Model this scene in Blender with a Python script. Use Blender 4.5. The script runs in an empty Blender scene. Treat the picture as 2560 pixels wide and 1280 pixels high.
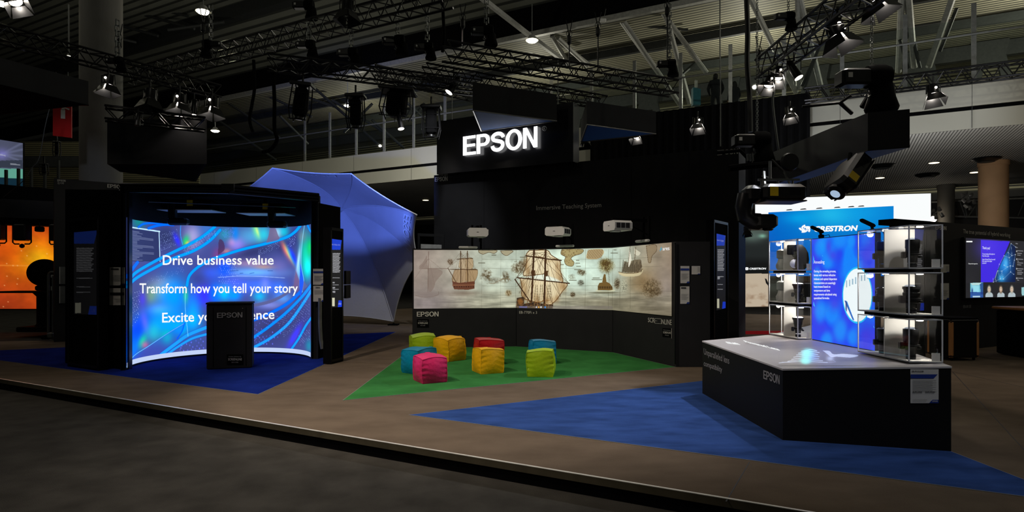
import bpy, math, random
import numpy as np
from mathutils import Vector, Matrix

# ------------------------------------------------------------------ camera, world, lights
F, HZ, EYE, CX = 1540.0, 688.0, 1.5, 1280.0        # focal length in px, horizon row, eye height, centre column
SC = bpy.context.scene
COL = SC.collection
cam_d = bpy.data.cameras.new('camera')
cam_d.sensor_width = 36.0
cam_d.lens = F / 2560 * 36.0
cam_d.shift_y = (HZ - 640) / 2560
cam_d.clip_end = 300
cam = bpy.data.objects.new('camera', cam_d)
COL.objects.link(cam)
cam.location = (0, 0, EYE)
cam.rotation_euler = (math.pi / 2, 0, 0)
SC.camera = cam
SC.view_settings.view_transform = 'Standard'
SC.view_settings.look = 'None'
SC.view_settings.exposure = 0.0
SC.view_settings.gamma = 1.0
SC.view_settings.use_curve_mapping = False
w = bpy.data.worlds.new('hall_ambience')
SC.world = w
w.use_nodes = True
w.node_tree.nodes['Background'].inputs[0].default_value = (0.92, 0.97, 0.86, 1)
w.node_tree.nodes['Background'].inputs[1].default_value = 0.03

def lamp(kind, name, loc, energy, color=(1, 1, 1), target=None, angle=60, blend=0.4, radius=0.1, size=None):
    d = bpy.data.lights.new(name, kind)
    d.energy = energy
    d.color = color
    if kind in ('SPOT', 'POINT'):
        d.shadow_soft_size = radius
    if kind == 'SPOT':
        d.spot_size = math.radians(angle)
        d.spot_blend = blend
    if kind == 'AREA' and size:
        d.shape = 'RECTANGLE'; d.size, d.size_y = size
    o = bpy.data.objects.new(name, d)
    COL.objects.link(o)
    o.location = loc
    if target is not None:
        o.rotation_euler = (Vector(target) - Vector(loc)).to_track_quat('-Z', 'Y').to_euler()
    return o

WARM = (1.0, 0.86, 0.72)
COOL = (0.9, 0.93, 1.0)
# spots over the stand, placed for their light, apart from the lamp bodies
lamp('SPOT', 'truss_spot', (-4.2, 6.0, 6.6), 900, WARM, (-0.3, 9.0, 0), 66, 0.5, 0.06)
lamp('SPOT', 'truss_spot', (-6.5, 6.5, 6.4), 270, WARM, (-4.4, 6.9, 0), 80, 0.8, 0.08)
lamp('SPOT', 'truss_spot', (-2.6, 4.6, 6.4), 420, WARM, (-0.9, 6.6, 0), 70, 0.8, 0.08)
lamp('SPOT', 'truss_spot', (4.75, 9.6, 5.1), 900, COOL, (0.2, 7.0, 0), 50, 0.9, 0.08)
lamp('SPOT', 'truss_spot', (5.6, 10.2, 5.0), 190, WARM, (6.2, 6.6, 0), 84, 0.8, 0.08)
lamp('SPOT', 'truss_spot', (4.0, 2.2, 5.4), 190, COOL, (3.0, 5.3, 0.5), 40, 0.9, 0.08)
lamp('SPOT', 'truss_spot', (-1.6, 13.8, 6.2), 480, (0.95, 0.97, 1.0), (-3.2, 19.5, 0.6), 60, 0.7, 0.1)
lamp('SPOT', 'truss_spot', (-1.2, 9.5, 6.5), 260, WARM, (0.3, 12.6, 1.2), 75, 0.8, 0.1)
lamp('SPOT', 'aisle_spot', (-3.4, 1.0, 7.0), 420, WARM, (-1.6, 4.6, -0.15), 44, 1.0, 0.2)
lamp('SPOT', 'canopy_projector', (-4.14, 11.2, 3.03), 4600, (0.11, 0.21, 1.0), (-5.0, 18.5, 3.75), 44, 0.35, 0.05)
lamp('SPOT', 'truss_spot', (-8.6, 9.4, 6.0), 280, WARM, (-10.8, 14.0, 2.6), 50, 0.9, 0.1)  # added to brighten the lettering on the charcoal wall
lamp('SPOT', 'column_spot', (-10.2, 12.8, 6.2), 130, (0.75, 0.82, 1.0), (-12.2, 17.0, 4.0), 40, 0.9, 0.1)
lamp('POINT', 'added_fill_light', (12.5, 21.0, 3.2), 420, (0.95, 0.97, 1.0), radius=0.5)  # added point lights that brighten the gallery soffit
lamp('POINT', 'added_fill_light', (17.5, 16.5, 4.2), 160, (1.0, 0.85, 0.66), radius=0.5)
lamp('POINT', 'added_fill_light', (-9.5, 27.0, 4.0), 120, (1.0, 0.95, 0.85), radius=0.5)
# spots aimed at the mezzanine front, apart from any lamp body
lamp('SPOT', 'gallery_spot', (15.2, 16.2, 6.6), 300, (0.93, 0.95, 1.0), (13.5, 19.0, 7.0), 110, 0.8, 0.2)
lamp('SPOT', 'gallery_spot', (8.5, 19.0, 7.0), 250, (0.9, 0.93, 1.0), (11, 21.5, 7.0), 110, 0.8, 0.2)
lamp('SPOT', 'gallery_spot', (-5.0, 26.0, 6.6), 900, (1.0, 0.97, 0.86), (-6.0, 30.0, 6.8), 120, 0.9, 0.3)
# added omni lights in mid-air to brighten roof and hall
for a_, b_, e_ in ((-30, 16, 120), (-17, 18, 160), (-4, 18, 200), (9, 18, 260), (20, 15, 300), (-30, 33, 260), (-16, 33, 420), (-4, 33, 620), (8, 33, 760), (20, 33, 800), (-22, 6, 90), (-8, 4, 90), (6, 5, 110)):
    lamp('POINT', 'added_hall_fill', (0.880 * a_ + 0.475 * b_, -0.475 * a_ + 0.880 * b_, 11.0), e_ * 1.0, (1.0, 0.96, 0.78), radius=0.1)

# ------------------------------------------------------------------ helpers: pixels of the photograph to places in the hall
def P(px, py, Y):
    return Vector(((px - CX) / F * Y, Y, EYE + (HZ - py) / F * Y))
def G(px, py, z=0.0):
    return P(px, py, (EYE - z) * F / (py - HZ))
CA, SA = 0.880, 0.475                              # the hall's grid: a runs right and nearer, b runs away
def AB(a, b, z=0.0):
    return Vector((CA * a + SA * b, -SA * a + CA * b, z))
def Yb(px, b):
    return b / (CA + SA * (px - CX) / F)
def PB(px, py, b):
    return P(px, py, Yb(px, b))
def Az(px, b, z):
    Y = Yb(px, b)
    return Vector(((px - CX) / F * Y, Y, z))
def proj(v):
    return CX + F * v[0] / v[1], HZ - F * (v[2] - EYE) / v[1]
def plane_surf(a, b, c, eps=0.006):
    a, b, c = Vector(a), Vector(b), Vector(c)
    n = (b - a).cross(c - a)
    eye = Vector((0, 0, EYE))
    k = (a - eye).dot(n)
    def f(px, py):
        d = Vector(((px - CX) / F, 1.0, (HZ - py) / F))
        t = k / d.dot(n)
        return eye + d * (t - eps)
    return f

# ------------------------------------------------------------------ helpers: objects
ORG = {}
def link(o, parent=None):
    COL.objects.link(o)
    if parent is not None:
        o.parent = parent
        ORG[o.name] = ORG[parent.name]
    return o
def tag(o, label=None, cat=None, group=None, kind=None):
    if label: o['label'] = label
    if cat: o['category'] = cat
    if group: o['group'] = group
    if kind: o['kind'] = kind
    return o
def thing(name, label, cat, loc, group=None):
    o = bpy.data.objects.new(name, None)
    o.empty_display_size = 0.1
    COL.objects.link(o)
    o.location = loc
    ORG[o.name] = Vector(loc)
    return tag(o, label, cat, group)
def copy_tree(o, loc, label=None, group=None, parent=None, rot=None):
    c = o.copy()
    COL.objects.link(c)
    if parent is not None:
        c.parent = parent
    else:
        c.location = loc
        if rot is not None: c.rotation_euler.z = rot
        ORG[c.name] = Vector(loc)
        if label: c['label'] = label
        if group: c['group'] = group
    for ch in list(o.children):
        copy_tree(ch, None, parent=c)
    return c

class MB:
    def __init__(s):
        s.v, s.f = [], []
    def add(s, vs, fs):
        n = len(s.v)
        s.v += [Vector(p) for p in vs]
        s.f += [tuple(i + n for i in f) for f in fs]
        return s
    def obox(s, O, a, b, c):
        O, a, b, c = map(Vector, (O, a, b, c))
        if a.cross(b).dot(c) < 0: a, b = b, a
        vs = [O, O + a, O + a + b, O + b, O + c, O + a + c, O + a + b + c, O + b + c]
        return s.add(vs, [(3, 2, 1, 0), (4, 5, 6, 7), (0, 1, 5, 4), (1, 2, 6, 5), (2, 3, 7, 6), (3, 0, 4, 7)])
    def box(s, c, size, rz=0.0, R=None):
        c = Vector(c)
        if R is None: R = Matrix.Rotation(rz, 3, 'Z')
        x, y, z = (R @ Vector((size[0], 0, 0)), R @ Vector((0, size[1], 0)), R @ Vector((0, 0, size[2])))
        return s.obox(c - (x + y + z) / 2, x, y, z)
    def bbox(s, c, size, rz=0.0, R=None, bev=0.02):
        """box with chamfered upright and lying edges"""
        c = Vector(c)
        if R is None: R = Matrix.Rotation(rz, 3, 'Z')
        hx, hy, hz = size[0] / 2, size[1] / 2, size[2] / 2
        b = min(bev, hx * .9, hy * .9, hz * .9)
        rings = []
        for z, ins in ((-hz, b), (-hz + b, 0), (hz - b, 0), (hz, b)):
            x, y = hx - ins, hy - ins
            ring = [(x - b, -y), (x, -y + b), (x, y - b), (x - b, y), (-x + b, y), (-x, y - b), (-x, -y + b), (-x + b, -y)]
            rings.append([c + R @ Vector((p[0], p[1], z)) for p in ring])
        vs = [p for r in rings for p in r]
        fs = [tuple(range(7, -1, -1)), tuple(range(24, 32))]
        for k in range(3):
            for i in range(8):
                j = (i + 1) % 8
                fs.append((k * 8 + i, k * 8 + j, k * 8 + 8 + j, k * 8 + 8 + i))
        return s.add(vs, fs)
    def prism(s, pts, vec):
        pts = [Vector(p) for p in pts]; vec = Vector(vec); n = len(pts)
        nrm = Vector((0, 0, 0))
        for i in range(n):
            nrm += pts[i].cross(pts[(i + 1) % n])
        if nrm.dot(vec) < 0: pts.reverse()
        vs = pts + [p + vec for p in pts]
        fs = [tuple(range(n - 1, -1, -1)), tuple(range(n, 2 * n))]
        fs += [(i, (i + 1) % n, n + (i + 1) % n, n + i) for i in range(n)]
        return s.add(vs, fs)
    def poly(s, pts):
        return s.add(pts, [tuple(range(len(pts)))])
    def tube(s, pts, r, n=6, r1=None):
        pts = [Vector(p) for p in pts]
        m = len(pts)
        base = len(s.v)
        prev = None
        for i, p in enumerate(pts):
            d = (pts[min(i + 1, m - 1)] - pts[max(i - 1, 0)])
            if d.length < 1e-9: d = Vector((0, 0, 1))
            d.normalize()
            if prev is None:
                u = d.orthogonal().normalized()
            else:
                u = (prev - d * prev.dot(d))
                u = u.normalized() if u.length > 1e-6 else d.orthogonal().normalized()
            prev = u
            v = d.cross(u)
            rr = r if r1 is None else r + (r1 - r) * i / (m - 1)
            for k in range(n):
                a = 2 * math.pi * k / n
                s.v.append(p + (u * math.cos(a) + v * math.sin(a)) * rr)
        for i in range(m - 1):
            for k in range(n):
                k2 = (k + 1) % n
                s.f.append((base + i * n + k, base + i * n + k2, base + (i + 1) * n + k2, base + (i + 1) * n + k))
        s.f.append(tuple(base + k for k in range(n - 1, -1, -1)))
        s.f.append(tuple(base + (m - 1) * n + k for k in range(n)))
        return s
    def lathe(s, prof, O, axis=(0, 0, 1), n=16):
        O, d = Vector(O), Vector(axis).normalized()
        u = d.orthogonal().normalized(); v = d.cross(u)
        base = len(s.v); m = len(prof)
        for r, h in prof:
            for k in range(n):
                a = 2 * math.pi * k / n
                s.v.append(O + d * h + (u * math.cos(a) + v * math.sin(a)) * max(r, 1e-4))
        for i in range(m - 1):
            for k in range(n):
                k2 = (k + 1) % n
                s.f.append((base + i * n + k, base + i * n + k2, base + (i + 1) * n + k2, base + (i + 1) * n + k))
        s.f.append(tuple(base + k for k in range(n - 1, -1, -1)))
        s.f.append(tuple(base + (m - 1) * n + k for k in range(n)))
        return s
    def ball(s, c, r, n=16, m=10, sc=(1, 1, 1)):
        c = Vector(c); base = len(s.v)
        for i in range(m + 1):
            t = math.pi * i / m
            for k in range(n):
                a = 2 * math.pi * k / n
                s.v.append(c + Vector((r * sc[0] * math.sin(t) * math.cos(a), r * sc[1] * math.sin(t) * math.sin(a), r * sc[2] * math.cos(t))))
        for i in range(m):
            for k in range(n):
                k2 = (k + 1) % n
                s.f.append((base + i * n + k, base + (i + 1) * n + k, base + (i + 1) * n + k2, base + i * n + k2))
        return s
    def build(s, name, mat, parent=None, smooth=False, **tags):
        me = bpy.data.meshes.new(name)
        org = ORG[parent.name] if parent is not None else Vector((0, 0, 0))
        base = Vector((0, 0, 0))
        if parent is None and s.v:
            zs = min(p.z for p in s.v)
            base = Vector((sum(p.x for p in s.v) / len(s.v), sum(p.y for p in s.v) / len(s.v), zs))
        me.from_pydata([tuple(p - org - base) for p in s.v], [], s.f)
        me.validate()
        me.update()
        if mat: me.materials.append(mat)
        o = bpy.data.objects.new(name, me)
        link(o, parent)
        if parent is None:
            o.location = base
            ORG[o.name] = base
        if smooth:
            me.polygons.foreach_set('use_smooth', [True] * len(me.polygons))
            try: me.set_sharp_from_angle(angle=math.radians(40))
            except Exception: pass
        if tags: tag(o, **tags)
        return o

# ------------------------------------------------------------------ materials
def lin(c):
    return tuple((x / 255 / 12.92) if x / 255 <= 0.04045 else ((x / 255 + 0.055) / 1.055) ** 2.4 for x in c[:3])
def mat(name, rgb, rough=0.6, metal=0.0, var=0.15, scale=8.0, bump=0.0, stretch=(1, 1, 1), spec=0.3, srgb=True, bscale=None, sheen=0.0):
    m = bpy.data.materials.new(name); m.use_nodes = True
    nt = m.node_tree; b = nt.nodes['Principled BSDF']
    c = lin(rgb) if srgb else rgb
    tc = nt.nodes.new('ShaderNodeTexCoord'); mp = nt.nodes.new('ShaderNodeMapping')
    mp.inputs['Scale'].default_value = stretch
    nz = nt.nodes.new('ShaderNodeTexNoise'); nz.inputs['Scale'].default_value = scale; nz.inputs['Detail'].default_value = 5
    mx = nt.nodes.new('ShaderNodeMix'); mx.data_type = 'RGBA'
    mx.inputs[6].default_value = (*[x * (1 - var) for x in c], 1)
    mx.inputs[7].default_value = (*[min(1, x * (1 + var)) for x in c], 1)
    nt.links.new(tc.outputs['Object'], mp.inputs['Vector']); nt.links.new(mp.outputs[0], nz.inputs['Vector'])
    rmp = nt.nodes.new('ShaderNodeMapRange'); rmp.inputs[1].default_value = 0.3; rmp.inputs[2].default_value = 0.7
    nt.links.new(nz.outputs['Fac'], rmp.inputs[0]); nt.links.new(rmp.outputs[0], mx.inputs[0])
    nt.links.new(mx.outputs[2], b.inputs['Base Color'])
    b.inputs['Roughness'].default_value = rough; b.inputs['Metallic'].default_value = metal
    b.inputs['Specular IOR Level'].default_value = spec
    if sheen:
        b.inputs['Sheen Weight'].default_value = sheen
    if bump:
        n2 = nt.nodes.new('ShaderNodeTexNoise'); n2.inputs['Scale'].default_value = bscale or scale * 6; n2.inputs['Detail'].default_value = 3
        nt.links.new(mp.outputs[0], n2.inputs['Vector'])
        bp = nt.nodes.new('ShaderNodeBump'); bp.inputs['Strength'].default_value = bump; bp.inputs['Distance'].default_value = 0.02
        nt.links.new(n2.outputs['Fac'], bp.inputs['Height']); nt.links.new(bp.outputs[0], b.inputs['Normal'])
    return m
def stripes(name, c1, c2, direction, period, duty=0.5, rough=0.6, bump=0.5, metal=0.0):
    """ribs running square to direction, period in metres"""
    m = mat(name, c1, rough, metal, 0.1, 0.6)
    nt = m.node_tree; b = nt.nodes['Principled BSDF']
    g = nt.nodes.new('ShaderNodeNewGeometry'); d = nt.nodes.new('ShaderNodeVectorMath'); d.operation = 'DOT_PRODUCT'
    dv = Vector(direction).normalized() / period
    d.inputs[1].default_value = dv
    nt.links.new(g.outputs['Position'], d.inputs[0])
    fr = nt.nodes.new('ShaderNodeMath'); fr.operation = 'FRACT'; nt.links.new(d.outputs['Value'], fr.inputs[0])
    cr = nt.nodes.new('ShaderNodeValToRGB')
    e = cr.color_ramp.elements
    e[0].position = duty; e[0].color = (1, 1, 1, 1)
    e[1].position = min(duty + 0.12, 0.9); e[1].color = (0, 0, 0, 1)
    x = e.new(0.97); x.color = (0, 0, 0, 1)
    nt.links.new(fr.outputs[0], cr.inputs[0])
    mx = nt.nodes.new('ShaderNodeMix'); mx.data_type = 'RGBA'
    mx.inputs[6].default_value = (*lin(c2), 1)
    old = b.inputs['Base Color'].links[0].from_socket
    nt.links.new(cr.outputs[0], mx.inputs[0]); nt.links.new(old, mx.inputs[7])
    nt.links.new(mx.outputs[2], b.inputs['Base Color'])
    if bump:
        bp = nt.nodes.new('ShaderNodeBump'); bp.inputs['Strength'].default_value = bump; bp.inputs['Distance'].default_value = 0.03
        nt.links.new(cr.outputs[0], bp.inputs['Height']); nt.links.new(bp.outputs[0], b.inputs['Normal'])
    return m
def glow(name, rgb, strength=1.0):
    m = bpy.data.materials.new(name); m.use_nodes = True
    nt = m.node_tree
    for n in list(nt.nodes): nt.nodes.remove(n)
    e = nt.nodes.new('ShaderNodeEmission'); o = nt.nodes.new('ShaderNodeOutputMaterial')
    e.inputs[0].default_value = (*lin(rgb), 1); e.inputs[1].default_value = strength
    nt.links.new(e.outputs[0], o.inputs[0])
    return m
def picture(name, strength=1.0, lit=False):
    """material that shows the colours drawn on the mesh: emitted by a screen, or printed on a lit sheet"""
    m = bpy.data.materials.new(name); m.use_nodes = True
    nt = m.node_tree; b = nt.nodes['Principled BSDF']
    a = nt.nodes.new('ShaderNodeAttribute'); a.attribute_name = 'art'
    if lit:
        nt.links.new(a.outputs['Color'], b.inputs['Base Color'])
        b.inputs['Roughness'].default_value = 0.6; b.inputs['Specular IOR Level'].default_value = 0.2
    else:
        b.inputs['Base Color'].default_value = (0.02, 0.02, 0.02, 1)
        b.inputs['Roughness'].default_value = 0.5; b.inputs['Specular IOR Level'].default_value = 0.2
        nt.links.new(a.outputs['Color'], b.inputs['Emission Color'])
        b.inputs['Emission Strength'].default_value = strength
    return m
def acrylic(name, tint=(1, 1, 1), refl=0.06):
    m = bpy.data.materials.new(name); m.use_nodes = True
    nt = m.node_tree
    for n in list(nt.nodes): nt.nodes.remove(n)
    t = nt.nodes.new('ShaderNodeBsdfTransparent'); t.inputs[0].default_value = (*tint, 1)
    g = nt.nodes.new('ShaderNodeBsdfGlossy'); g.inputs['Roughness'].default_value = 0.02
    fr = nt.nodes.new('ShaderNodeFresnel'); fr.inputs[0].default_value = 1.45
    mx = nt.nodes.new('ShaderNodeMixShader'); o = nt.nodes.new('ShaderNodeOutputMaterial')
    ge = nt.nodes.new('ShaderNodeNewGeometry'); ml = nt.nodes.new('ShaderNodeMath'); ml.operation = 'MULTIPLY_ADD'
    ml.inputs[1].default_value = -1.0; ml.inputs[2].default_value = 1.0
    m2 = nt.nodes.new('ShaderNodeMath'); m2.operation = 'MULTIPLY'
    nt.links.new(ge.outputs['Backfacing'], ml.inputs[0]); nt.links.new(ml.outputs[0], m2.inputs[0]); nt.links.new(fr.outputs[0], m2.inputs[1])
    nt.links.new(m2.outputs[0], mx.inputs[0]); nt.links.new(t.outputs[0], mx.inputs[1]); nt.links.new(g.outputs[0], mx.inputs[2])
    nt.links.new(mx.outputs[0], o.inputs[0])
    return m

M = dict(
    black=mat('black_panel', (36, 36, 38), 0.7, var=0.1, scale=3, spec=0.15),
    matte=mat('matte_black_cloth', (10, 10, 11), 0.9, var=0.2, scale=6, spec=0.05),
    deep=mat('black_metal', (14, 14, 15), 0.45, 0.2, spec=0.4),
    satin=mat('satin_black_steel', (24, 24, 26), 0.35, 0.6, spec=0.5),
    steel=mat('galvanised_steel', (120, 122, 120), 0.4, 0.5),
    greysteel=mat('painted_grey_steel', (150, 150, 146), 0.5, 0.1),
    darksteel=mat('dark_painted_steel', (52, 54, 54), 0.6, 0.1),
    alu=mat('brushed_aluminium', (170, 170, 168), 0.35, 0.8, stretch=(1, 1, 12)),
    brown=mat('taupe_carpet', (112, 98, 84), 0.95, var=0.16, scale=2.4, bump=0.6, bscale=160, stretch=(0.8, 1.3, 1), spec=0.02),
    hall=mat('dark_hall_carpet', (66, 64, 60), 0.95, var=0.25, scale=3.0, bump=0.5, bscale=140, spec=0.02),
    green=mat('green_carpet', (58, 124, 64), 0.95, var=0.2, scale=2.2, bump=0.5, bscale=160, spec=0.02),
    blue=mat('blue_carpet', (52, 80, 142), 0.95, var=0.3, scale=2.6, bump=0.5, bscale=160, stretch=(0.8, 2, 1), spec=0.02),
    navy=mat('royal_blue_carpet', (24, 42, 124), 0.95, var=0.25, scale=2.4, bump=0.5, bscale=160, spec=0.02),
    red=mat('red_carpet', (190, 24, 30), 0.95, var=0.1, bump=0.4, bscale=160, spec=0.02),
    lip=mat('platform_edge_trim', (92, 86, 70), 0.5, 0.2),
    strip=mat('pale_edge_strip', (225, 222, 214), 0.35, 0.2),
    letter=mat('grey_vinyl', (150, 150, 150), 0.6, var=0.03),
    letterlight=mat('pale_vinyl', (205, 203, 196), 0.6, var=0.03),
    ink=mat('dark_ink', (34, 34, 38), 0.6, var=0.05),
    inkblue=mat('blue_ink', (30, 56, 140), 0.6, var=0.05),
    paper=mat('white_card', (205, 203, 198), 0.6, var=0.04, scale=3),
    white=mat('white_plastic', (206, 206, 204), 0.4, var=0.03),
    counter=mat('pale_grey_laminate', (196, 192, 192), 0.35, var=0.05, scale=4),
    concrete=mat('cast_concrete', (104, 102, 98), 0.8, var=0.18, scale=1.2, bump=0.3, bscale=14, stretch=(1, 1, 0.5)),
    tan=mat('tan_painted_column', (176, 138, 100), 0.7, var=0.08, scale=1.5),
    greycol=mat('grey_column', (96, 92, 84), 0.7, var=0.08, scale=1.5),
    fascia=mat('pale_facing_panel', (158, 157, 146), 0.6, var=0.05, scale=0.4),
    wood=mat('light_oak_veneer', (190, 132, 76), 0.45, var=0.12, scale=6, stretch=(6, 6, 0.5)),
    fabric=mat('pale_grey_canopy_fabric', (176, 172, 172), 0.85, var=0.04, scale=1.5, bump=0.15, bscale=12),
    yellowtag=mat('yellow_warning_sticker', (226, 190, 30), 0.5, var=0.05),
    redsign=mat('red_sign_panel', (176, 24, 24), 0.5, var=0.04),
    skin=mat('skin', (170, 128, 104), 0.6, var=0.05), hair=mat('dark_hair', (24, 20, 18), 0.7),
    cloth=mat('dark_jacket_cloth', (24, 25, 28), 0.9, var=0.15), trouser=mat('dark_trouser_cloth', (18, 18, 21), 0.9),
    lampglass=glow('lit_lamp_lens', (255, 242, 224), 14.0),
    lampdim=glow('dim_lamp_lens', (255, 236, 210), 3.0),
    highbay=glow('high_bay_lamp_lens', (255, 244, 205), 40.0),
    downlight=glow('downlight_lens', (255, 232, 190), 3.0),
    caselight=glow('case_downlight_lens', (255, 246, 230), 6.0),
    signlight=glow('backlit_letter_face', (255, 255, 255), 3.2),
    bannerlight=glow('backlit_white_banner', (250, 253, 253), 1.0),
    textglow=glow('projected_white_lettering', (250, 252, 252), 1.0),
    textcyan=glow('projected_pale_lettering', (205, 228, 250), 0.9),
    clear=acrylic('clear_acrylic'), glass=acrylic('clear_glass', (0.9, 0.94, 0.92)),
    edge=mat('polished_acrylic_edge', (225, 226, 232), 0.15, var=0.05, spec=0.6),  # light caught in the clear edges put into a near-white base
    screen=picture('screen_picture', 1.0), print=picture('printed_picture', lit=True), bright=picture('bright_screen_picture', 1.18),
)

# ------------------------------------------------------------------ lettering
_TX = {}
def text_mesh(s, bold=0.0, res=3):
    key = (s, bold)
    if key in _TX: return _TX[key]
    cu = bpy.data.curves.new('txt', 'FONT')
    cu.body = s; cu.resolution_u = res; cu.offset = bold; cu.fill_mode = 'FRONT'
    o = bpy.data.objects.new('txt', cu); COL.objects.link(o)
    bpy.context.view_layer.update()
    dg = bpy.context.evaluated_depsgraph_get()
    me = bpy.data.meshes.new_from_object(o.evaluated_get(dg))
    v = np.array([tuple(p.co) for p in me.vertices]); f = [tuple(p.vertices) for p in me.polygons]
    bpy.data.objects.remove(o); bpy.data.curves.remove(cu); bpy.data.meshes.remove(me)
    lo, hi = v.min(0), v.max(0)
    hi[1] = max(hi[1], 0.66)
    n = np.zeros((len(v), 2))
    n[:, 0] = (v[:, 0] - lo[0]) / max(hi[0] - lo[0], 1e-6)
    n[:, 1] = v[:, 1] / max(hi[1], 1e-6)              # 0 at the baseline, 1 at cap height
    _TX[key] = (n, f)
    return _TX[key]
def _glyphs():
    def strip(outer, inner, closed):
        n = len(outer); v = outer + inner
        f = [(i, (i + 1) % n, n + (i + 1) % n, n + i) for i in range(n if closed else n - 1)]
        return v, f
    def ell(cx, cy, rx, ry, a0, a1, n=20):
        return [(cx + rx * math.cos(math.radians(a0 + (a1 - a0) * i / n)), cy + ry * math.sin(math.radians(a0 + (a1 - a0) * i / n))) for i in range(n + 1)]
    w_ = .17
    E = ([(0, 0), (.66, 0), (.66, .15), (.19, .15), (.19, .43), (.62, .43), (.62, .57), (.19, .57), (.19, .85), (.65, .85), (.65, 1), (0, 1)], [(0, 1, 2, 3), (0, 3, 4, 7, 8, 11), (4, 5, 6, 7), (8, 9, 10, 11)])
    o = [(0, 1)] + [(.36, 1)] + ell(.38, .69, .32, .31, 90, -90)[1:] + [(.19, .38), (.19, 0), (0, 0)]
    m = len(o)
    po = [(.19, 1), (.36, 1)] + ell(.38, .69, .31, .31, 90, -90) + [(.36, .38), (.19, .38)]
    pi = [(.19, .85), (.36, .85)] + ell(.36, .69, .135, .16, 90, -90) + [(.36, .53), (.19, .53)]
    pv, pf = strip(po, pi, False)
    k = len(pv); n_ = len(po)
    pv += [(0, 0), (.19, 0), (0, 1)]
    pf += [(k, k + 1, n_ - 1, k + 2), (n_ - 1, 2 * n_ - 1, k + 2), (2 * n_ - 1, n_, k + 2), (n_, 0, k + 2)]
    ov, of = strip(ell(.43, .5, .43, .52, 0, 360, 48)[:-1], ell(.43, .5, .235, .365, 0, 360, 48)[:-1], True)
    N = ([(0, 0), (.18, 0), (.18, .7), (.54, 0), (.74, 0), (.74, 1), (.56, 1), (.56, .3), (.2, 1), (0, 1)], [(0, 1, 2, 9), (2, 8, 9), (2, 3, 7, 8), (3, 4, 7), (4, 5, 6, 7)])
    so, si = [], []
    mid = [(.645, .70), (.60, .80), (.50, .885), (.36, .915), (.22, .885), (.115, .80), (.105, .70), (.15, .615), (.27, .56), (.40, .525), (.53, .475), (.605, .385), (.60, .26), (.52, .15), (.37, .09), (.21, .115), (.115, .20), (.08, .315)]
    sm = bez(mid, 5); hw_ = .088
    for i, p in enumerate(sm):
        a, b = sm[max(i - 1, 0)], sm[min(i + 1, len(sm) - 1)]
        dx, dy = b[0] - a[0], b[1] - a[1]; L = math.hypot(dx, dy)
        so.append((p[0] - dy / L * hw_, p[1] + dx / L * hw_)); si.append((p[0] + dy / L * hw_, p[1] - dx / L * hw_))
    S = strip(so, si, False)
    return {'E': (E, .7), 'P': ((pv, pf), .74), 'S': (S, .76), 'O': ((ov, of), .91), 'N': (N, .74)}
_GL = {}
def caps_mesh(s):
    if not _GL: _GL.update(_glyphs())
    x = 0; V, Fc = [], []
    for ch in s:
        (v, f), adv = _GL[ch]
        n = len(V); V += [(p[0] + x, p[1]) for p in v]; Fc += [tuple(i + n for i in q) for q in f]; x += adv
    V = np.array(V); V[:, 0] = (V[:, 0] - V[:, 0].min()) / (V[:, 0].max() - V[:, 0].min())
    # every face the same way round
    out = []
    for q in Fc:
        ar = sum(V[q[i]][0] * V[q[(i + 1) % len(q)]][1] - V[q[(i + 1) % len(q)]][0] * V[q[i]][1] for i in range(len(q)))
        out.append(q if ar > 0 else q[::-1])
    return V, out
def letters(s, q0, q1, surf, m, parent, name='lettering', bold=0.0, mirror=False, depth=0.0, shear=0.0):
    """text between left edge q0=(x, top, baseline) and right edge q1, all in photograph pixels, on a surface"""
    n, f = caps_mesh(s) if s == 'EPSON' else text_mesh(s, bold)
    b = MB(); vs = []
    for u, v in n:
        uu = (1 - u) if mirror else u
        x = q0[0] + (q1[0] - q0[0]) * uu
        t = q0[1] + (q1[1] - q0[1]) * uu
        bl = q0[2] + (q1[2] - q0[2]) * uu
        vs.append(surf(x + shear * v * (bl - t), bl + (t - bl) * v))
    b.add(vs, f)
    if depth:
        eye = Vector((0, 0, EYE))
        k = len(vs)
        back = [eye + (p - eye) * (1 + depth) for p in vs]
        edges = {}
        for fc in f:
            for i in range(len(fc)):
                e = (fc[i], fc[(i + 1) % len(fc)])
                key = (min(e), max(e))
                edges[key] = None if key in edges else e
        b.v += back
        for e in edges.values():
            if e: b.f.append((e[1], e[0], e[0] + k, e[1] + k))
    return b.build(name, m, parent)
def lines(rects, surf, m, parent, name='print'):
    """rows of small print or plain coloured shapes: each a polygon in photograph pixels"""
    b = MB()
    for r in rects:
        if len(r) == 4 and not isinstance(r[0], tuple):
            r = [(r[0], r[1]), (r[2], r[1]), (r[2], r[3]), (r[0], r[3])]
        b.poly([surf(*p) for p in r])
    return b.build(name, m, parent)

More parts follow.
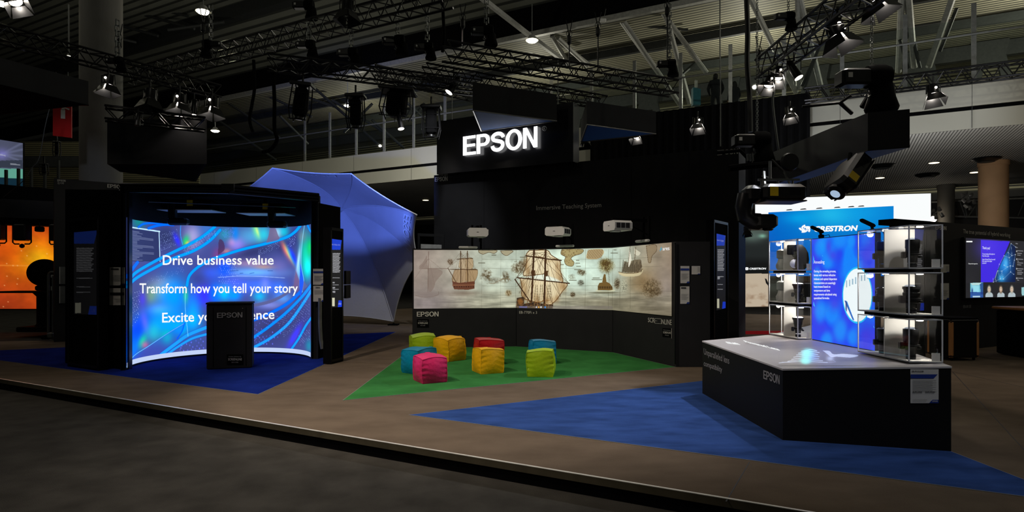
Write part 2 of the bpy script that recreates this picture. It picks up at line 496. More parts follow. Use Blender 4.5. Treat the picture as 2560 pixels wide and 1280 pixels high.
# ------------------------------------------------------------------ pictures drawn on a surface (colours kept on the mesh)
class Art:
    def __init__(s, px, py, base):
        s.x, s.y = px, py
        s.c = np.tile(np.array(base, float), (len(px), 1))
    def mix(s, a, col):
        a = a[:, None]
        s.c = s.c * (1 - a) + np.array(col, float) * a
    def blob(s, cx, cy, rx, ry, col, a=1.0, rot=0.0, p=2.0):
        dx, dy = s.x - cx, s.y - cy
        c, n = math.cos(rot), math.sin(rot)
        q = ((dx * c + dy * n) / rx) ** 2 + ((-dx * n + dy * c) / ry) ** 2
        s.mix(a * np.exp(-q ** (p / 2)), col)
    def fill(s, poly, col, a=1.0):
        x, y = s.x, s.y
        ins = np.zeros(len(x), bool)
        n = len(poly)
        for i in range(n):
            x0, y0 = poly[i]; x1, y1 = poly[(i + 1) % n]
            if y0 == y1: continue
            hit = ((y0 > y) != (y1 > y)) & (x < (x1 - x0) * (y - y0) / (y1 - y0) + x0)
            ins ^= hit
        s.mix(a * ins, col)
    def line(s, pts, w, col, a=1.0, soft=0.6):
        d2 = np.full(len(s.x), 1e9)
        for (x0, y0), (x1, y1) in zip(pts[:-1], pts[1:]):
            dx, dy = x1 - x0, y1 - y0
            L = dx * dx + dy * dy + 1e-9
            t = np.clip(((s.x - x0) * dx + (s.y - y0) * dy) / L, 0, 1)
            d2 = np.minimum(d2, (s.x - x0 - t * dx) ** 2 + (s.y - y0 - t * dy) ** 2)
        d = np.sqrt(d2)
        s.mix(a * np.clip((w / 2 + soft / 2 - d) / soft, 0, 1), col)
    def noise(s, sx, sy, seed=0, octv=3):
        r = np.random.RandomState(seed)
        out = np.zeros(len(s.x)); amp = 1.0; tot = 0
        for o in range(octv):
            g = r.rand(64, 64)
            u = s.x / sx * 2 ** o; v = s.y / sy * 2 ** o
            i, j = np.floor(u).astype(int), np.floor(v).astype(int)
            fu, fv = u - i, v - j
            fu = fu * fu * (3 - 2 * fu); fv = fv * fv * (3 - 2 * fv)
            a = g[i % 64, j % 64]; b = g[(i + 1) % 64, j % 64]; c = g[i % 64, (j + 1) % 64]; d = g[(i + 1) % 64, (j + 1) % 64]
            out += amp * ((a * (1 - fu) + b * fu) * (1 - fv) + (c * (1 - fu) + d * fu) * fv); tot += amp; amp *= 0.5
        return out / tot
def bez(p, n=24):
    """smooth curve through points"""
    out = []
    q = [p[0]] + list(p) + [p[-1]]
    for i in range(1, len(q) - 2):
        for k in range(n):
            t = k / n
            r = []
            for c in range(2):
                a, b, d, e = q[i - 1][c], q[i][c], q[i + 1][c], q[i + 2][c]
                r.append(0.5 * (2 * b + (d - a) * t + (2 * a - 5 * b + 4 * d - e) * t * t + (3 * b - a - 3 * d + e) * t ** 3))
            out.append(tuple(r))
    out.append(tuple(p[-1]))
    return out
def painted(name, pos, art, m, parent, **tags):
    """pos: (nv, nu, 3) grid of places; art(px, py) -> n x 3 sRGB colours"""
    nv, nu, _ = pos.shape
    V = pos.reshape(-1, 3)
    px = CX + F * V[:, 0] / V[:, 1]; py = HZ - F * (V[:, 2] - EYE) / V[:, 1]
    c = np.clip(art(px, py) / 255.0, 0, 1)
    i = np.arange(nv - 1)[:, None] * nu + np.arange(nu - 1)[None, :]
    i = i.reshape(-1)
    fs = np.stack([i, i + 1, i + nu + 1, i + nu], 1)
    me = bpy.data.meshes.new(name)
    org = np.array(ORG[parent.name]) if parent is not None else V.mean(0)
    me.vertices.add(len(V)); me.vertices.foreach_set('co', (V - org).astype('f').ravel())
    me.loops.add(len(fs) * 4); me.polygons.add(len(fs))
    me.polygons.foreach_set('loop_start', np.arange(len(fs)) * 4)
    me.loops.foreach_set('vertex_index', fs.ravel().astype('i'))
    me.update(calc_edges=True); me.validate()
    at = me.color_attributes.new('art', 'FLOAT_COLOR', 'POINT')
    l = np.where(c <= 0.04045, c / 12.92, ((c + 0.055) / 1.055) ** 2.4)
    at.data.foreach_set('color', np.concatenate([l, np.ones((len(l), 1))], 1).astype('f').ravel())
    me.materials.append(m)
    o = bpy.data.objects.new(name, me)
    link(o, parent)
    if parent is None:
        o.location = org; ORG[o.name] = Vector(org)
    if tags: tag(o, **tags)
    return o
def flat_grid(tl, tr, br, bl, nu, nv):
    tl, tr, br, bl = (np.array(p) for p in (tl, tr, br, bl))
    u = np.linspace(0, 1, nu)[None, :, None]; v = np.linspace(0, 1, nv)[:, None, None]
    return (tl * (1 - u) + tr * u) * (1 - v) + (bl * (1 - u) + br * u) * v
# ------------------------------------------------------------------ the setting
def struct(b, name, m, smooth=False):
    return b.build(name, m, None, smooth, kind='structure')
struct(MB().poly([(-70, -8, -0.15), (70, -8, -0.15), (70, 80, -0.15), (-70, 80, -0.15)]), 'floor', M['hall'])
PB0 = 4.33
plat = [AB(-14, PB0), AB(20, PB0), AB(20, 26), (-3, 30, 0), (-9.0, 22, 0), (-9.6, 14.3, 0), (-12.6, 13.8, 0)]
plat = [Vector((p[0], p[1], -0.15)) for p in plat]
struct(MB().prism(plat, (0, 0, 0.15)), 'floor', M['brown'])
bdir = AB(0, 1)
struct(MB().obox(AB(-14, PB0 - 0.016, -0.055), AB(34, 0), bdir * 0.016, (0, 0, 0.055)), 'trim_1', M['lip'])
tb = MB()
tb.obox(AB(-14, PB0 - 0.017, 0.0), AB(34, 0), bdir * 0.022, (0, 0, 0.005))
struct(tb, 'trim_2', M['strip'])
struct(MB().obox(AB(-14, PB0 - 0.004, -0.15), AB(34, 0), bdir * 0.004, (0, 0, 0.095)), 'baseboard_front', M['matte'])

def carpet(name, pts, m, label, z=0.004):
    c = sum(pts, Vector()) / len(pts)
    t = thing(name, label, 'carpet', (c.x, c.y, 0))
    MB().prism([Vector((p.x, p.y, 0.0005)) for p in pts], (0, 0, z)).build('pile', m, t)
    for i in range(len(pts)):
        MB().tube([Vector((p.x, p.y, 0.003)) for p in (pts[i], pts[(i + 1) % len(pts)])], 0.003, 4).build('edge_tape', M['letter'], t)
    return t
carpet('carpet', [G(-142, 883), G(645, 986.5), G(990, 830)], M['navy'], 'royal blue triangular carpet under the curved screen booth', 0.0040)
carpet('carpet', [G(857, 1001.5), G(1688, 918), Vector((1.955, 11.95, 0)), Vector((.088, 12.95, 0)), Vector((-2.045, 12.62, 0))], M['green'], 'green triangular carpet under the cube beanbags', 0.0041)
carpet('carpet', [G(1022, 1038), G(1883, 938), G(2725, 1264)], M['blue'], 'bright blue triangular carpet around the lens display counter', 0.0042)
carpet('carpet', [G(1850, 836), G(1850, 828), G(2100, 826), G(2100, 838)], M['red'], 'strip of red carpet behind the lens counter', 0.0043)

for k, (p_, q_) in enumerate((((1874, 1155), (1815, 1254)), ((2381, 929), (2600, 1168)), ((2381, 929), (2560, 968)))):
    p_, q_ = G(*p_), G(*q_); n_ = (q_ - p_).cross(Vector((0, 0, 1))).normalized() * .004
    struct(MB().prism([p_ - n_, p_ + n_, q_ + n_, q_ - n_], (0, 0, .0012)), 'trim_%d' % (6 + k), M['ink'])
# ---- roof
deck = stripes('ribbed_roof_deck', (140, 138, 120), (62, 62, 55), AB(0, 1), 0.26, 0.5, bump=0.6)
deck2 = stripes('wide_ribbed_roof_deck', (120, 122, 112), (60, 62, 58), AB(0, 1), 0.55, 0.6, bump=0.6)
wallrib = stripes('ribbed_wall_cladding', (150, 146, 122), (48, 47, 42), (0, 0, 1), 0.2, 0.5, bump=0.6)
def strip(b0, z0, b1, z1, a0=-70, a1=60, th=0.12):
    return MB().prism([AB(a0, b0, z0), AB(a1, b0, z0), AB(a1, b1, z1), AB(a0, b1, z1)], (0, 0, th))
struct(strip(28.0, 13.75, 44.0, 13.5), 'ceiling', deck)
struct(strip(23.6, 16.4, 28.2, 15.1), 'ceiling', deck2)
struct(strip(2.0, 17.6, 23.0, 16.7), 'ceiling', deck2)
struct(MB().obox(AB(-70, 28.0, 13.7), AB(130, 0), bdir * 0.2, (0, 0, 1.5)), 'wall_clerestory', M['matte'])
struct(MB().obox(AB(-70, 23.0, 16.0), AB(130, 0), bdir * 0.6, (0, 0, 0.9)), 'ceiling', M['darksteel'])
struct(MB().obox(AB(-70, 44, -0.15), AB(130, 0), bdir * 0.2, (0, 0, 13.8)), 'wall_back', wallrib)
struct(MB().obox(AB(-70, 43.4, -0.15), AB(130, 0), bdir * 0.1, (0, 0, 6.4)), 'wall_back', M['deep'])  # added dark sheet over the lower wall, hiding its lit ribs
struct(MB().obox(AB(-70, 39.6, 12.75), AB(130, 0), bdir * 0.4, (0, 0, 0.75)), 'beam', M['darksteel'])
struct(MB().obox(AB(-70, 27.8, 13.55), AB(130, 0), bdir * 0.25, (0, 0, 0.25)), 'beam', M['greysteel'])
struct(MB().obox(AB(-70, 31.5, 13.2), AB(130, 0), bdir * 0.25, (0, 0, 0.4)), 'beam', M['darksteel'])
struct(MB().obox(AB(-70, 35.5, 13.1), AB(130, 0), bdir * 0.2, (0, 0, 0.4)), 'beam', M['darksteel'])
# far ends of the hall
struct(MB().box((-55, 30, 8), (0.3, 130, 17)), 'wall_left', M['darksteel'])
struct(MB().box((60, 30, 8), (0.3, 130, 17)), 'wall_right', M['darksteel'])
# splayed brackets below the far beam
for a in (-20.3, -15.6, -11.2, -6.3, -1.5, 3.6, 6.6, 11.5):
    c = AB(a, 39.6, 0); u = AB(1, 0)
    b = MB()
    pts = [(-0.75, 13.5), (0.75, 13.5), (0.6, 12.7), (1.25, 9.4), (0.85, 9.4), (0.28, 12.2), (-0.28, 12.2), (-0.85, 9.4), (-1.25, 9.4), (-0.6, 12.7)]
    # three convex pieces so the outline keeps its open foot
    for poly in ([pts[0], pts[1], pts[2], pts[9]], [pts[9], pts[2], pts[5], pts[6]], [pts[2], pts[3], pts[4], pts[5]], [pts[9], pts[6], pts[7], pts[8]]):
        b.prism([c + u * x + Vector((0, 0, z)) for x, z in poly], -bdir * 0.3)
    struct(b, 'beam', M['darksteel'])
# tubes of the roof trusses
def strut(x0, y0, b0, x1, y1, b1, r=0.12, m='greysteel'):
    struct(MB().tube([PB(x0, y0, b0), PB(x1, y1, b1)], r, 8), 'beam', M[m], True)
for q in ((1359, 75, 1470, 160), (1542, 37, 1660, 202), (1560, 55, 1700, 262), (1644, 15, 1766, 182), (1666, 41, 1724, 259), (1876, -4, 1940, 130),
          (2000, -4, 2052, 216), (1995, -4, 1997, 222), (2272, -4, 2286, 168), (2381, -4, 2322, 167), (2254, -4, 2246, 180),
          (1275, 90, 1348, 144), (1380, 90, 1420, 158), (1395, 95, 1470, 165), (1940, 130, 1990, 230)):
    strut(q[0], q[1], 28.6, q[2], q[3], 31.0)
for q in ((2262, 6, 2300, 170), (2392, 20, 2350, 128), (1560, 60, 1720, 75), (2052, 105, 2010, 225), (2052, 110, 2005, 215), (1617, 130, 1690, 118),
          (1690, 200, 1735, 160), (2254, 70, 2290, 115), (2250, 100, 2270, 170), (2254, 72, 2370, 54)):
    strut(q[0], q[1], 29.5, q[2], q[3], 30.5, 0.07, 'darksteel')
for q in ((640, 225, 780, 292), (775, 210, 965, 378), (690, 215, 840, 268), (700, 290, 770, 360), (830, 250, 960, 330), (930, 300, 1010, 370), (560, 250, 700, 345),
          (545, 300, 690, 400), (1010, 250, 1085, 318), (1030, 300, 1060, 260), (860, 330, 930, 260)):
    strut(q[0], q[1], 28.8, q[2], q[3], 31.0, 0.09, 'darksteel')
for q in ((270, 12, 486, 72), (270, 55, 395, 90), (40, 40, 180, 100), (0, 66, 175, 64), (35, 58, 175, 5), (100, 38, 165, 92), (300, 0, 470, 40), (270, 90, 340, 106), (420, 75, 560, 55)):
    strut(q[0], q[1], 21.0, q[2], q[3], 22.5, 0.08, 'darksteel')

# ---- gallery (mezzanine) along the hall
GB = 25.4
struct(MB().obox(AB(-60, GB + 0.1, 7.6), AB(120, 0), bdir * 6.5, (0, 0, 0.45)), 'floor', M['concrete'])
slat = stripes('slatted_soffit', (172, 170, 162), (86, 85, 82), AB(1, 0), 0.10, 0.6, bump=0.4)
struct(MB().obox(AB(-60, GB + 0.05, 6.4), AB(120, 0), bdir * 16.5, (0, 0, 0.2)), 'ceiling', slat)
for (z0, z1, off, m) in ((7.16, 8.02, 0.0, 'fascia'), (7.02, 7.16, 0.14, 'matte'), (6.4, 7.02, 0.02, 'fascia')):
    struct(MB().obox(AB(-60, GB + off, z0), AB(120, 0), bdir * 0.05, (0, 0, z1 - z0)), 'wall_gallery', M[m])
b = MB()
for k in range(-14, 16):
    b.obox(AB(GB * (-0.159 + 0.0766 * 2 * k), GB - 0.003, 6.42), AB(0.012, 0), bdir * 0.01, (0, 0, 1.58))
struct(b, 'trim_3', M['darksteel'])
t = thing('gallery_railing', 'glass railing with grey steel posts along the edge of the upper gallery', 'railing', AB(0, GB, 8.02))
for k in range(-12, 9):
    a = GB * (-0.159 + 0.0766 * k)
    MB().obox(AB(a, GB + 0.1, 8.02), AB(0.14, 0), bdir * 0.05, (0, 0, 2.6)).build('post', M['steel'], t)
MB().tube([AB(-38, GB + 0.05, 9.57), AB(20, GB + 0.05, 9.57)], 0.035, 8).build('handrail', M['steel'], t, True)
MB().obox(AB(-38, GB + 0.2, 8.05), AB(58, 0), bdir * 0.015, (0, 0, 2.1)).build('glass_pane', M['glass'], t)
# downlights and speakers in the soffit
dl = thing('soffit_downlight', 'x', 'downlight', (0, 0, 0), 'downlights in the gallery soffit')
MB().lathe([(0.26, 0.0), (0.26, -0.03), (0.2, -0.04)], (0, 0, 0), n=20).build('rim', M['steel'], dl, True)
MB().lathe([(0.2, -0.041), (0.19, -0.05)], (0, 0, 0), n=20).build('lens', M['downlight'], dl)
spots = [(2335, 405, 'square of light on the slatted soffit, left of the tan column'), (2437, 429, 'lit downlight close to the left edge of the tan column'),
         (2200, 443, 'lit downlight in the soffit above the white banner'), (1990, 458, 'lit downlight just under the long black beam'),
         (1064, 499, 'lit downlight in the dark soffit between canopy and tall black wall')]
for i, (x, y, lb) in enumerate(spots):
    loc = G(x, y, 6.4)
    if i == 0:
        dl.location = loc; dl['label'] = lb
    else:
        copy_tree(dl, loc, lb)
sp = thing('ceiling_speaker', 'x', 'speaker', (0, 0, 0), 'round speakers in the gallery soffit')
MB().lathe([(0.5, 0.0), (0.52, -0.05), (0.3, -0.16), (0.1, -0.17)], (0, 0, 0), n=20).build('housing', M['satin'], sp, True)
MB().lathe([(0.3, -0.165), (0.28, -0.175)], (0, 0, 0), n=20).build('grille', M['darksteel'], sp)
for i, (x, y, lb) in enumerate([(2205, 412, 'round black speaker in the soffit above the tilted projector'), (2318, 435, 'round black speaker in the soffit left of two downlights'), (2466, 395, 'round black speaker in the soffit partly behind the tan column')]):
    loc = G(x, y, 6.4)
    if i == 0:
        sp.location = loc; sp['label'] = lb
    else:
        copy_tree(sp, loc, lb)
# columns
def column(name, px, w, Y, z0, z1, m):
    r = w / 2 / F * Y
    c = P(px, HZ, Y)
    b = MB().lathe([(r, z0), (r, z1)], (c.x, c.y + r, 0), n=40)
    return struct(b, name, M[m], True), Vector((c.x, c.y + r, 0)), r
_, cc, cr = column('column', 221.5, 95, 17.6, 0, 17.4, 'concrete')
_, c2, r2 = column('column', 2508, 63, 26.0, 0, 6.4, 'tan')
struct(MB().lathe([(r2 * 1.06, 6.2), (r2 * 1.06, 6.39)], c2, n=40), 'trim_4', M['tan'], True)
_, c3, r3 = column('column', 2378, 37, 33.0, 0, 6.4, 'greycol')
struct(MB().lathe([(r3 * 1.08, 6.2), (r3 * 1.08, 6.39)], c3, n=30), 'trim_5', M['greycol'], True)
# black drape hung over the gallery front
db = MB()
a0, a1 = [GB * (CA * t - SA) / (CA + SA * t) for t in ((1486 - CX) / F, (2027 - CX) / F)]
n = 160
top, bot = [], []
for i in range(n + 1):
    a = a0 + (a1 - a0) * i / n
    o = 0.05 * math.sin(i * 1.1) + 0.02 * math.sin(i * 2.7)
    top.append(AB(a, GB - 0.5 + o * 0.6, 8.16)); bot.append(AB(a, GB - 0.5 + o, 4.3))
vs = top + bot
db.add(vs, [(i, n + 1 + i, n + 2 + i, i + 1) for i in range(n)])
db.build('drape', M['matte'], None, True, label='wide black drape hung over the gallery front behind the tall black wall', cat='drape')
# people standing on the gallery
def person(px, Y, label, face, scale=1.0, bag=False):
    z0 = 8.05
    c = P(px, HZ, Y); c.z = z0
    t = thing('person', label, 'person', c)
    J = {'pel': (0, 0, .95), 'wst': (0, 0, 1.12), 'chs': (0, .01, 1.36), 'nk': (0, 0, 1.52), 'hd': (0, -.015, 1.63), 'tp': (0, -.02, 1.74),
         'lh': (-.1, 0, .9), 'lk': (-.13, -.02, .5), 'la': (-.15, .03, .09), 'lt': (-.17, -.13, .04), 'rh': (.1, 0, .9), 'rk': (.13, -.02, .5), 'ra': (.15, .03, .09), 'rt': (.17, -.13, .04),
         'ls': (-.19, .01, 1.43), 'le': (-.29, .02, 1.15), 'lw': (-.22, -.16, .98), 'lf': (-.19, -.23, .95), 'rs': (.19, .01, 1.43), 're': (.29, .02, 1.15), 'rw': (.22, -.16, .98), 'rf': (.19, -.23, .95)}
    Rr = dict(pel=.19, wst=.20, chs=.225, nk=.065, hd=.105, tp=.07, lh=.11, lk=.07, la=.05, lt=.04, rh=.11, rk=.07, ra=.05, rt=.04, ls=.095, le=.07, lw=.038, lf=.03, rs=.095, re=.07, rw=.038, rf=.03)
    E = [('pel', 'wst'), ('wst', 'chs'), ('chs', 'nk'), ('nk', 'hd'), ('hd', 'tp'), ('pel', 'lh'), ('lh', 'lk'), ('lk', 'la'), ('la', 'lt'), ('pel', 'rh'), ('rh', 'rk'), ('rk', 'ra'), ('ra', 'rt'),
         ('chs', 'ls'), ('ls', 'le'), ('le', 'lw'), ('lw', 'lf'), ('chs', 'rs'), ('rs', 're'), ('re', 'rw'), ('rw', 'rf')]
    k = list(J)
    rot = Matrix.Rotation(face, 3, 'Z')
    me = bpy.data.meshes.new('body')
    me.from_pydata([tuple(rot @ Vector(J[j]) * scale) for j in k], [(k.index(a), k.index(b_)) for a, b_ in E], [])
    o = bpy.data.objects.new('body', me); link(o, t); me.materials.append(M['cloth'])
    md = o.modifiers.new('skin', 'SKIN')
    for i, j in enumerate(k):
        me.skin_vertices[0].data[i].radius = (Rr[j] * scale * (1.0 if j not in ('pel', 'wst', 'chs') else 1.0), Rr[j] * scale * (1.0 if j not in ('chs', 'wst', 'pel') else .8))
    me.skin_vertices[0].data[0].use_root = True
    o.modifiers.new('sub', 'SUBSURF').levels = 2
    o.modifiers['sub'].render_levels = 2
    hb = MB().ball(c + rot @ Vector((0, .012, 1.655)) * scale, .118 * scale, 14, 10, (.88, .95, 1.05))
    if bag:
        hb.ball(c + rot @ Vector((0, .05, 1.55)) * scale, .11 * scale, 12, 8, (1, .7, 1.5))
    hb.build('hair', M['hair'], t, True)
    MB().ball(c + rot @ Vector((0, -.03, 1.645)) * scale, .1 * scale, 14, 10, (.78, .95, 1.15)).ball(c + rot @ Vector((0, -.132, 1.64)) * scale, .018 * scale, 8, 6, (1, 1.2, 1.4)).build('face', M['skin'], t, True)
    for sx in (-1, 1):
        fb = MB()
        for q in range(4):
            p0 = Vector((sx * (.19 - .012 * q), -.22 - .004 * q, .955 + .012 * (q - 1.5)))
            fb.tube([c + rot @ p0 * scale, c + rot @ (p0 + Vector((-sx * .03, -.035, -.012))) * scale, c + rot @ (p0 + Vector((-sx * .045, -.05, -.045))) * scale], .009, 6)
        fb.tube([c + rot @ Vector((sx * .18, -.2, .98)) * scale, c + rot @ Vector((sx * .15, -.23, .985)) * scale, c + rot @ Vector((sx * .135, -.25, .97)) * scale], .01, 6)
        fb.build('hand', M['skin'], t, True)
    return t
person(1789, 25.6, 'person in dark jacket standing at the gallery railing with legs apart', 2.9, 1.03)
person(1836, 26.1, 'person in dark coat with longer hair behind a railing post on the gallery', 3.5, 0.94, True)
# small turquoise info stand on the gallery
t = thing('info_sign', 'small turquoise sign stand on the gallery left of the standing people', 'sign', P(1741, 262, 27))
sf = plane_surf(P(1741, 260, 27), P(1760, 260, 27), P(1741, 200, 27))
MB().prism([P(1733, 262, 27), P(1752, 262, 27), P(1752, 222, 27), P(1733, 218, 27)], (0, 0.3, 0)).build('stand', mat('turquoise_panel', (54, 120, 140), 0.5), t)
MB().prism([P(1738, 219, 27), P(1744, 218, 27), P(1744, 201, 27), P(1738, 200, 27)], (0, 0.1, 0)).build('topper', M['paper'], t)
# ------------------------------------------------------------------ tall black wall, hanging sign, hanging wedges
WB = 15.2
def a_of(px, b):
    t = (px - CX) / F
    return b * (CA * t - SA) / (CA + SA * t)
wa0, wa1 = a_of(1085, WB), a_of(1847, WB)
t = thing('exhibit_wall', 'tall plain black wall with small grey heading in the middle of the stand', 'wall', AB((wa0 + wa1) / 2, WB, 0))
MB().obox(AB(wa0, WB, 0.005), AB(wa1 - wa0, 0), bdir * 1.1, (0, 0, 4.5)).build('panel', M['black'], t)
wb = MB()
for k in (1, 2, 4, 5):
    wb.obox(AB(wa0 + (wa1 - wa0) * k / 6 + .3, WB - 0.0005, 0.02), AB(0.008, 0), bdir * 0.004, (0, 0, 4.46))
wb.build('joint', M['matte'], t)
ws = plane_surf(AB(0, WB - 0.004), AB(5, WB - 0.004), AB(0, WB - 0.004, 3), 0.001)
letters('Immersive Teaching System', (1341, 514.5, 525.5), (1503, 506.5, 517.5), ws, M['letterlight'], t)
letters('EPSON', (1087, 443.5, 454), (1119, 441, 452), ws, M['letterlight'], t, bold=0.01)
letters('EPSON', (1793, 376, 388), (1845, 371, 384), ws, M['letterlight'], t, bold=0.01)

SB = 14.75
sa0, sa1 = a_of(1092, SB), a_of(1433, SB)
zb = PB(1092, 436, SB).z; zt = PB(1435, 255, SB).z
t = thing('hanging_sign', 'black hanging sign box with large glowing white letters', 'sign', AB((sa0 + sa1) / 2, SB, zb))
MB().obox(AB(sa0, SB, zb), AB(sa1 - sa0, 0), bdir * 0.4, (0, 0, zt - zb)).build('box', mat('glossy_black_panel', (20, 20, 23), 0.25, var=0.1, scale=2, spec=0.4), t)
ss = plane_surf(AB(0, SB - 0.1), AB(5, SB - 0.1), AB(0, SB - 0.1, 3), 0.0)
letters('EPSON', (1157.5, 342, 389), (1343.5, 315.5, 367.5), ss, M['signlight'], t, 'letter', bold=0.035, depth=0.005)
ss2 = plane_surf(AB(0, SB), AB(5, SB), AB(0, SB, 3), 0.003)
letters('R', (1359, 318, 325), (1363, 317.5, 324.5), ss2, M['letter'], t, 'trademark_letter')
rb = MB()
rp = [ss2(1361 + 5.2 * math.cos(k * math.pi / 12), 321.2 + 5.6 * math.sin(k * math.pi / 12)) for k in range(25)]
rb.tube(rp, 0.006, 4)
rb.build('trademark_ring', M['letter'], t)
for px in (1130, 1395):
    top = PB(px, 150, SB + 0.2)
    MB().tube([Az(px, SB + 0.2, zt), top], 0.012, 6).build('hanging_cable', M['steel'], t)

def wedge(label, FL, FR, BK, z, h, rim=0.03, deep='black'):
    """hanging black box with a triangular underside; corners are pixels of its underside at height z"""
    a, b, c = G(*FL, z) if False else None, None, None
wedges = [
    ('black hanging wedge box with lit blue underside right above the glowing sign', (1182, 275.5), (1392, 302), (1203, 327), 5.4, 205),
    ('black hanging wedge box right of the glowing sign', (1467, 311), (1640, 334), (1452, 354.5), 5.55, 252),
    ('long black hanging box at the upper left edge, above the red sign', (-60, 196), (221, 262), (-60, 266), 4.6, 128),
]
sign_lit_belly = mat('sign_lit_blue_underside', (48, 92, 160), 0.65, var=0.05, spec=0.12)  # blue light from the sign put into the underside colour
for label, FL, FR, BK, z, ytop in wedges:
    p = [P(q[0], q[1], (z - EYE) * F / (HZ - q[1])) for q in (FL, FR, BK)]
    zt_ = EYE + (HZ - ytop) / F * p[0].y
    if FL[0] < 0: p[2] = P(-60, 262, p[1].y + 0.9)
    c = (p[0] + p[1] + p[2]) / 3
    t = thing('hanging_wedge_box', label, 'hanging box', c, 'hanging black boxes over the stand')
    MB().prism([Vector((q.x, q.y, z)) for q in p], (0, 0, zt_ - z)).build('shell', M['black'], t)
    ins = [q + (c - q) * 0.05 for q in p]
    MB().prism([Vector((q.x, q.y, z - 0.004)) for q in ins], (0, 0, 0.003)).build('underside', sign_lit_belly if FL[0] > 0 else M['matte'], t)
    rb = MB()
    for i in range(3):
        rb.tube([p[i] - Vector((0, 0, 0.005)), p[(i + 1) % 3] - Vector((0, 0, 0.005))], 0.014, 6)
    rb.build('edge_profile', M['alu'] if FL[0] > 0 else M['satin'], t)
# flat black hanging box right of the big column
t = thing('hanging_wedge_box', 'wide black hanging box right of the concrete column', 'hanging box', P(392, 410, 15), 'hanging black boxes over the stand')
zz = EYE + (HZ - 410) / F * 15
p0, p1 = P(268, 410, 15), P(517, 409, 15)
k = P(490, 454, (zz - EYE) * F / (HZ - 454)); k0 = P(300, 430, (zz - EYE) * F / (HZ - 430))
MB().prism([Vector((q.x, q.y, zz)) for q in (p0, p1, k, k0)], (0, 0, 112 / F * 15)).build('shell', M['black'], t)
MB().prism([Vector((q.x, q.y, zz - 0.006)) for q in (p0 * .97 + k * .03, p1 * .97 + k0 * .03, k * .97 + p0 * .03, k0 * .97 + p1 * .03)], (0, 0, 0.004)).build('underside', M['matte'], t)

# ------------------------------------------------------------------ three-panel projection wall
AP = [(1034.5, 624.8, 771.7, 12.65), (1290.5, 625.4, 769.4, 12.99), (1531.7, 619.9, 775.1, 11.98), (1680, 606, 790.2, 10.13)]
foot = [P(q[0], HZ, q[3]) for q in AP]
foot[0] = P(1031, HZ, 12.65); foot[3] = P(1690, HZ, 10.06)
foot.append(P(1775, HZ, 10.06)); foot += [Vector((3.35, 13.0, 0)), Vector((-1.85, 13.75, 0))]
t = thing('projection_wall', 'low black wall in three panels carrying the wide sailing ship projection', 'wall', Vector((0.6, 12.3, 0.005)))
MB().prism([Vector((q.x, q.y, 0.005)) for q in foot], (0, 0, 2.045)).build('panel', M['black'], t)
mb = MB()
for q in (foot[1], foot[2]):
    mb.box((q.x, q.y - 0.004, 0.42), (0.008, 0.006, 0.8))
mb.build('joint', M['matte'], t)
PIRATE = Vector((0, 0, 0))
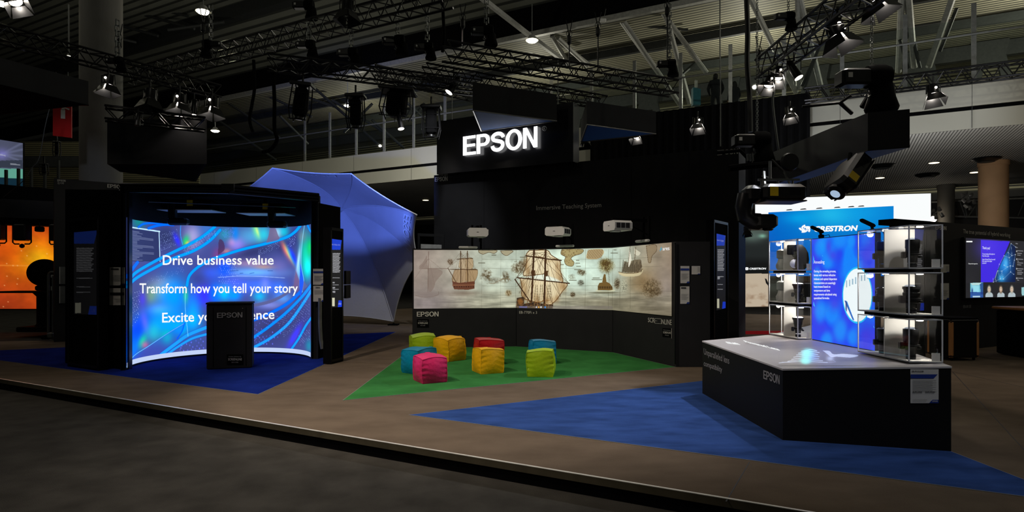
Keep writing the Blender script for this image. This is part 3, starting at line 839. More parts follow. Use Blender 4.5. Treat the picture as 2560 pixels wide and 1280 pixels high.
def ship_art(px, py):
    x, y = (px - 1020) * 3.459, (py - 580) * 3.459
    A = Art(x, y, (186, 190, 172))
    # parchment tones
    A.mix(np.clip((700 - x) / 700, 0, 1) ** 0.8, (176, 160, 150))
    A.blob(1350, 330, 620, 260, (206, 226, 212), 0.95)
    A.blob(800, 330, 260, 200, (192, 200, 186), 0.6)
    A.mix(np.clip((x - 1750) / 550, 0, 1) ** 0.9, (166, 148, 126))
    A.blob(1780, 200, 150, 160, (190, 212, 202), 0.5)
    A.blob(2030, 430, 140, 120, (150, 122, 82), 0.7)
    A.blob(2230, 560, 120, 260, (168, 160, 160), 0.6)
    # sea
    sea = np.clip((y - 480 - 20 * np.sin(x / 240)) / 90, 0, 1)
    wv = A.noise(150, 16, 3, 4)
    A.mix(sea * 0.75, (152, 148, 130))
    A.c *= (1 - (sea * (wv - 0.5) * 0.75))[:, None]
    A.blob(1000, 560, 500, 90, (186, 190, 170), 0.45)
    A.blob(1750, 600, 500, 40, (128, 118, 96), 0.4)
    A.blob(150, 620, 260, 120, (164, 154, 156), 0.8)
    A.mix(np.clip((y - 600) / 60, 0, 1) * np.clip((x - 1500) / 200, 0, 1) * 0.5, (120, 112, 92))
    n = A.noise(90, 70, 5, 5); A.c *= (0.84 + 0.32 * n)[:, None]
    ink = (92, 72, 50)
    # map grid
    for gx in (640, 803, 935, 1007, 1368, 1535, 1735, 1770, 1835, 1925):
        A.line([(gx, 150), (gx - 4, 660)], 2.5, (96, 92, 76), 0.55 if gx > 900 else 0.28)
    for gy in (240, 318, 470, 548):
        A.line([(640, gy - 4), (1100, gy), (1770, gy - 6), (2200, gy - 24)], 2.5, (96, 92, 76), 0.5)
    # land: coasts along the top
    def land(pts, col, a=0.9):
        A.fill(bez(pts + [pts[0]], 8), col, a); A.line(bez(pts + [pts[0]], 8), 4, ink, 0.85)
    land([(1330, 150), (1505, 150), (1500, 185), (1440, 205), (1410, 230), (1436, 262), (1420, 296), (1370, 286), (1352, 250), (1360, 215), (1322, 190)], (168, 152, 108))
    land([(610, 158), (700, 160), (770, 160), (745, 186), (700, 176), (650, 192), (615, 178)], (170, 156, 126), 0.7)
    land([(800, 162), (905, 162), (880, 190), (850, 205), (815, 186)], (170, 156, 126), 0.7)
    land([(2060, 120), (2140, 110), (2150, 160), (2110, 210), (2100, 260), (2080, 262), (2070, 200)], (150, 130, 100), 0.6)
    sp_ = A.noise(9, 9, 9, 2); m = (sp_ > 0.62) & (y < 300) & (x > 1320) & (x < 1500); A.mix(m * 0.4 * np.clip((A.c[:, 2] < 140), 0, 1), ink)
    # faded figures of the chart
    for (cx, cy, rx, ry, c, a) in ((680, 370, 36, 44, (150, 140, 120), .7), (760, 420, 60, 26, (150, 140, 120), .5), (845, 375, 26, 32, (140, 130, 108), .7), (868, 528, 26, 26, (150, 118, 74), .8),
                                   (960, 310, 60, 42, (140, 122, 94), .8), (1000, 280, 50, 30, (130, 112, 86), .6), (1500, 350, 36, 24, (110, 92, 64), .8), (1495, 440, 26, 24, (70, 60, 46), .8), (1425, 540, 20, 22, (84, 64, 40), .9),
                                   (1415, 390, 30, 24, (170, 172, 150), .8), (1715, 290, 62, 58, (150, 124, 66), .95), (1700, 265, 40, 30, (120, 96, 50), .7), (1808, 448, 24, 46, (100, 80, 54), .95), (1866, 470, 34, 52, (196, 196, 172), .9),
                                   (2110, 490, 84, 74, (132, 112, 78), .75), (2140, 520, 44, 30, (96, 78, 50), .6), (365, 258, 24, 24, (132, 106, 84), .8)):
        A.blob(cx, cy, rx, ry, c, a * .6, p=4)
        fine = A.noise(7, 7, int(cx) % 97, 3); A.mix(np.exp(-(((x - cx) / rx) ** 2 + ((y - cy) / ry) ** 2) ** 2) * (fine > .52) * .75 * a, tuple(k * .62 for k in c))
    nn = A.noise(14, 14, 21, 3)
    for (cx, cy, rx, ry) in ((960, 300, 70, 60), (1715, 290, 66, 62), (2110, 490, 90, 80), (680, 380, 50, 60), (845, 390, 40, 50), (1500, 350, 40, 26)):
        q = np.exp(-(((x - cx) / rx) ** 2 + ((y - cy) / ry) ** 2) ** 2); A.mix(q * (nn > 0.55) * 0.55, (84, 66, 42))
    A.line(bez([(700, 440), (740, 445), (790, 420), (850, 400), (890, 420)]), 6, (140, 124, 100), .6)
    A.line([(350, 235), (385, 280)], 4, ink, .6); A.line(bez([(345, 250), (365, 282), (384, 262), (372, 236)]), 4, ink, .6)
    # small print of the chart
    for (x0, y0, x1) in ((970, 218, 1030), (1755, 182, 1812), (1780, 155, 1800), (1455, 245, 1478), (1450, 270, 1485), (1458, 297, 1492), (1440, 325, 1490), (1395, 418, 1455), (1600, 398, 1655), (1592, 412, 1676), (610, 268, 664), (1308, 282, 1345), (725, 200, 760)):
        A.line([(x0, y0), (x1, y0)], 7, (84, 78, 62), 0.6, 3)
    # ghost ship far left
    A.fill(bez([(165, 200), (130, 260), (100, 310), (250, 320), (300, 350), (240, 430), (220, 490), (180, 510), (170, 330)]), (140, 122, 112), .5)
    A.line([(178, 170), (172, 520)], 6, (126, 106, 96), .7); A.line([(100, 318), (345, 316)], 6, (126, 106, 96), .6)
    for q in ((100, 318), (60, 400), (300, 330), (230, 460)): A.line([(178, 230), q], 2.5, (126, 106, 96), .5)
    A.blob(160, 540, 105, 26, (150, 138, 132), .8, p=4); A.line(bez([(60, 545), (120, 562), (200, 560), (262, 540), (262, 515)]), 4, (126, 108, 98), .6)
    # second ship
    for poly, c in (([(448, 232), (440, 300), (470, 322), (505, 318), (500, 230)], (196, 176, 146)), ([(498, 228), (556, 228), (560, 310), (505, 320)], (190, 168, 136)),
                    ([(400, 330), (505, 326), (500, 430), (385, 425)], (180, 154, 122)), ([(500, 326), (600, 326), (580, 420), (505, 430)], (176, 150, 116))):
        A.fill(bez(poly + [poly[0]], 6), c, .9); A.line(bez(poly + [poly[0]], 6), 3, ink, .6)
    for mx in (455, 514): A.line([(mx, 165), (mx + 2, 440)], 7, (84, 62, 44), .9)
    for q in (((360, 322), (600, 326)), ((420, 236), (560, 228)), ((345, 312), (415, 432))): A.line(q, 6, (84, 62, 44), .85)
    for q in ((380, 430), (345, 312), (420, 430), (590, 330), (575, 420), (470, 430), (545, 430)):
        A.line([(455, 175), q], 2, ink, .5); A.line([(514, 175), q], 2, ink, .5)
    A.fill([(383, 425), (440, 440), (520, 432), (578, 425), (574, 490), (520, 500), (400, 496), (388, 470)], (116, 76, 60), .95)
    A.fill([(383, 455), (576, 452), (574, 462), (384, 466)], (150, 108, 84), .8)
    for k in range(9): A.fill([(400 + k * 20, 470), (408 + k * 20, 470), (408 + k * 20, 478), (400 + k * 20, 478)], (60, 40, 32), .8)
    A.blob(480, 530, 130, 24, (126, 106, 92), .5)
    # the great ship
    sail = (220, 208, 176)
    for poly in ([(1050, 158), (1085, 158), (1200, 158), (1240, 200), (1300, 245), (1190, 232), (1030, 208)], [(1028, 210), (1190, 232), (1185, 350), (1110, 370), (1000, 375), (1020, 300)],
                 [(1190, 235), (1308, 245), (1316, 330), (1338, 430), (1260, 400), (1195, 360)], [(968, 400), (1180, 420), (1170, 590), (1080, 600), (990, 560), (985, 470)], [(1190, 425), (1372, 445), (1330, 520), (1270, 600), (1195, 640), (1180, 520)]):
        q = bez(poly + [poly[0]], 8)
        A.fill(q, sail, .96); A.line(q, 7, (96, 66, 34), .9)
    for (cx, cy, rx, ry, a) in ((1030, 300, 26, 80, .6), (1300, 360, 34, 80, .75), (1010, 500, 34, 90, .7), (1330, 480, 40, 50, .8), (1190, 560, 30, 80, .6), (1250, 590, 50, 30, .6), (1090, 560, 40, 50, .5), (1240, 250, 50, 14, .5)):
        A.blob(cx, cy, rx, ry, (156, 122, 80), a * .6)
    A.blob(1110, 300, 40, 60, (232, 220, 190), .6); A.blob(1250, 310, 36, 60, (228, 214, 180), .6); A.blob(1100, 460, 40, 40, (226, 208, 170), .5)
    for k in range(16): A.line(bez([(1035 + k * 18, 225), (1028 + k * 19, 300), (1024 + k * 20, 372)]), 2, (140, 104, 62), .5)
    for k in range(18): A.line(bez([(980 + k * 21, 415), (990 + k * 19, 500), (1010 + k * 16, 590)]), 2, (140, 104, 62), .5)
    A.fill(bez([(1010, 385), (1090, 378), (1190, 372), (1330, 432), (1180, 424), (1080, 405), (1010, 385)], 8), (226, 230, 214), .85)
    for cx_, cy_ in ((1010, 250), (1040, 340), (1290, 290), (1320, 400), (985, 450), (1000, 550), (1350, 470), (1290, 570), (1120, 580), (1200, 600)): A.blob(cx_, cy_, 18, 34, (124, 92, 58), .45)
    for mx, x1 in ((1090, 1066), (1190, 1178)): A.line([(mx, 156), (x1, 640)], 16, (74, 54, 38), .95)
    for q in (((945, 395), (1100, 412), (1395, 444)), ((1018, 206), (1190, 232), (1326, 246)), ((925, 410), (1060, 610))): A.line(q, 10, (74, 54, 38), .95)
    for q in ((940, 398), (925, 412), (990, 620), (1030, 620), (1390, 444), (1320, 560), (1255, 640), (1325, 250), (1010, 210)):
        A.line([(1090, 170), q], 3, (80, 58, 38), .8); A.line([(1190, 170), q], 3, (80, 58, 38), .8)
    for q in ((930, 420), (940, 470), (960, 530), (1000, 600)): A.line([(1078, 340), q], 2.5, (70, 52, 36), .7)
    for lx in (1105, 1150, 1215):
        for k in range(9): A.line([(lx - 6 - k, 470 + k * 15), (lx + 14 + k, 470 + k * 15)], 2, (70, 60, 44), .8)
        A.line([(lx - 2, 455), (lx - 16, 610)], 3, (70, 60, 44), .8); A.line([(lx + 10, 455), (lx + 24, 610)], 3, (70, 60, 44), .8)
    A.fill([(1068, 330), (1100, 330), (1100, 380), (1066, 380)], (86, 62, 42), .9); A.fill([(1178, 335), (1212, 335), (1208, 385), (1178, 385)], (86, 62, 42), .9)
    A.fill([(940, 570), (1000, 560), (1005, 620), (1090, 605), (1180, 622), (1256, 628), (1250, 662), (935, 655)], (66, 54, 46), .95)
    A.blob(972, 600, 26, 28, (150, 104, 60), .8, p=4); m = (A.noise(10, 8, 31, 2) > .55) & (y > 585) & (x > 935) & (x < 1255); A.mix(m * .5, (150, 112, 70))
    A.mix((((x - 1020) % 24) < 4) * (y > 610) * (x > 1090) * (x < 1250) * .6, (170, 140, 96))
    # third ship, upper right, and the crowded galley
    A.fill(bez([(1555, 160), (1590, 150), (1680, 150), (1690, 190), (1640, 232), (1555, 232), (1540, 215), (1555, 160)]), (190, 170, 130), .9)
    for k in range(12): A.line([(1560 + k * 11, 152), (1552 + k * 11, 228)], 4, (96, 66, 38), .7)
    A.fill(bez([(1820, 345), (1900, 358), (1990, 350), (2030, 320), (2025, 352), (1985, 380), (1880, 384), (1830, 366), (1820, 345)]), (212, 200, 164), .95)
    A.line(bez([(1820, 345), (1900, 358), (1990, 350), (2030, 320)]), 5, (110, 84, 50), .9)
    A.fill([(1852, 345), (1868, 250), (1900, 262), (1960, 240), (2010, 236), (2026, 300), (1990, 348), (1900, 354)], (100, 84, 62), .6)
    for k in range(20): A.line([(1850 + k * 9, 350 - k % 3 * 4), (1862 + k * 8, 240 + (k * 37) % 50)], 4, (62, 50, 38), .85)
    A.fill(bez([(1912, 150), (1926, 200), (1930, 250), (1906, 304), (1908, 220)]), (236, 232, 214), .95); A.fill(bez([(1960, 140), (1985, 160), (2010, 180), (1990, 205), (1955, 190)]), (226, 222, 200), .9)
    A.line([(1970, 130), (1960, 240)], 5, ink, .8); A.line([(1922, 120), (1900, 310)], 4, ink, .8)
    # island castle
    A.fill([(1640, 470), (1655, 440), (1680, 436), (1684, 400), (1694, 365), (1708, 365), (1716, 430), (1746, 445), (1770, 480), (1770, 505), (1640, 505)], (124, 100, 60), .95)
    for k in range(8): A.fill([(1648 + k * 15, 470), (1655 + k * 15, 470), (1655 + k * 15, 490), (1648 + k * 15, 490)], (60, 46, 30), .8)
    A.fill(bez([(1625, 500), (1700, 512), (1785, 498), (1770, 515), (1640, 516), (1625, 500)]), (206, 206, 178), .9)
    A.blob(1700, 525, 130, 10, (90, 84, 64), .6, p=4); A.line([(1735, 340), (1745, 440)], 3, ink, .6)
    # task bar of the desktop at the foot of the middle picture
    A.mix((y > 640) * (y < 668) * (x > 930) * (x < 1770) * .55, (128, 122, 116))
    A.fill([(960, 642), (1030, 642), (1030, 656), (960, 656)], (120, 120, 170), .8); A.fill([(1105, 644), (1116, 644), (1116, 656), (1105, 656)], (210, 210, 220), .9)
    A.fill([(1125, 644), (1137, 644), (1137, 656), (1125, 656)], (230, 180, 90), .9); A.fill([(1145, 644), (1155, 644), (1155, 656), (1145, 656)], (240, 240, 240), .9); A.fill([(1180, 644), (1192, 644), (1192, 658), (1180, 658)], (60, 150, 230), .9)
    # corner emblem: slanted bars
    for k in range(4):
        A.fill([(2176 + k * 5, 162 - k * 9), (2192, 126 + k * 9 - 2), (2194, 134 + k * 9 - 2), (2180 + k * 5, 164 - k * 9 + 6)], (90, 190, 226), .95)
    vig = 1 - 0.12 * np.clip(np.abs(x - 1250) / 1200, 0, 1)
    A.c = (A.c * vig[:, None] - 150) * 1.22 + 146
    A.mix(np.clip(1 - (x - 50) / 500, 0, 1) * .25, (150, 138, 132)); A.mix(np.clip((x - 1900) / 400, 0, 1) * .3, (120, 108, 96))
    return np.clip(A.c, 0, 255)
scr = []
for i in range(3):
    (x0, t0, b0, Y0), (x1, t1, b1, Y1) = AP[i], AP[i + 1]
    g = flat_grid(P(x0, t0, Y0) * 1, P(x1, t1, Y1) * 1, P(x1, b1, Y1) * 1, P(x0, b0, Y0) * 1, int((x1 - x0) * 1.5), 230)
    nrm = (P(x1, HZ, Y1) - P(x0, HZ, Y0)).cross(Vector((0, 0, 1))).normalized()
    g = g + np.array(nrm) * 0.008
    scr.append(painted('screen', g, ship_art, M['screen'], t))
MB().tube([Vector((foot[3].x - .02, foot[3].y - .03, 2.03)), Vector((foot[3].x - .02, foot[3].y - .03, .05))], 0.012, 6).build('edge_profile', M['satin'], t)
s0 = plane_surf(foot[0], foot[1], foot[0] + Vector((0, 0, 1)), 0.012); s1 = plane_surf(foot[1], foot[2], foot[1] + Vector((0, 0, 1)), 0.012); s2 = plane_surf(foot[2], foot[3], foot[2] + Vector((0, 0, 1)), 0.012)
letters('EPSON', (1042, 779.5, 791.5), (1096.5, 779, 791), s0, M['letterlight'], t, bold=0.012)
letters('EB-770Fi x 3', (1298, 777.5, 784), (1342.5, 778, 784.5), s1, M['letterlight'], t)
letters('SCR', (1620, 794, 805), (1636.5, 795, 807), s2, M['letterlight'], t)
lb = MB()
for q in (((1637, 796.2), (1641, 796.4)), ((1637, 808), (1653, 809.5)), ((1641, 796.5), (1653, 797.2)), ((1653, 797.2), (1653, 809.5)), ((1637, 802), (1643, 802.4)), ((1637, 796.2), (1637, 808))):
    lb.tube([s2(*q[0]), s2(*q[1])], 0.003, 4)
lb.build('lettering', M['letterlight'], t)
letters('NLINE', (1654.5, 798, 810), (1679, 799.5, 812.5), s2, M['letterlight'], t)
letters('ares', (1656.5, 617.5, 626), (1673.5, 615.5, 625), plane_surf(foot[2], foot[3], foot[2] + Vector((0, 0, 1)), 0.09), M['textglow'], scr[2], 'screen_lettering', bold=0.005)
def plaque(parent, x0, y0, x1, y1, sf, dy=0.0):
    k = MB(); pts = [sf(x0, y0), sf(x1, y0 + dy), sf(x1, y1 + dy), sf(x0, y1)]
    k.poly(pts); parent = k.build('plaque', M['matte'], parent)
    w_ = x1 - x0; h = y1 - y0
    def sq(px, py): return sf(px, py) * 0.9995 + Vector((0, 0, EYE)) * 0.0005
    letters('Screen solutions by', (x0 + w_ * .12, y0 + h * .16, y0 + h * .27), (x1 - w_ * .12, y0 + dy + h * .16, y0 + dy + h * .27), sq, M['letter'], parent)
    letters('SCREENLINE', (x0 + w_ * .08, y0 + h * .38, y0 + h * .6), (x1 - w_ * .08, y0 + dy + h * .38, y0 + dy + h * .6), sq, M['letterlight'], parent)
    letters('BLACK SERIES', (x0 + w_ * .3, y0 + h * .74, y0 + h * .84), (x1 - w_ * .3, y0 + dy + h * .74, y0 + dy + h * .84), sq, M['letter'], parent)
plaque(t, 1042.5, 798, 1072, 818, s0)
plaque(t, 1656, 820, 1679, 842, s2, 1.5)
MB().tube([s2(1679, 821), s2(1679, 846)], 0.004, 4).build('edge_profile', M['letterlight'], t)

# projectors on arms over the three panels
def uh_projector(i, frac, yc, dist, label, bar_px, z_bar):
    q0, q1 = foot[i], foot[i + 1]
    u = (q1 - q0).normalized(); nrm = u.cross(Vector((0, 0, 1))).normalized()
    if nrm.y > 0: nrm = -nrm
    base = q0 + (q1 - q0) * frac; base.z = 0
    R = Matrix((u, -nrm, Vector((0, 0, 1)))).transposed()
    c = base + nrm * dist
    Yc = c.y
    zc = EYE + (HZ - yc) / F * Yc
    c.z = zc
    t = thing('projector', label, 'projector', (c.x, c.y, zc - 0.08), 'white short throw projectors over the projection wall')
    pb = MB()
    prof = [(-.20, -.06), (-.20, .05), (-.17, .085), (.16, .085), (.18, .06), (.205, .05), (.205, -.05), (.18, -.085), (-.17, -.085)]
    pb.prism([c + R @ Vector((x, -.16, z)) for x, z in prof], R @ Vector((0, .34, 0)))
    bd = pb.build('body', M['white'], t)
    MB().obox(c + R @ Vector((-.03, -.163, -.005)), R @ Vector((.045, 0, 0)), R @ Vector((0, .004, 0)), (0, 0, .009)).build('badge', M['ink'], bd)
    vb = MB()
    for k in range(3):
        vb.obox(c + R @ Vector((.204, -.13 + k * .09, -.045)), R @ Vector((.004, 0, 0)), R @ Vector((0, .075, 0)), (0, 0, .085))
    vb.build('vent', M['ink'], bd)
    MB().prism([c + R @ Vector((-.02, -.13, -.086)), c + R @ Vector((.14, -.13, -.086)), c + R @ Vector((.1, .02, -.086)), c + R @ Vector((.02, .02, -.086))], (0, 0, -.02)).build('lens_hood', M['white'], bd)
    ab = MB()
    wall = base + Vector((0, 0, 2.05)); wallp = base - nrm * 0.06
    top = zc + .13
    ab.obox(c + R @ Vector((-.03, -.1, .085)), R @ Vector((.06, 0, 0)), R @ Vector((0, dist + .1, 0)), (0, 0, .05))
    for dx in (-.09, .09):
        p_ = base + u * dx + nrm * .03
        ab.obox(Vector((p_.x, p_.y, 2.05)), u * .04, nrm * .04, (0, 0, top - 2.0))
    ab.tube([c + R @ Vector((.06, .05, .1)), base + u * .09 + nrm * .05 + Vector((0, 0, 2.2))], .014, 6)
    ab.build('mounting_arm', M['matte'], t)
    bc = base + u * bar_px + nrm * .1
    z_ = z_bar
    MB().bbox(Vector((bc.x, bc.y, z_)), (.39, .07, .045), R=R, bev=.012).build('sensor_bar', M['white'], t)
    return t
uh_projector(0, .60, 581.5, .42, 'white projector on its arm above the left panel, seen square on', -0.16, 2.075)
uh_projector(1, .56, 579, .52, 'white projector on its arm above the middle panel, turned aside', -0.03, 2.085)
uh_projector(2, .60, 565, .62, 'white projector above the right panel, seen from its vented side', -0.02, 2.10)

# ------------------------------------------------------------------ cards stuck on walls
def card(label, quad, sf, rows=(), header=None, cut=True, extra=None, name='info_card', sheet='paper', cat='sign', group=None):
    """a white card; quad = (x0,y0,x1,y1) in pixels; cut lower right corner carries a dark tab"""
    x0, y0, x1, y1 = quad; w_, h = x1 - x0, y1 - y0
    def s_(px, py): return sf(px, py)
    def q_(px, py): return sf(px, py) * 0.9993 + Vector((0, 0, EYE)) * 0.0007
    c = sf((x0 + x1) / 2, (y0 + y1) / 2)
    t = thing(name, label, cat, sf((x0 + x1) / 2, y1), group)
    out = [(x0, y0), (x1, y0), (x1, y1 - h * .1), (x1 - w_ * .22, y1 - h * .1), (x1 - w_ * .34, y1), (x0, y1)] if cut else [(x0, y0), (x1, y0), (x1, y1), (x0, y1)]
    eye = Vector((0, 0, EYE))
    sh = MB().prism([s_(*p) for p in out], (c - eye).normalized() * 0.004).build('sheet', M[sheet], t)
    if cut:
        MB().prism([s_(*p) for p in ((x1, y1 - h * .1), (x1 - w_ * .22, y1 - h * .1), (x1 - w_ * .34, y1), (x1, y1))], (c - eye).normalized() * 0.004).build('corner_tab', M['inkblue'], sh)
    if header:
        lines([(x0 + w_ * header[0], y0 + h * header[1], x0 + w_ * header[2], y0 + h * header[3])], q_, M[header[4]], sh, 'header_band')
    if rows:
        lines([(x0 + w_ * r[0], y0 + h * r[1], x0 + w_ * r[2], y0 + h * (r[1] + r[3])) for r in rows], q_, M['letter'] if not extra else M[extra], sh, 'small_print')
    return t, q_
ROWS = [(.1, .44 + k * .06, .9 - .1 * (k % 3), .02) for k in range(6)]
fr = plane_surf(foot[3], foot[4], foot[3] + Vector((0, 0, 1)), 0.012)
card('white card with blue header band, upper of two right of the ship projection', (1701, 665, 1723.5, 708), fr, ROWS, (.02, .14, .98, .26, 'inkblue'))
card('plain white card, lower of two right of the ship projection', (1700.5, 716, 1723.5, 759.5), fr, ROWS, (.1, .05, .65, .13, 'ink'))
card('small white card near the right end of the low black wall', (1729, 665, 1750.5, 686), fr, [(.66, .15 + k * .16, .92, .05) for k in range(4)])

# ------------------------------------------------------------------ cube beanbags
def bean_cube(label, px, py, size, rz, m, seed, sink=0.0):
    Y = EYE * F / (py - HZ)
    c = Vector(((px - CX) / F * Y, Y + size * .35, 0.006))
    t = thing('cube_beanbag', label, 'beanbag', c, 'cube beanbags on the green carpet')
    t.rotation_euler = (0, 0, rz)
    rnd = np.random.RandomState(seed)
    n = 18
    h = size / 2
    b = MB()
    ph = rnd.rand(12) * 6
    def shape(p):
        x, y, z = p
        ax, ay, az = abs(x), abs(y), abs(z)
        q = Vector((x * (1 + .2 * (1 - z * z) * (1 - .62 * y * y)), y * (1 + .2 * (1 - z * z) * (1 - .62 * x * x)), z))
        if z > 0: q.z += .17 * z * (1 - .62 * x * x) * (1 - .62 * y * y) - .05 * z * x * x * y * y
        q.x *= .95; q.y *= .95
        pin = 0.05 * (1 - abs(z)) * max(0, (ax + ay - 1.2))
        q.x *= 1 - pin; q.y *= 1 - pin
        e = max(0, min(1, (ax + ay - 1.0)))          # creases gather towards upright edges
        wr = 0.055 * e * math.sin(z * 13 + ph[0] + 3 * math.sin(x * 2 + ph[1])) * (1 - z * z) + 0.028 * e * math.sin(z * 29 + ph[2] + y * 4)
        if ax > ay: q.x -= math.copysign(wr, x)
        else: q.y -= math.copysign(wr, y)
        q.x += 0.03 * math.sin(z * 2 + ph[3]); q.y += 0.03 * math.sin(z * 2.3 + ph[4])
        tz = (q.z + 1) / 2
        q.z += 0.06 * math.sin(x * 1.6 + ph[5]) * tz + 0.05 * math.sin(y * 1.7 + ph[6]) * tz
        return Vector((q.x * h, q.y * h, max(0.0, (q.z * h + h) * .92)))
    faces = [((1, 0, 0), (0, 1, 0), (0, 0, 1)), ((-1, 0, 0), (0, -1, 0), (0, 0, 1)), ((0, 1, 0), (-1, 0, 0), (0, 0, 1)), ((0, -1, 0), (1, 0, 0), (0, 0, 1)), ((0, 0, 1), (1, 0, 0), (0, 1, 0)), ((0, 0, -1), (1, 0, 0), (0, -1, 0))]
    idx = {}
    def vid(p):
        k = tuple(round(c_, 4) for c_ in p)
        if k not in idx:
            idx[k] = len(b.v); b.v.append(shape(p) + c)
        return idx[k]
    for N, U, V in faces:
        N, U, V = Vector(N), Vector(U), Vector(V)
        for i in range(n):
            for j in range(n):
                q = [vid(N + U * (2 * (i + a) / n - 1) + V * (2 * (j + d) / n - 1)) for a, d in ((0, 0), (1, 0), (1, 1), (0, 1))]
                b.f.append(tuple(q))
    cv = b.build('cover', m, t, True)
    sb = MB()
    for sx, sy in ((1, 1), (1, -1), (-1, 1), (-1, -1)):
        sb.tube([shape((sx, sy, -0.95 + 1.9 * k / 14)) + c for k in range(15)], .006, 5)
    for q in (((-1, -1), (1, -1)), ((1, -1), (1, 1)), ((1, 1), (-1, 1)), ((-1, 1), (-1, -1))):
        sb.tube([shape((q[0][0] + (q[1][0] - q[0][0]) * k / 14, q[0][1] + (q[1][1] - q[0][1]) * k / 14, 1)) + c for k in range(15)], .006, 5)
    sb.build('seam', m, cv, True)
    hb = MB(); p_ = shape((.2, 1, .9)) + c
    hb.tube([p_ + Vector((-.05, 0.0, 0)), p_ + Vector((-.03, .02, .02)), p_ + Vector((.03, .02, .02)), p_ + Vector((.05, 0, 0))], .01, 6)
    hb.build('strap_handle', m, cv, True)
    return t
def cube_mat(n_, c): return mat(n_, c, 0.42, var=0.06, scale=5, bump=0.25, bscale=26, spec=0.35)
lime, yel, teal, pink, redm, cyan = cube_mat('lime_cover', (158, 190, 24)), cube_mat('yellow_cover', (240, 180, 10)), cube_mat('teal_cover', (0, 132, 168)), cube_mat('pink_cover', (232, 42, 110)), cube_mat('red_cover', (180, 14, 24)), cube_mat('turquoise_cover', (0, 128, 176))
bean_cube('lime green cube beanbag at the back left, behind the teal one', 1053, 897, .43, 0.3, lime, 1)
bean_cube('yellow cube beanbag farthest from the platform edge, behind the pink one', 1122, 903, .41, -0.78, yel, 2)
bean_cube('teal cube beanbag partly hidden by the pink one', 1044, 935, .39, -0.7, teal, 3)
bean_cube('bright pink cube beanbag, the only one', 1072, 958, .375, 0.5, pink, 4)
bean_cube('red cube beanbag hidden behind a yellow one', 1221, 912, .44, 0.25, redm, 5)
bean_cube('yellow cube beanbag in front of the red one', 1219, 934, .385, 0.42, yel, 6)
bean_cube('turquoise cube beanbag hidden behind a lime green one', 1357, 910, .40, 0.15, cyan, 7)
bean_cube('lime green cube beanbag in the front right', 1353, 942, .395, -0.12, lime, 8)
# ------------------------------------------------------------------ curved screen booth
BC, BR = Vector((-4.852, 10.393, 0)), 1.40
def cyl_surf(R=BR, eps=0.006):
    def f(px, py):
        dx = (px - CX) / F
        # |t*(dx,1) - C|^2 = R^2, farther crossing
        A = dx * dx + 1; B = -2 * (dx * BC.x + BC.y); C_ = BC.x ** 2 + BC.y ** 2 - R * R
        D = max(B * B - 4 * A * C_, 0)
        Y = (-B + math.sqrt(D)) / (2 * A) - eps
        return P(px, py, Y)
    return f
ang0, ang1 = math.radians(209), math.radians(26.5)
def arc(a, R, z): return Vector((BC.x + R * math.cos(a), BC.y + R * math.sin(a), z))
booth = thing('curved_screen_booth', 'black open booth with a curved wall of bright blue projected picture', 'booth', BC)
nz_, nu_ = 360, 620
aa = np.linspace(ang0, ang1, nu_); zz_ = np.linspace(2.415, 0.035, nz_)
pos = np.zeros((nz_, nu_, 3)); pos[..., 0] = BC.x + BR * np.cos(aa)[None, :]; pos[..., 1] = BC.y + BR * np.sin(aa)[None, :]; pos[..., 2] = zz_[:, None]
def Lp(*q): return [(310 + x / 3.2405, 535 + y / 3.2405) for x, y in q]
def Rp(*q): return [(545 + x / 3.657, 550 + y / 3.657) for x, y in q]
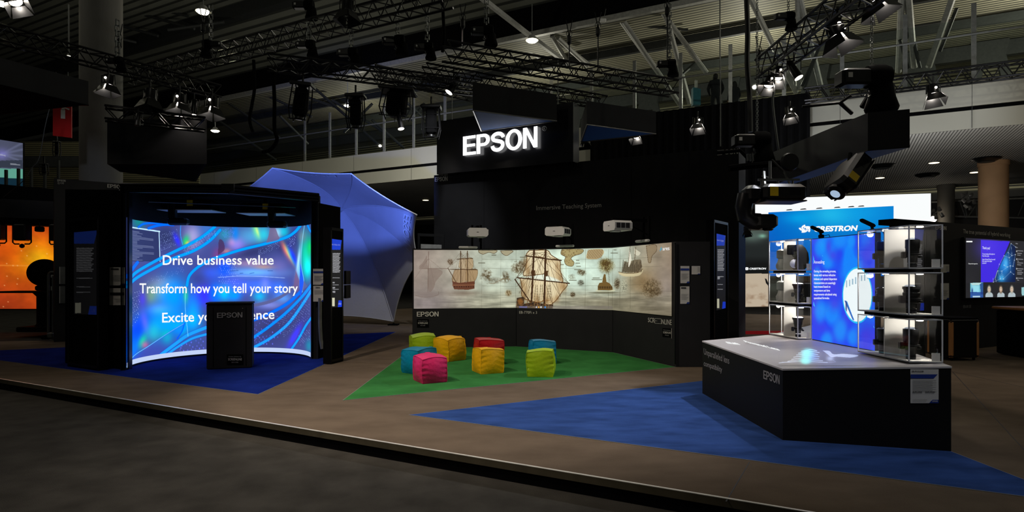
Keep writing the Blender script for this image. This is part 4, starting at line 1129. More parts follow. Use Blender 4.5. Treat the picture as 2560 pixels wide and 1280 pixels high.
def wave_art(px, py):
    A = Art(px, py, (74, 80, 132))
    def LB(x, y, rx, ry, c, a=1.0, rot=0.0): A.blob(310 + x / 3.2405, 535 + y / 3.2405, rx / 3.2405, ry / 3.2405, c, a, rot)
    def RB(x, y, rx, ry, c, a=1.0, rot=0.0): A.blob(545 + x / 3.657, 550 + y / 3.657, rx / 3.657, ry / 3.657, c, a, rot)
    # broad washes of light, left half
    LB(120, 60, 60, 60, (30, 130, 120), .8); LB(330, 180, 90, 90, (52, 58, 92), .9); LB(420, 430, 160, 60, (70, 84, 150), .6)
    LB(560, 180, 70, 100, (168, 160, 200), .9); LB(500, 220, 26, 46, (40, 190, 110), .9, .3); LB(515, 240, 18, 20, (240, 200, 90), .8); LB(430, 210, 22, 60, (60, 60, 240), .8, -.4)
    LB(680, 120, 80, 100, (70, 130, 200), .6)
    LB(300, 620, 110, 90, (150, 170, 170), .85); LB(215, 660, 50, 70, (140, 170, 110), .7); LB(330, 560, 80, 40, (190, 150, 160), .5)
    LB(400, 660, 120, 150, (20, 150, 250), .9); LB(280, 780, 100, 50, (120, 170, 250), .9); LB(350, 880, 220, 110, (10, 160, 240), .85)
    LB(80, 660, 100, 130, (66, 74, 120), .8); LB(150, 690, 30, 60, (90, 70, 230), .6); LB(100, 960, 70, 160, (20, 70, 230), .9, .5); LB(60, 1100, 60, 120, (20, 120, 240), .9, .4)
    LB(170, 880, 30, 90, (130, 110, 230), .6, -.2); LB(240, 960, 60, 80, (60, 200, 200), .6); LB(150, 1030, 30, 60, (40, 200, 150), .8, .4); LB(350, 1000, 50, 60, (30, 200, 180), .8)
    LB(170, 1060, 30, 30, (220, 110, 150), .6); LB(450, 930, 60, 60, (20, 170, 230), .8)
    LB(640, 660, 80, 90, (70, 60, 240), .9, .6); LB(560, 780, 60, 140, (40, 150, 240), .8); LB(740, 640, 50, 90, (20, 120, 250), .8); LB(500, 660, 20, 60, (60, 210, 120), .6); LB(560, 860, 50, 70, (30, 180, 240), .7)
    LB(700, 480, 80, 60, (60, 90, 220), .7); LB(600, 520, 60, 50, (60, 70, 130), .7); LB(760, 340, 40, 60, (170, 70, 120), .5)
    # right half
    RB(320, 150, 170, 100, (90, 160, 200), .9); RB(180, 240, 80, 70, (150, 140, 230), .8); RB(140, 200, 50, 40, (210, 150, 200), .7); RB(80, 290, 40, 30, (240, 160, 130), .6); RB(60, 130, 60, 60, (50, 160, 170), .6); RB(160, 120, 30, 80, (30, 130, 220), .7)
    RB(350, 100, 30, 80, (130, 220, 150), .8, -.3); RB(362, 110, 12, 50, (240, 230, 130), .7, -.3); RB(420, 130, 50, 70, (60, 200, 210), .7)
    RB(600, 110, 60, 60, (40, 180, 200), .9); RB(540, 120, 40, 60, (190, 220, 240), .7)
    RB(330, 290, 230, 60, (56, 58, 96), .9, -.25); RB(600, 240, 60, 60, (50, 50, 92), .8); RB(700, 160, 50, 80, (54, 56, 110), .9)
    RB(620, 280, 24, 90, (220, 120, 120), .8, -.45); RB(650, 320, 14, 90, (240, 220, 120), .7, -.45); RB(672, 330, 16, 90, (60, 220, 190), .7, -.45); RB(690, 340, 22, 90, (40, 60, 250), .8, -.4)
    RB(300, 400, 200, 40, (170, 140, 170), .7); RB(330, 480, 270, 46, (120, 176, 240), .95); RB(560, 430, 80, 80, (110, 110, 170), .7); RB(420, 430, 90, 20, (240, 170, 110), .4)
    RB(60, 440, 70, 90, (30, 90, 240), .8); RB(150, 600, 120, 80, (96, 110, 240), .8); RB(380, 600, 220, 70, (80, 120, 235), .9); RB(60, 670, 60, 70, (30, 190, 240), .9); RB(150, 690, 60, 50, (30, 150, 250), .9); RB(430, 590, 40, 60, (140, 150, 250), .6)
    RB(560, 640, 60, 70, (70, 130, 240), .7); RB(380, 700, 60, 50, (40, 200, 240), .7); RB(600, 720, 80, 50, (110, 170, 240), .8); RB(480, 780, 120, 40, (150, 160, 230), .8)
    RB(800, 300, 50, 180, (30, 190, 150), .9); RB(820, 430, 40, 100, (20, 240, 230), .9); RB(770, 150, 40, 60, (110, 130, 140), .8); RB(840, 250, 26, 80, (0, 190, 90), .8); RB(735, 380, 14, 140, (190, 230, 250), .9, .12)
    RB(740, 480, 12, 100, (140, 210, 250), .8); RB(720, 560, 30, 50, (120, 110, 150), .8)
    RB(500, 1000, 300, 160, (62, 64, 104), .95, -.5); RB(780, 900, 90, 200, (64, 66, 112), .9); RB(400, 1100, 120, 60, (66, 72, 120), .9); RB(700, 1060, 30, 120, (80, 70, 250), .8, .5); RB(830, 1150, 30, 60, (30, 150, 160), .6)
    # terminal window
    q = Lp((32, 110), (290, 150), (292, 386), (36, 384)); A.fill(q, (52, 58, 92), .97)
    A.line(Lp((32, 104), (288, 142)), 3.2, (190, 220, 244), 1); A.line(Lp((284, 140), (292, 386)), 1.8, (190, 220, 244), 1)
    rr = random.Random(4)
    for k in range(22):
        y0 = 134 + k * 11.3; y1 = y0 + 34 * (1 - k / 24)
        L_ = rr.choice((.3, .38, .5, .9, .92, .46))
        A.line(Lp((40, y0), (40 + 218 * L_, y0 + (y1 - y0) * L_)), 1.0, (190, 200, 222), .55, 1.0)
    # flowing bands
    cy, bl, b2 = (0, 148, 255), (22, 110, 255), (54, 150, 255)
    def band(q, w0, c, a=1.0):
        A.line(bez(q, 10), w0 + 1.8, (24, 60, 150), .5 * a, 1.2); A.line(bez(q, 10), w0, c, a, 1.0)
    band(Lp((118, 106), (160, 80), (240, 74), (310, 80)), 4.5, bl); band(Lp((200, 116), (260, 96), (330, 86), (400, 88)), 6, bl)
    band(Lp((20, 510), (50, 470), (110, 392)), 7, bl)
    band(Lp((25, 560), (90, 480), (220, 400), (360, 328), (520, 250), (640, 180), (735, 104)), 7, cy); band(Lp((25, 590), (100, 520), (240, 440), (400, 360), (560, 300), (690, 220), (778, 130)), 7, cy)
    band(Lp((510, 580), (530, 500), (600, 430), (700, 372)) + Rp((0, 340), (200, 275), (430, 218), (620, 160), (700, 112), (750, 56)), 6.5, cy)
    band(Lp((20, 1240), (80, 1150), (200, 1070), (350, 970), (490, 885)), 1.6, (120, 190, 250)); A.fill(Lp((490, 885), (350, 970), (200, 1075), (80, 1160), (22, 1240), (300, 1140), (440, 1020)), (60, 80, 190), .35)
    band(Lp((300, 1140), (420, 1050), (520, 980), (665, 920)), 8, b2); band(Lp((345, 1142), (430, 1080), (550, 1010), (665, 975)), 5.5, b2)
    A.line(bez(Lp((500, 600), (496, 760), (515, 950), (518, 990)), 8), 1.2, (160, 220, 250), .7); A.line(bez(Lp((490, 885), (470, 950), (430, 1010)), 8), 3, (20, 90, 230), .8)
    A.line(bez(Lp((460, 90), (458, 170), (476, 250)), 8), 1.6, (60, 160, 240), .8)
    band(Rp((314, 920), (480, 850), (640, 760), (760, 650)), 7, bl); band(Rp((316, 1080), (460, 980), (620, 850), (760, 710), (856, 590)), 6.5, (36, 136, 255)); band(Rp((326, 1165), (480, 1080), (640, 950), (760, 790), (856, 640)), 6.5, b2)
    band(Rp((675, 1175), (740, 1080), (800, 970), (856, 890)), 5, (40, 150, 255)); band(Rp((820, 50), (838, 90), (858, 118)), 4, (30, 140, 250))
    A.fill(bez(Rp((318, 770), (480, 730), (620, 660), (690, 590), (700, 620), (620, 690), (480, 760), (318, 796)), 6), (92, 94, 130), .9)
    A.fill(bez(Rp((440, 210), (460, 150), (480, 70), (520, 70), (550, 140), (556, 180), (440, 210)), 6), (112, 100, 128), .85)
    A.fill(bez(Rp((0, 310), (6, 200), (20, 176), (50, 200), (60, 270), (0, 320)), 6), (72, 50, 80), .7)
    A.fill(bez(Rp((755, 400), (775, 480), (785, 560), (770, 650), (750, 690), (745, 560)), 6), (44, 90, 220), .9); A.line(bez(Rp((790, 50), (770, 200), (760, 400), (785, 560), (770, 660)), 8), 1.4, (150, 220, 250), .7)
    A.fill(Rp((712, 460), (745, 560), (730, 660), (690, 620), (700, 540)), (110, 90, 124), .8); A.fill(Rp((785, 555), (815, 605), (770, 650)), (96, 96, 136), .8)
    A.line(Rp((0, 524), (200, 512), (400, 516), (610, 530)), 1.2, (200, 220, 250), .6)
    for q in (((110, 466), (185, 462)), ((200, 488), (230, 486)), ((455, 464), (500, 464)), ((290, 490), (330, 482))): A.line(Rp(*q), 1.2, (40, 70, 130), .8)
    # dots
    rd = np.random.RandomState(2)
    def dots(pts, nx, ny, size, col, a):
        (x0, y0), (x1, y1), (x2, y2), (x3, y3) = pts
        for i in range(nx):
            for j in range(ny):
                if rd.rand() < .35: continue
                u, v = (i + .5 * (j % 2)) / nx, j / ny
                X = (x0 * (1 - u) + x1 * u) * (1 - v) + (x3 * (1 - u) + x2 * u) * v; Y = (y0 * (1 - u) + y1 * u) * (1 - v) + (y3 * (1 - u) + y2 * u) * v
                m_ = (A.x - X) ** 2 / (size * .8) ** 2 + (A.y - Y) ** 2 / (size * 1.3) ** 2
                k = np.clip(1.5 - m_, 0, 1) * (m_ < 2); A.mix(k * a * rd.uniform(.4, 1), col)
    dc = (170, 190, 250)
    dots(Lp((300, 170), (440, 120), (420, 260), (300, 310)), 10, 10, .8, dc, .8); dots(Lp((480, 280), (740, 130), (770, 160), (500, 330)), 16, 6, .9, dc, .8)
    dots(Lp((180, 540), (480, 420), (500, 470), (200, 580)), 14, 5, .8, dc, .6); dots(Lp((22, 660), (140, 620), (120, 860), (40, 960)), 7, 14, .8, (210, 225, 255), .9)
    dots(Rp((20, 400), (160, 380), (200, 600), (10, 590)), 9, 12, .9, dc, .8); dots(Rp((360, 280), (560, 200), (570, 260), (380, 330)), 12, 5, .8, dc, .8)
    dots(Rp((640, 180), (720, 120), (700, 230), (640, 260)), 6, 9, .8, dc, .9); dots(Rp((540, 940), (840, 690), (840, 900), (600, 1080)), 16, 14, .8, dc, .6)
    dots(Rp((320, 980), (560, 840), (560, 900), (330, 1130)), 8, 6, 1.2, (120, 130, 250), .7); dots(Rp((330, 1070), (600, 1000), (540, 1165), (340, 1150)), 8, 5, 1.5, (120, 130, 250), .8)
    dots(Rp((740, 1060), (840, 990), (840, 1100), (760, 1170)), 7, 8, .9, dc, .6); dots(Lp((430, 1080), (660, 1000), (660, 1110), (480, 1120)), 6, 4, 1.6, (120, 130, 250), .8); dots(Rp((40, 90), (150, 70), (160, 160), (50, 170)), 8, 7, .9, (120, 140, 255), .8)
    return np.clip(A.c, 0, 255)
def booth_art(px, py):
    c = wave_art(px, py)
    m = c.mean(1, keepdims=True)
    return np.clip(m + (c - m) * 1.22 + (c - 110) * .1, 0, 255)
g_ = painted('screen', pos, booth_art, M['bright'], booth)
# pale strip along the foot of the picture (task bar of the desktop)
v = MB(); n_ = 60
aa = [ang0 + (ang1 - ang0) * k / n_ for k in range(n_ + 1)]
v.add([arc(a, BR - 0.004, 0.115) for a in aa] + [arc(a, BR - 0.004, 0.036) for a in aa], [(k, k + 1, n_ + 2 + k, n_ + 1 + k) for k in range(n_)])
v.build('screen_strip', glow('pale_task_bar', (196, 212, 248), 1.0), g_)
cs = cyl_surf(BR, 0.012)
letters('Drive business value', (407, 638, 662), (684, 638, 661), cs, M['textglow'], g_, 'screen_lettering', bold=0.012)
letters('Transform how you tell your story', (349, 708, 733), (744.5, 708, 731.5), cs, M['textglow'], g_, 'screen_lettering', bold=0.012)
letters('Excite your audience', (405.5, 782, 806), (686, 774, 797), cs, M['textglow'], g_, 'screen_lettering', bold=0.012)
# backing wall, drawn up to the roof
v = MB(); n_ = 48
aa = [ang0 + 0.02 + (ang1 - ang0 - 0.04) * k / n_ for k in range(n_ + 1)]
ring = [[arc(a, r, z) for a in aa] for r, z in ((BR + 0.01, 0.006), (BR + 0.01, 2.9), (BR + 0.08, 2.9), (BR + 0.08, 0.006))]
vs = [p for r in ring for p in r]; m_ = n_ + 1
v.add(vs, [(i * m_ + k, i * m_ + k + 1, ((i + 1) % 4) * m_ + k + 1, ((i + 1) % 4) * m_ + k) for i in range(4) for k in range(n_)])
v.build('curved_wall', M['black'], booth, True)
# side tower on the left, right flank, roof
TL = G(163, 908); TR = G(309, 925); TRb = TR + Vector((-0.62, 1.2, 0)); TLb = TL + Vector((0.1, 1.4, 0))
tw = MB(); tq = [(TL, 2.965), (TR, 2.85), (TRb, 2.85), (TLb, 2.965)]
tw.add([Vector((q.x, q.y, .006)) for q, z in tq] + [Vector((q.x, q.y, z)) for q, z in tq], [(3, 2, 1, 0), (4, 5, 6, 7), (0, 1, 5, 4), (1, 2, 6, 5), (2, 3, 7, 6), (3, 0, 4, 7)])
tw.build('side_tower', M['matte'], booth)
MB().prism([Vector((q.x, q.y, 0.006)) for q in (TR + Vector((0, 0, 0)), TR + Vector((.07, .03, 0)), TR + Vector((.04, .16, 0)), TR + Vector((-.06, .14, 0)))], (0, 0, 2.95)).build('post', M['satin'], booth)
RP = P(780, HZ, 11.08); RP2 = P(795, HZ, 11.0); RQ = P(851, HZ, 11.75)
MB().prism([Vector((q.x, q.y, 0.006)) for q in (RP, RP2, RP2 + Vector((-.05, .3, 0)), RP + Vector((-.08, .26, 0)))], (0, 0, 2.94)).build('post', M['black'], booth)
MB().prism([Vector((q.x, q.y, 0.006)) for q in (RP2 + Vector((0, .06, 0)), RQ, RQ + Vector((-.7, 1.5, 0)), RP2 + Vector((-.55, 1.2, 0)))], (0, 0, 2.79)).build('side_wall', M['matte'], booth)
ap = P(572, HZ, 9.9)
roof = [TR + Vector((-.05, -.02, 0)), ap, RP2 + Vector((.02, -.02, 0)), RP2 + Vector((-.5, 1.4, 0)), P(560, HZ, 12.4), TRb + Vector((.1, .2, 0))]
MB().prism([Vector((q.x, q.y, 2.9)) for q in roof], (0, 0, 0.05)).build('roof_panel', M['matte'], booth)
for a_, b_ in ((roof[0], roof[1]), (roof[1], roof[2])):
    fb = MB()
    for z in (2.83, 2.88, 2.935):
        d = Vector((0, 0.03, 0))
        fb.tube([Vector((a_.x, a_.y, z)), Vector((b_.x, b_.y, z))], 0.026, 6)
    fb.build('roof_beam', M['satin'], booth)
MB().box((ap.x, ap.y - .03, 2.905), (.2, .03, .12)).build('beam_bracket', M['satin'], booth)
cab = MB(); cab.tube([Vector((TR.x + .1, TR.y + .5, 2.72)), Vector((-4.6, 10.6, 2.70)), Vector((-3.9, 11.1, 2.72))], 0.008, 5)
cab.build('cable', M['steel'], booth)
pipe = MB().tube(bez([(0, 0)] * 1, 1) and [P(800, 745, 10.95), P(800, 810, 10.95), P(802, 850, 10.95), P(806, 872, 10.95)], 0.035, 8)
pipe.build('drain_pipe', M['steel'], booth, True)
# two ceiling projectors with tilted pale undersides
def booth_projector(label, x0, x1, yu, ax, Y):
    c = P((x0 + x1) / 2, yu, Y)
    t = thing('projector', label, 'projector', c, 'projectors under the curved booth roof')
    w_ = (x1 - x0) / F * Y
    MB().bbox(c + Vector((0, 0.1, .1)), (w_ * .92, .46, .17), rz=.12, bev=.03).build('body', M['matte'], t)
    MB().obox(c + Vector((-w_ / 2, -.16, 0)), (w_, .06, 0), (0.03, .5, .0), (0, 0, .012)).build('underside', M['paper'], t)
    MB().box(c + Vector((w_ * .12, -.14, .12)), (.1, .01, .1)).build('warning_sticker', M['yellowtag'], t)
    px_ = P(ax, yu, Y)
    ob = MB(); ob.bbox(px_ + Vector((0, -.12, -.02)), (.12, .12, .3), bev=.02)
    ob.bbox(px_ + Vector((.1, -.12, -.2)), (.34, .16, .12), bev=.03)
    ob.build('periscope_lens', M['satin'], t)
    MB().tube([c + Vector((0, .1, .18)), Vector((c.x, c.y + .1, 2.9))], .03, 8).build('ceiling_mount', M['satin'], t)
    return t
booth_projector('black ceiling projector with yellow sticker under the booth roof, left one', 405, 534, 527, 441, 10.7)
booth_projector('black ceiling projector under the booth roof, right one', 600, 715, 535, 686, 11.1)
# cards and information pillars by the booth
tf = plane_surf(TL, TR, TL + Vector((0, 0, 1)), 0.012)
card('white card with dark heading on the black tower, upper of two', (274, 668, 312, 713.5), tf, ROWS, (.08, .07, .6, .14, 'ink'))
card('white card with a row of four small pictures on the black tower, lower of two', (273.5, 720.5, 312, 763), tf, [(.3, .62, .9, .02), (.42, .7, .9, .02), (.42, .78, .9, .02)], (.04, .25, .96, .42, 'ink'), cut=False)
rf = plane_surf(RP2 + Vector((0, .06, 0)), RQ, RP2 + Vector((0, .06, 1)), 0.05)
rf = plane_surf(P(783, HZ, 10.93), P(812, HZ, 10.93), P(783, 0, 10.93), 0.004)
card('white card with blue band right of the curved screen, upper of two', (782.5, 672, 811, 712), rf, ROWS, (.02, .15, .98, .26, 'inkblue'))
t, q_ = card('white card headed ZEBRA right of the curved screen, lower of two', (783, 714.5, 812, 754), rf, [(.1, .28 + k * .07, .9, .02) for k in range(4)])
t['label'] = 'white card with a bold black word, right of the curved screen, lower of two'
letters('ZEBRA', (788.5, 717.5, 720.5), (800.5, 717.5, 720.5), q_, M['ink'], t, bold=0.03)

def kiosk(label, TLp, TRp, YL, YR, scr, art, depth=.14, gx=110, gy=260, zb=0.006, title=None, glowm='screen'):
    a = P(TLp[0], TLp[1], YL); b = P(TRp[0], TRp[1], YR)
    c = Vector(((a.x + b.x) / 2, (a.y + b.y) / 2, zb))
    t = thing('information_pillar', label, 'display', c, 'tall black information pillars')
    u = Vector((b.x - a.x, b.y - a.y, 0)); n = u.cross(Vector((0, 0, 1))).normalized()
    if n.y < 0: n = -n
    zt_ = (a.z + b.z) / 2
    MB().obox(Vector((a.x, a.y, zb)), u, n * depth, (0, 0, zt_ - zb)).build('housing', M['matte'], t)
    sf = plane_surf(Vector((a.x, a.y, 0)), Vector((b.x, b.y, 0)), Vector((a.x, a.y, 1)), 0.003)
    fb = MB()
    L_ = u.length; uu = u.normalized()
    fb.obox(Vector((a.x, a.y, zt_ - .05)) - n * .012, u, n * .012, (0, 0, .05))
    fb.obox(Vector((a.x, a.y, zb)) - n * .012, uu * .03, n * .012, (0, 0, zt_ - zb)); fb.obox(Vector((b.x, b.y, zb)) - n * .012, -uu * .03, n * .012, (0, 0, zt_ - zb))
    fb.obox(Vector((a.x, a.y, zb + .03)) - n * .012, u, n * .012, (0, 0, .04))
    fb.build('frame', M['satin'], t)
    x0, x1, ta, tb_, ba, bb = scr
    g = flat_grid(sf(x0, ta), sf(x1, tb_), sf(x1, bb), sf(x0, ba), gx, gy)
    t['scr'] = painted('screen', g, art, M[glowm], t).name
    return t, sf
def kiosk_art(x0, x1, top, bot, dim, head, rows, qr):
    def f(px, py):
        A = Art((px - x0) / (x1 - x0), (py - top) / (bot - top), tuple(c_ * dim for c_ in (22, 22, 26)))
        d = lambda c_: tuple(k * dim for k in c_)
        A.fill([(-.1, -.1), (1.1, -.1), (.86, .15), (-.1, .15)], d((20, 60, 200)))
        for y0, y1, l in rows: A.fill([(.1, y0), (l, y0), (l, y1), (.1, y1)], d((185, 185, 190)), .8)
        A.fill([(.68, .9), (1.1, .9), (1.1, 1.1), (.54, 1.1)], d((20, 60, 220)))
        A.fill([(.05, .86), (.3, .86), (.3, .985), (.05, .985)], d((210, 208, 180)))
        return np.clip(A.c, 0, 255)
    return f
rows = [(.2 + k * .021, .213 + k * .021, .84 - .05 * (k % 3)) for k in range(14)] + [(.56, .57, .8), (.665, .673, .7), (.73, .738, .7)]
t, sf = kiosk('information pillar with dim screen in front of the booth tower', (171, 548), (246, 541), 10.1, 9.62, (185, 243, 581, 576, 785, 787), kiosk_art(185, 243, 578, 786, .28, 0, [(r[0], r[1], r[2]) for r in rows], 0))
letters('Immersive business solutions', (186, 593, 597.5), (230, 591.5, 596.5), sf, M['letterlight'], bpy.data.objects[t['scr']])
letters('EPSON', (221, 772, 779), (237, 772, 779), sf, M['letterlight'], bpy.data.objects[t['scr']])
t, sf = kiosk('lit information pillar standing right of the curved screen', (826, 565), (857, 575), 10.35, 10.72, (829, 854.5, 597, 600.5, 769, 767), kiosk_art(829, 854.5, 599, 768, 1.0, 0, rows + [(.625, .645, .3), (.7, .72, .34), (.76, .785, .36)], 0))
letters('Immersive business solutions', (830, 608.5, 613), (850, 610, 614), sf, M['textglow'], bpy.data.objects[t['scr']], bold=.01)
letters('EPSON', (846, 757, 762), (853, 757, 762), sf, M['textglow'], bpy.data.objects[t['scr']], bold=.01)
t, sf = kiosk('lit information pillar right of the ship projection, before the tall wall', (1784, 548), (1819, 558), 11.4, 12.1, (1791.5, 1814, 584, 589, 776, 770), kiosk_art(1791.5, 1814, 586, 773, .8, 0, rows + [(.56, .6, .36)], 0))
letters('Immersive Teaching System', (1793, 598, 602), (1809, 600, 604), sf, M['textglow'], bpy.data.objects[t['scr']], bold=.01)
for nm, q in (('leaflet_holder', (861, 677, 865, 711)), ('leaflet_holder', (861, 712.5, 865, 746))):
    pass
# lectern in front of the curved screen
LF = G(516, 925); RF_ = G(630, 920)
lz = EYE + (HZ - 757) / F * LF.y
u = (RF_ - LF); u.z = 0; n = u.cross(Vector((0, 0, 1))).normalized()
if n.y < 0: n = -n
t = thing('lectern', 'plain black lectern standing before the curved screen', 'lectern', (LF + RF_) / 2)
MB().bbox((LF + RF_) / 2 + n * .2 + Vector((0, 0, (lz - .03) / 2 + .005)), (u.length, .4, lz - .035), rz=math.atan2(u.y, u.x), bev=.012).build('body', M['black'], t)
MB().bbox((LF + RF_) / 2 + n * .2 + Vector((0, 0, lz - .014)), (u.length + .02, .43, .03), rz=math.atan2(u.y, u.x), bev=.008).build('top', M['black'], t)
lf = plane_surf(LF, RF_, LF + Vector((0, 0, 1)), 0.008)
gb = MB()
for fx in (.14, .86):
    gb.obox(LF + u * fx - n * .003 + Vector((0, 0, .04)), u.normalized() * .01, n * .004, (0, 0, lz - .12))
gb.build('panel_groove', M['matte'], t)
letters('EPSON', (542.5, 782, 795), (606, 780.5, 793.5), lf, M['letter'], t, bold=.012)
MB().ball(lf(606.5, 771), .007, 8, 6).build('lock', M['alu'], t)
plaque(t, 567, 886, 608, 911, lf)

# ------------------------------------------------------------------ dome canopy like a giant umbrella on its side
ax = Vector((.30, .86, .40)).normalized()
def plane_hit(px, py, C_, n):
    eye = Vector((0, 0, EYE)); d = Vector(((px - CX) / F, 1, (HZ - py) / F))
    return eye + d * ((C_ - eye).dot(n) / d.dot(n))
lo, hi = 12.0, 30.0
for _ in range(40):
    Yc = (lo + hi) / 2
    if plane_hit(984, 803, P(742, 652, Yc), ax).z > 0.12: lo = Yc
    else: hi = Yc
UC = P(742, 652, Yc)
tips = [plane_hit(x, y, UC, ax) for x, y in ((984, 804), (1047, 652), (1042, 537), (878, 434), (681, 420), (512, 530), (500, 720), (735, 812))]
for q in tips: q.z = max(q.z, .1)
hub = P(852, 523, 1.0)
# hub lies along the axis behind the centre: pick the depth that best follows the axis
best = min((((UC + ax * h_) , h_) for h_ in np.linspace(1.5, 5, 80)), key=lambda q: (Vector(proj(q[0])) - Vector((852, 523))).length)
HB = P(852, 523, best[0].y)
um = thing('dome_canopy', 'huge grey and blue lit umbrella canopy lying on its side behind the curved booth', 'canopy', Vector((UC.x, UC.y, .02)))
def rib(tip, s):
    return UC + (HB - UC) * (1 - s ** 1.4) + (tip - UC) * s
def canopy_pt(k, u, s):
    a = rib(tips[k], s); b = rib(tips[(k + 1) % 8], s)
    p = a.lerp(b, u)
    sag = 4 * u * (1 - u)
    # cloth pulled tight between ribs, edge scooped towards the hub
    p = p.lerp(UC + (HB - UC) * .35, 0.02 * sag * s)
    if s > .7: p = p.lerp(rib(tips[k], .7).lerp(rib(tips[(k + 1) % 8], .7), u), .07 * sag * ((s - .7) / .3))
    return p
for k in range(8):
    b = MB(); NU, NS = 14, 22
    b.add([canopy_pt(k, i / NU, max(j / NS, .02)) for j in range(NS + 1) for i in range(NU + 1)],
          [(j * (NU + 1) + i, j * (NU + 1) + i + 1, (j + 1) * (NU + 1) + i + 1, (j + 1) * (NU + 1) + i) for j in range(NS) for i in range(NU)])
    b.build('canopy_panel', M['fabric'], um, True)
for k in range(8):
    MB().tube([rib(tips[k], max(j / 16, .02)).lerp(UC, .004) for j in range(17)], .02, 6).build('rib', M['fabric'], um, True)
    MB().tube([canopy_pt(k, i / 14, 1.0) for i in range(15)], .016, 5).build('hem', M['paper'], um, True)
MB().ball(HB.lerp(UC, .01), .09, 12, 8).build('hub', M['greysteel'], um, True)
f0 = tips[0]
fb = MB(); fb.tube([f0 + Vector((-.02, 0, -.05)), Vector((f0.x, f0.y, .03))], .04, 8); fb.box((f0.x, f0.y, .025), (.3, .3, .03)); fb.build('foot', M['matte'], um)
def canopy_text(s, k, u0, u1, s0, s1, flip_u=False, flip_v=False):
    n2, f2 = text_mesh(s, .012)
    vs = []
    for a, v in n2:
        uu = (1 - a) if flip_u else a
        vv = (1 - v) if flip_v else v
        p = canopy_pt(k, u0 + (u1 - u0) * uu, s1 + (s0 - s1) * vv)
        vs.append(p.lerp(UC, .012))
    MB().add(vs, f2).build('lettering', M['paper'], um)
canopy_text('EPSON', 1, .2, .95, .86, .955, flip_u=True)
canopy_text('EPSON', 3, .2, .78, .9, .975, flip_u=True)

# ------------------------------------------------------------------ lens display counter
T1, T2, T3 = Vector((2.4122, 7.804, .669)), Vector((2.4559, 5.5865, .652)), Vector((3.7288, 5.2298, .727))
TN = (T2 - T1).cross(T3 - T1).normalized()
if TN.z < 0: TN = -TN
def ztop(x, y): return T1.z - (TN.x * (x - T1.x) + TN.y * (y - T1.y)) / TN.z
def top_hit(px, py, lift=0.0):
    eye = Vector((0, 0, EYE)); d = Vector(((px - CX) / F, 1, (HZ - py) / F)); o = T1 + TN * lift
    return eye + d * ((o - eye).dot(TN) / d.dot(TN))
cpts = [T1, T2, T3, Vector((4.02, 6.5, 0)), Vector((4.25, 8.75, 0)), top_hit(1926, 837)]
for q in cpts: q.z = ztop(q.x, q.y)
ctr = sum(cpts, Vector()) / len(cpts)
counter = thing('display_counter', 'large black counter with pale top carrying glass lens cases and lit panel', 'counter', Vector((ctr.x, ctr.y, .005)))
b = MB(); n_ = len(cpts)
low = [Vector((q.x, q.y, .005)) for q in cpts]; up = [Vector((q.x, q.y, q.z - .016)) for q in cpts]
b.add(low + up, [tuple(range(n_)), tuple(range(2 * n_ - 1, n_ - 1, -1))] + [(i, n_ + i, n_ + (i + 1) % n_, (i + 1) % n_) for i in range(n_)])
b.build('body', mat('charcoal_counter_panel', (15, 15, 16), .6, var=.08, scale=3, spec=.2), counter)
b = MB(); grow = [q + (q - ctr) * .004 for q in cpts]
b.add([q + Vector((0, 0, -.0155)) for q in grow] + grow, [tuple(range(n_)), tuple(range(2 * n_ - 1, n_ - 1, -1))] + [(i, n_ + i, n_ + (i + 1) % n_, (i + 1) % n_) for i in range(n_)])
b.build('worktop', M['counter'], counter)
ls = plane_surf(T1, T2, T1 + Vector((0, 0, 1)), .004); fs_ = plane_surf(T2, T3, T2 + Vector((0, 0, 1)), .005)
letters('Unparalleled lens', (1759.5, 870.5, 885.5), (1823, 893, 910), ls, M['letter'], counter)
letters('compatibility', (1759.5, 901, 914), (1805, 917, 930.5), ls, M['letter'], counter)
letters('EPSON', (1908.5, 925.3, 946.5), (1949, 938.5, 961), ls, M['letter'], counter, bold=.012)
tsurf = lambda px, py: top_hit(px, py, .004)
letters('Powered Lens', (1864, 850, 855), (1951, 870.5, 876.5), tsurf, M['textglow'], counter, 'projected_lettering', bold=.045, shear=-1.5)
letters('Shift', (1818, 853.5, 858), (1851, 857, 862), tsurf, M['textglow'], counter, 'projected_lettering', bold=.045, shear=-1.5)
gm = picture('counter_projection', 1.0); gb_ = gm.node_tree.nodes['Principled BSDF']; gb_.inputs['Base Color'].default_value = (*lin((196, 192, 192)), 1); gb_.inputs['Roughness'].default_value = .35  # projector light on the worktop drawn as emission, picture and lettering alike
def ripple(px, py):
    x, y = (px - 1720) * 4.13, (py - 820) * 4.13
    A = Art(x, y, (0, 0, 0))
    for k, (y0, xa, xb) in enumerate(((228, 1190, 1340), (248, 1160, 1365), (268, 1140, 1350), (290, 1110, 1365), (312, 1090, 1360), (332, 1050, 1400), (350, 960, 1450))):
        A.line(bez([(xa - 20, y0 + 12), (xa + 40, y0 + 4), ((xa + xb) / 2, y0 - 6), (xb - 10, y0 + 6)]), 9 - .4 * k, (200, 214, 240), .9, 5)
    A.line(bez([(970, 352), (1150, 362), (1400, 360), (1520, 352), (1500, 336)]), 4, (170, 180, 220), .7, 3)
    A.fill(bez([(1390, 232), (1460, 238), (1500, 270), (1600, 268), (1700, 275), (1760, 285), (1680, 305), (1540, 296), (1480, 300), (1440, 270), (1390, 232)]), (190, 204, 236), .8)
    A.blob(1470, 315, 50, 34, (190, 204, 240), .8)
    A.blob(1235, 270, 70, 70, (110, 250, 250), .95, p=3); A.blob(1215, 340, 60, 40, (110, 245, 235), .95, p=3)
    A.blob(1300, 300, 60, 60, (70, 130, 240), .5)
    return np.clip(A.c, 0, 255)
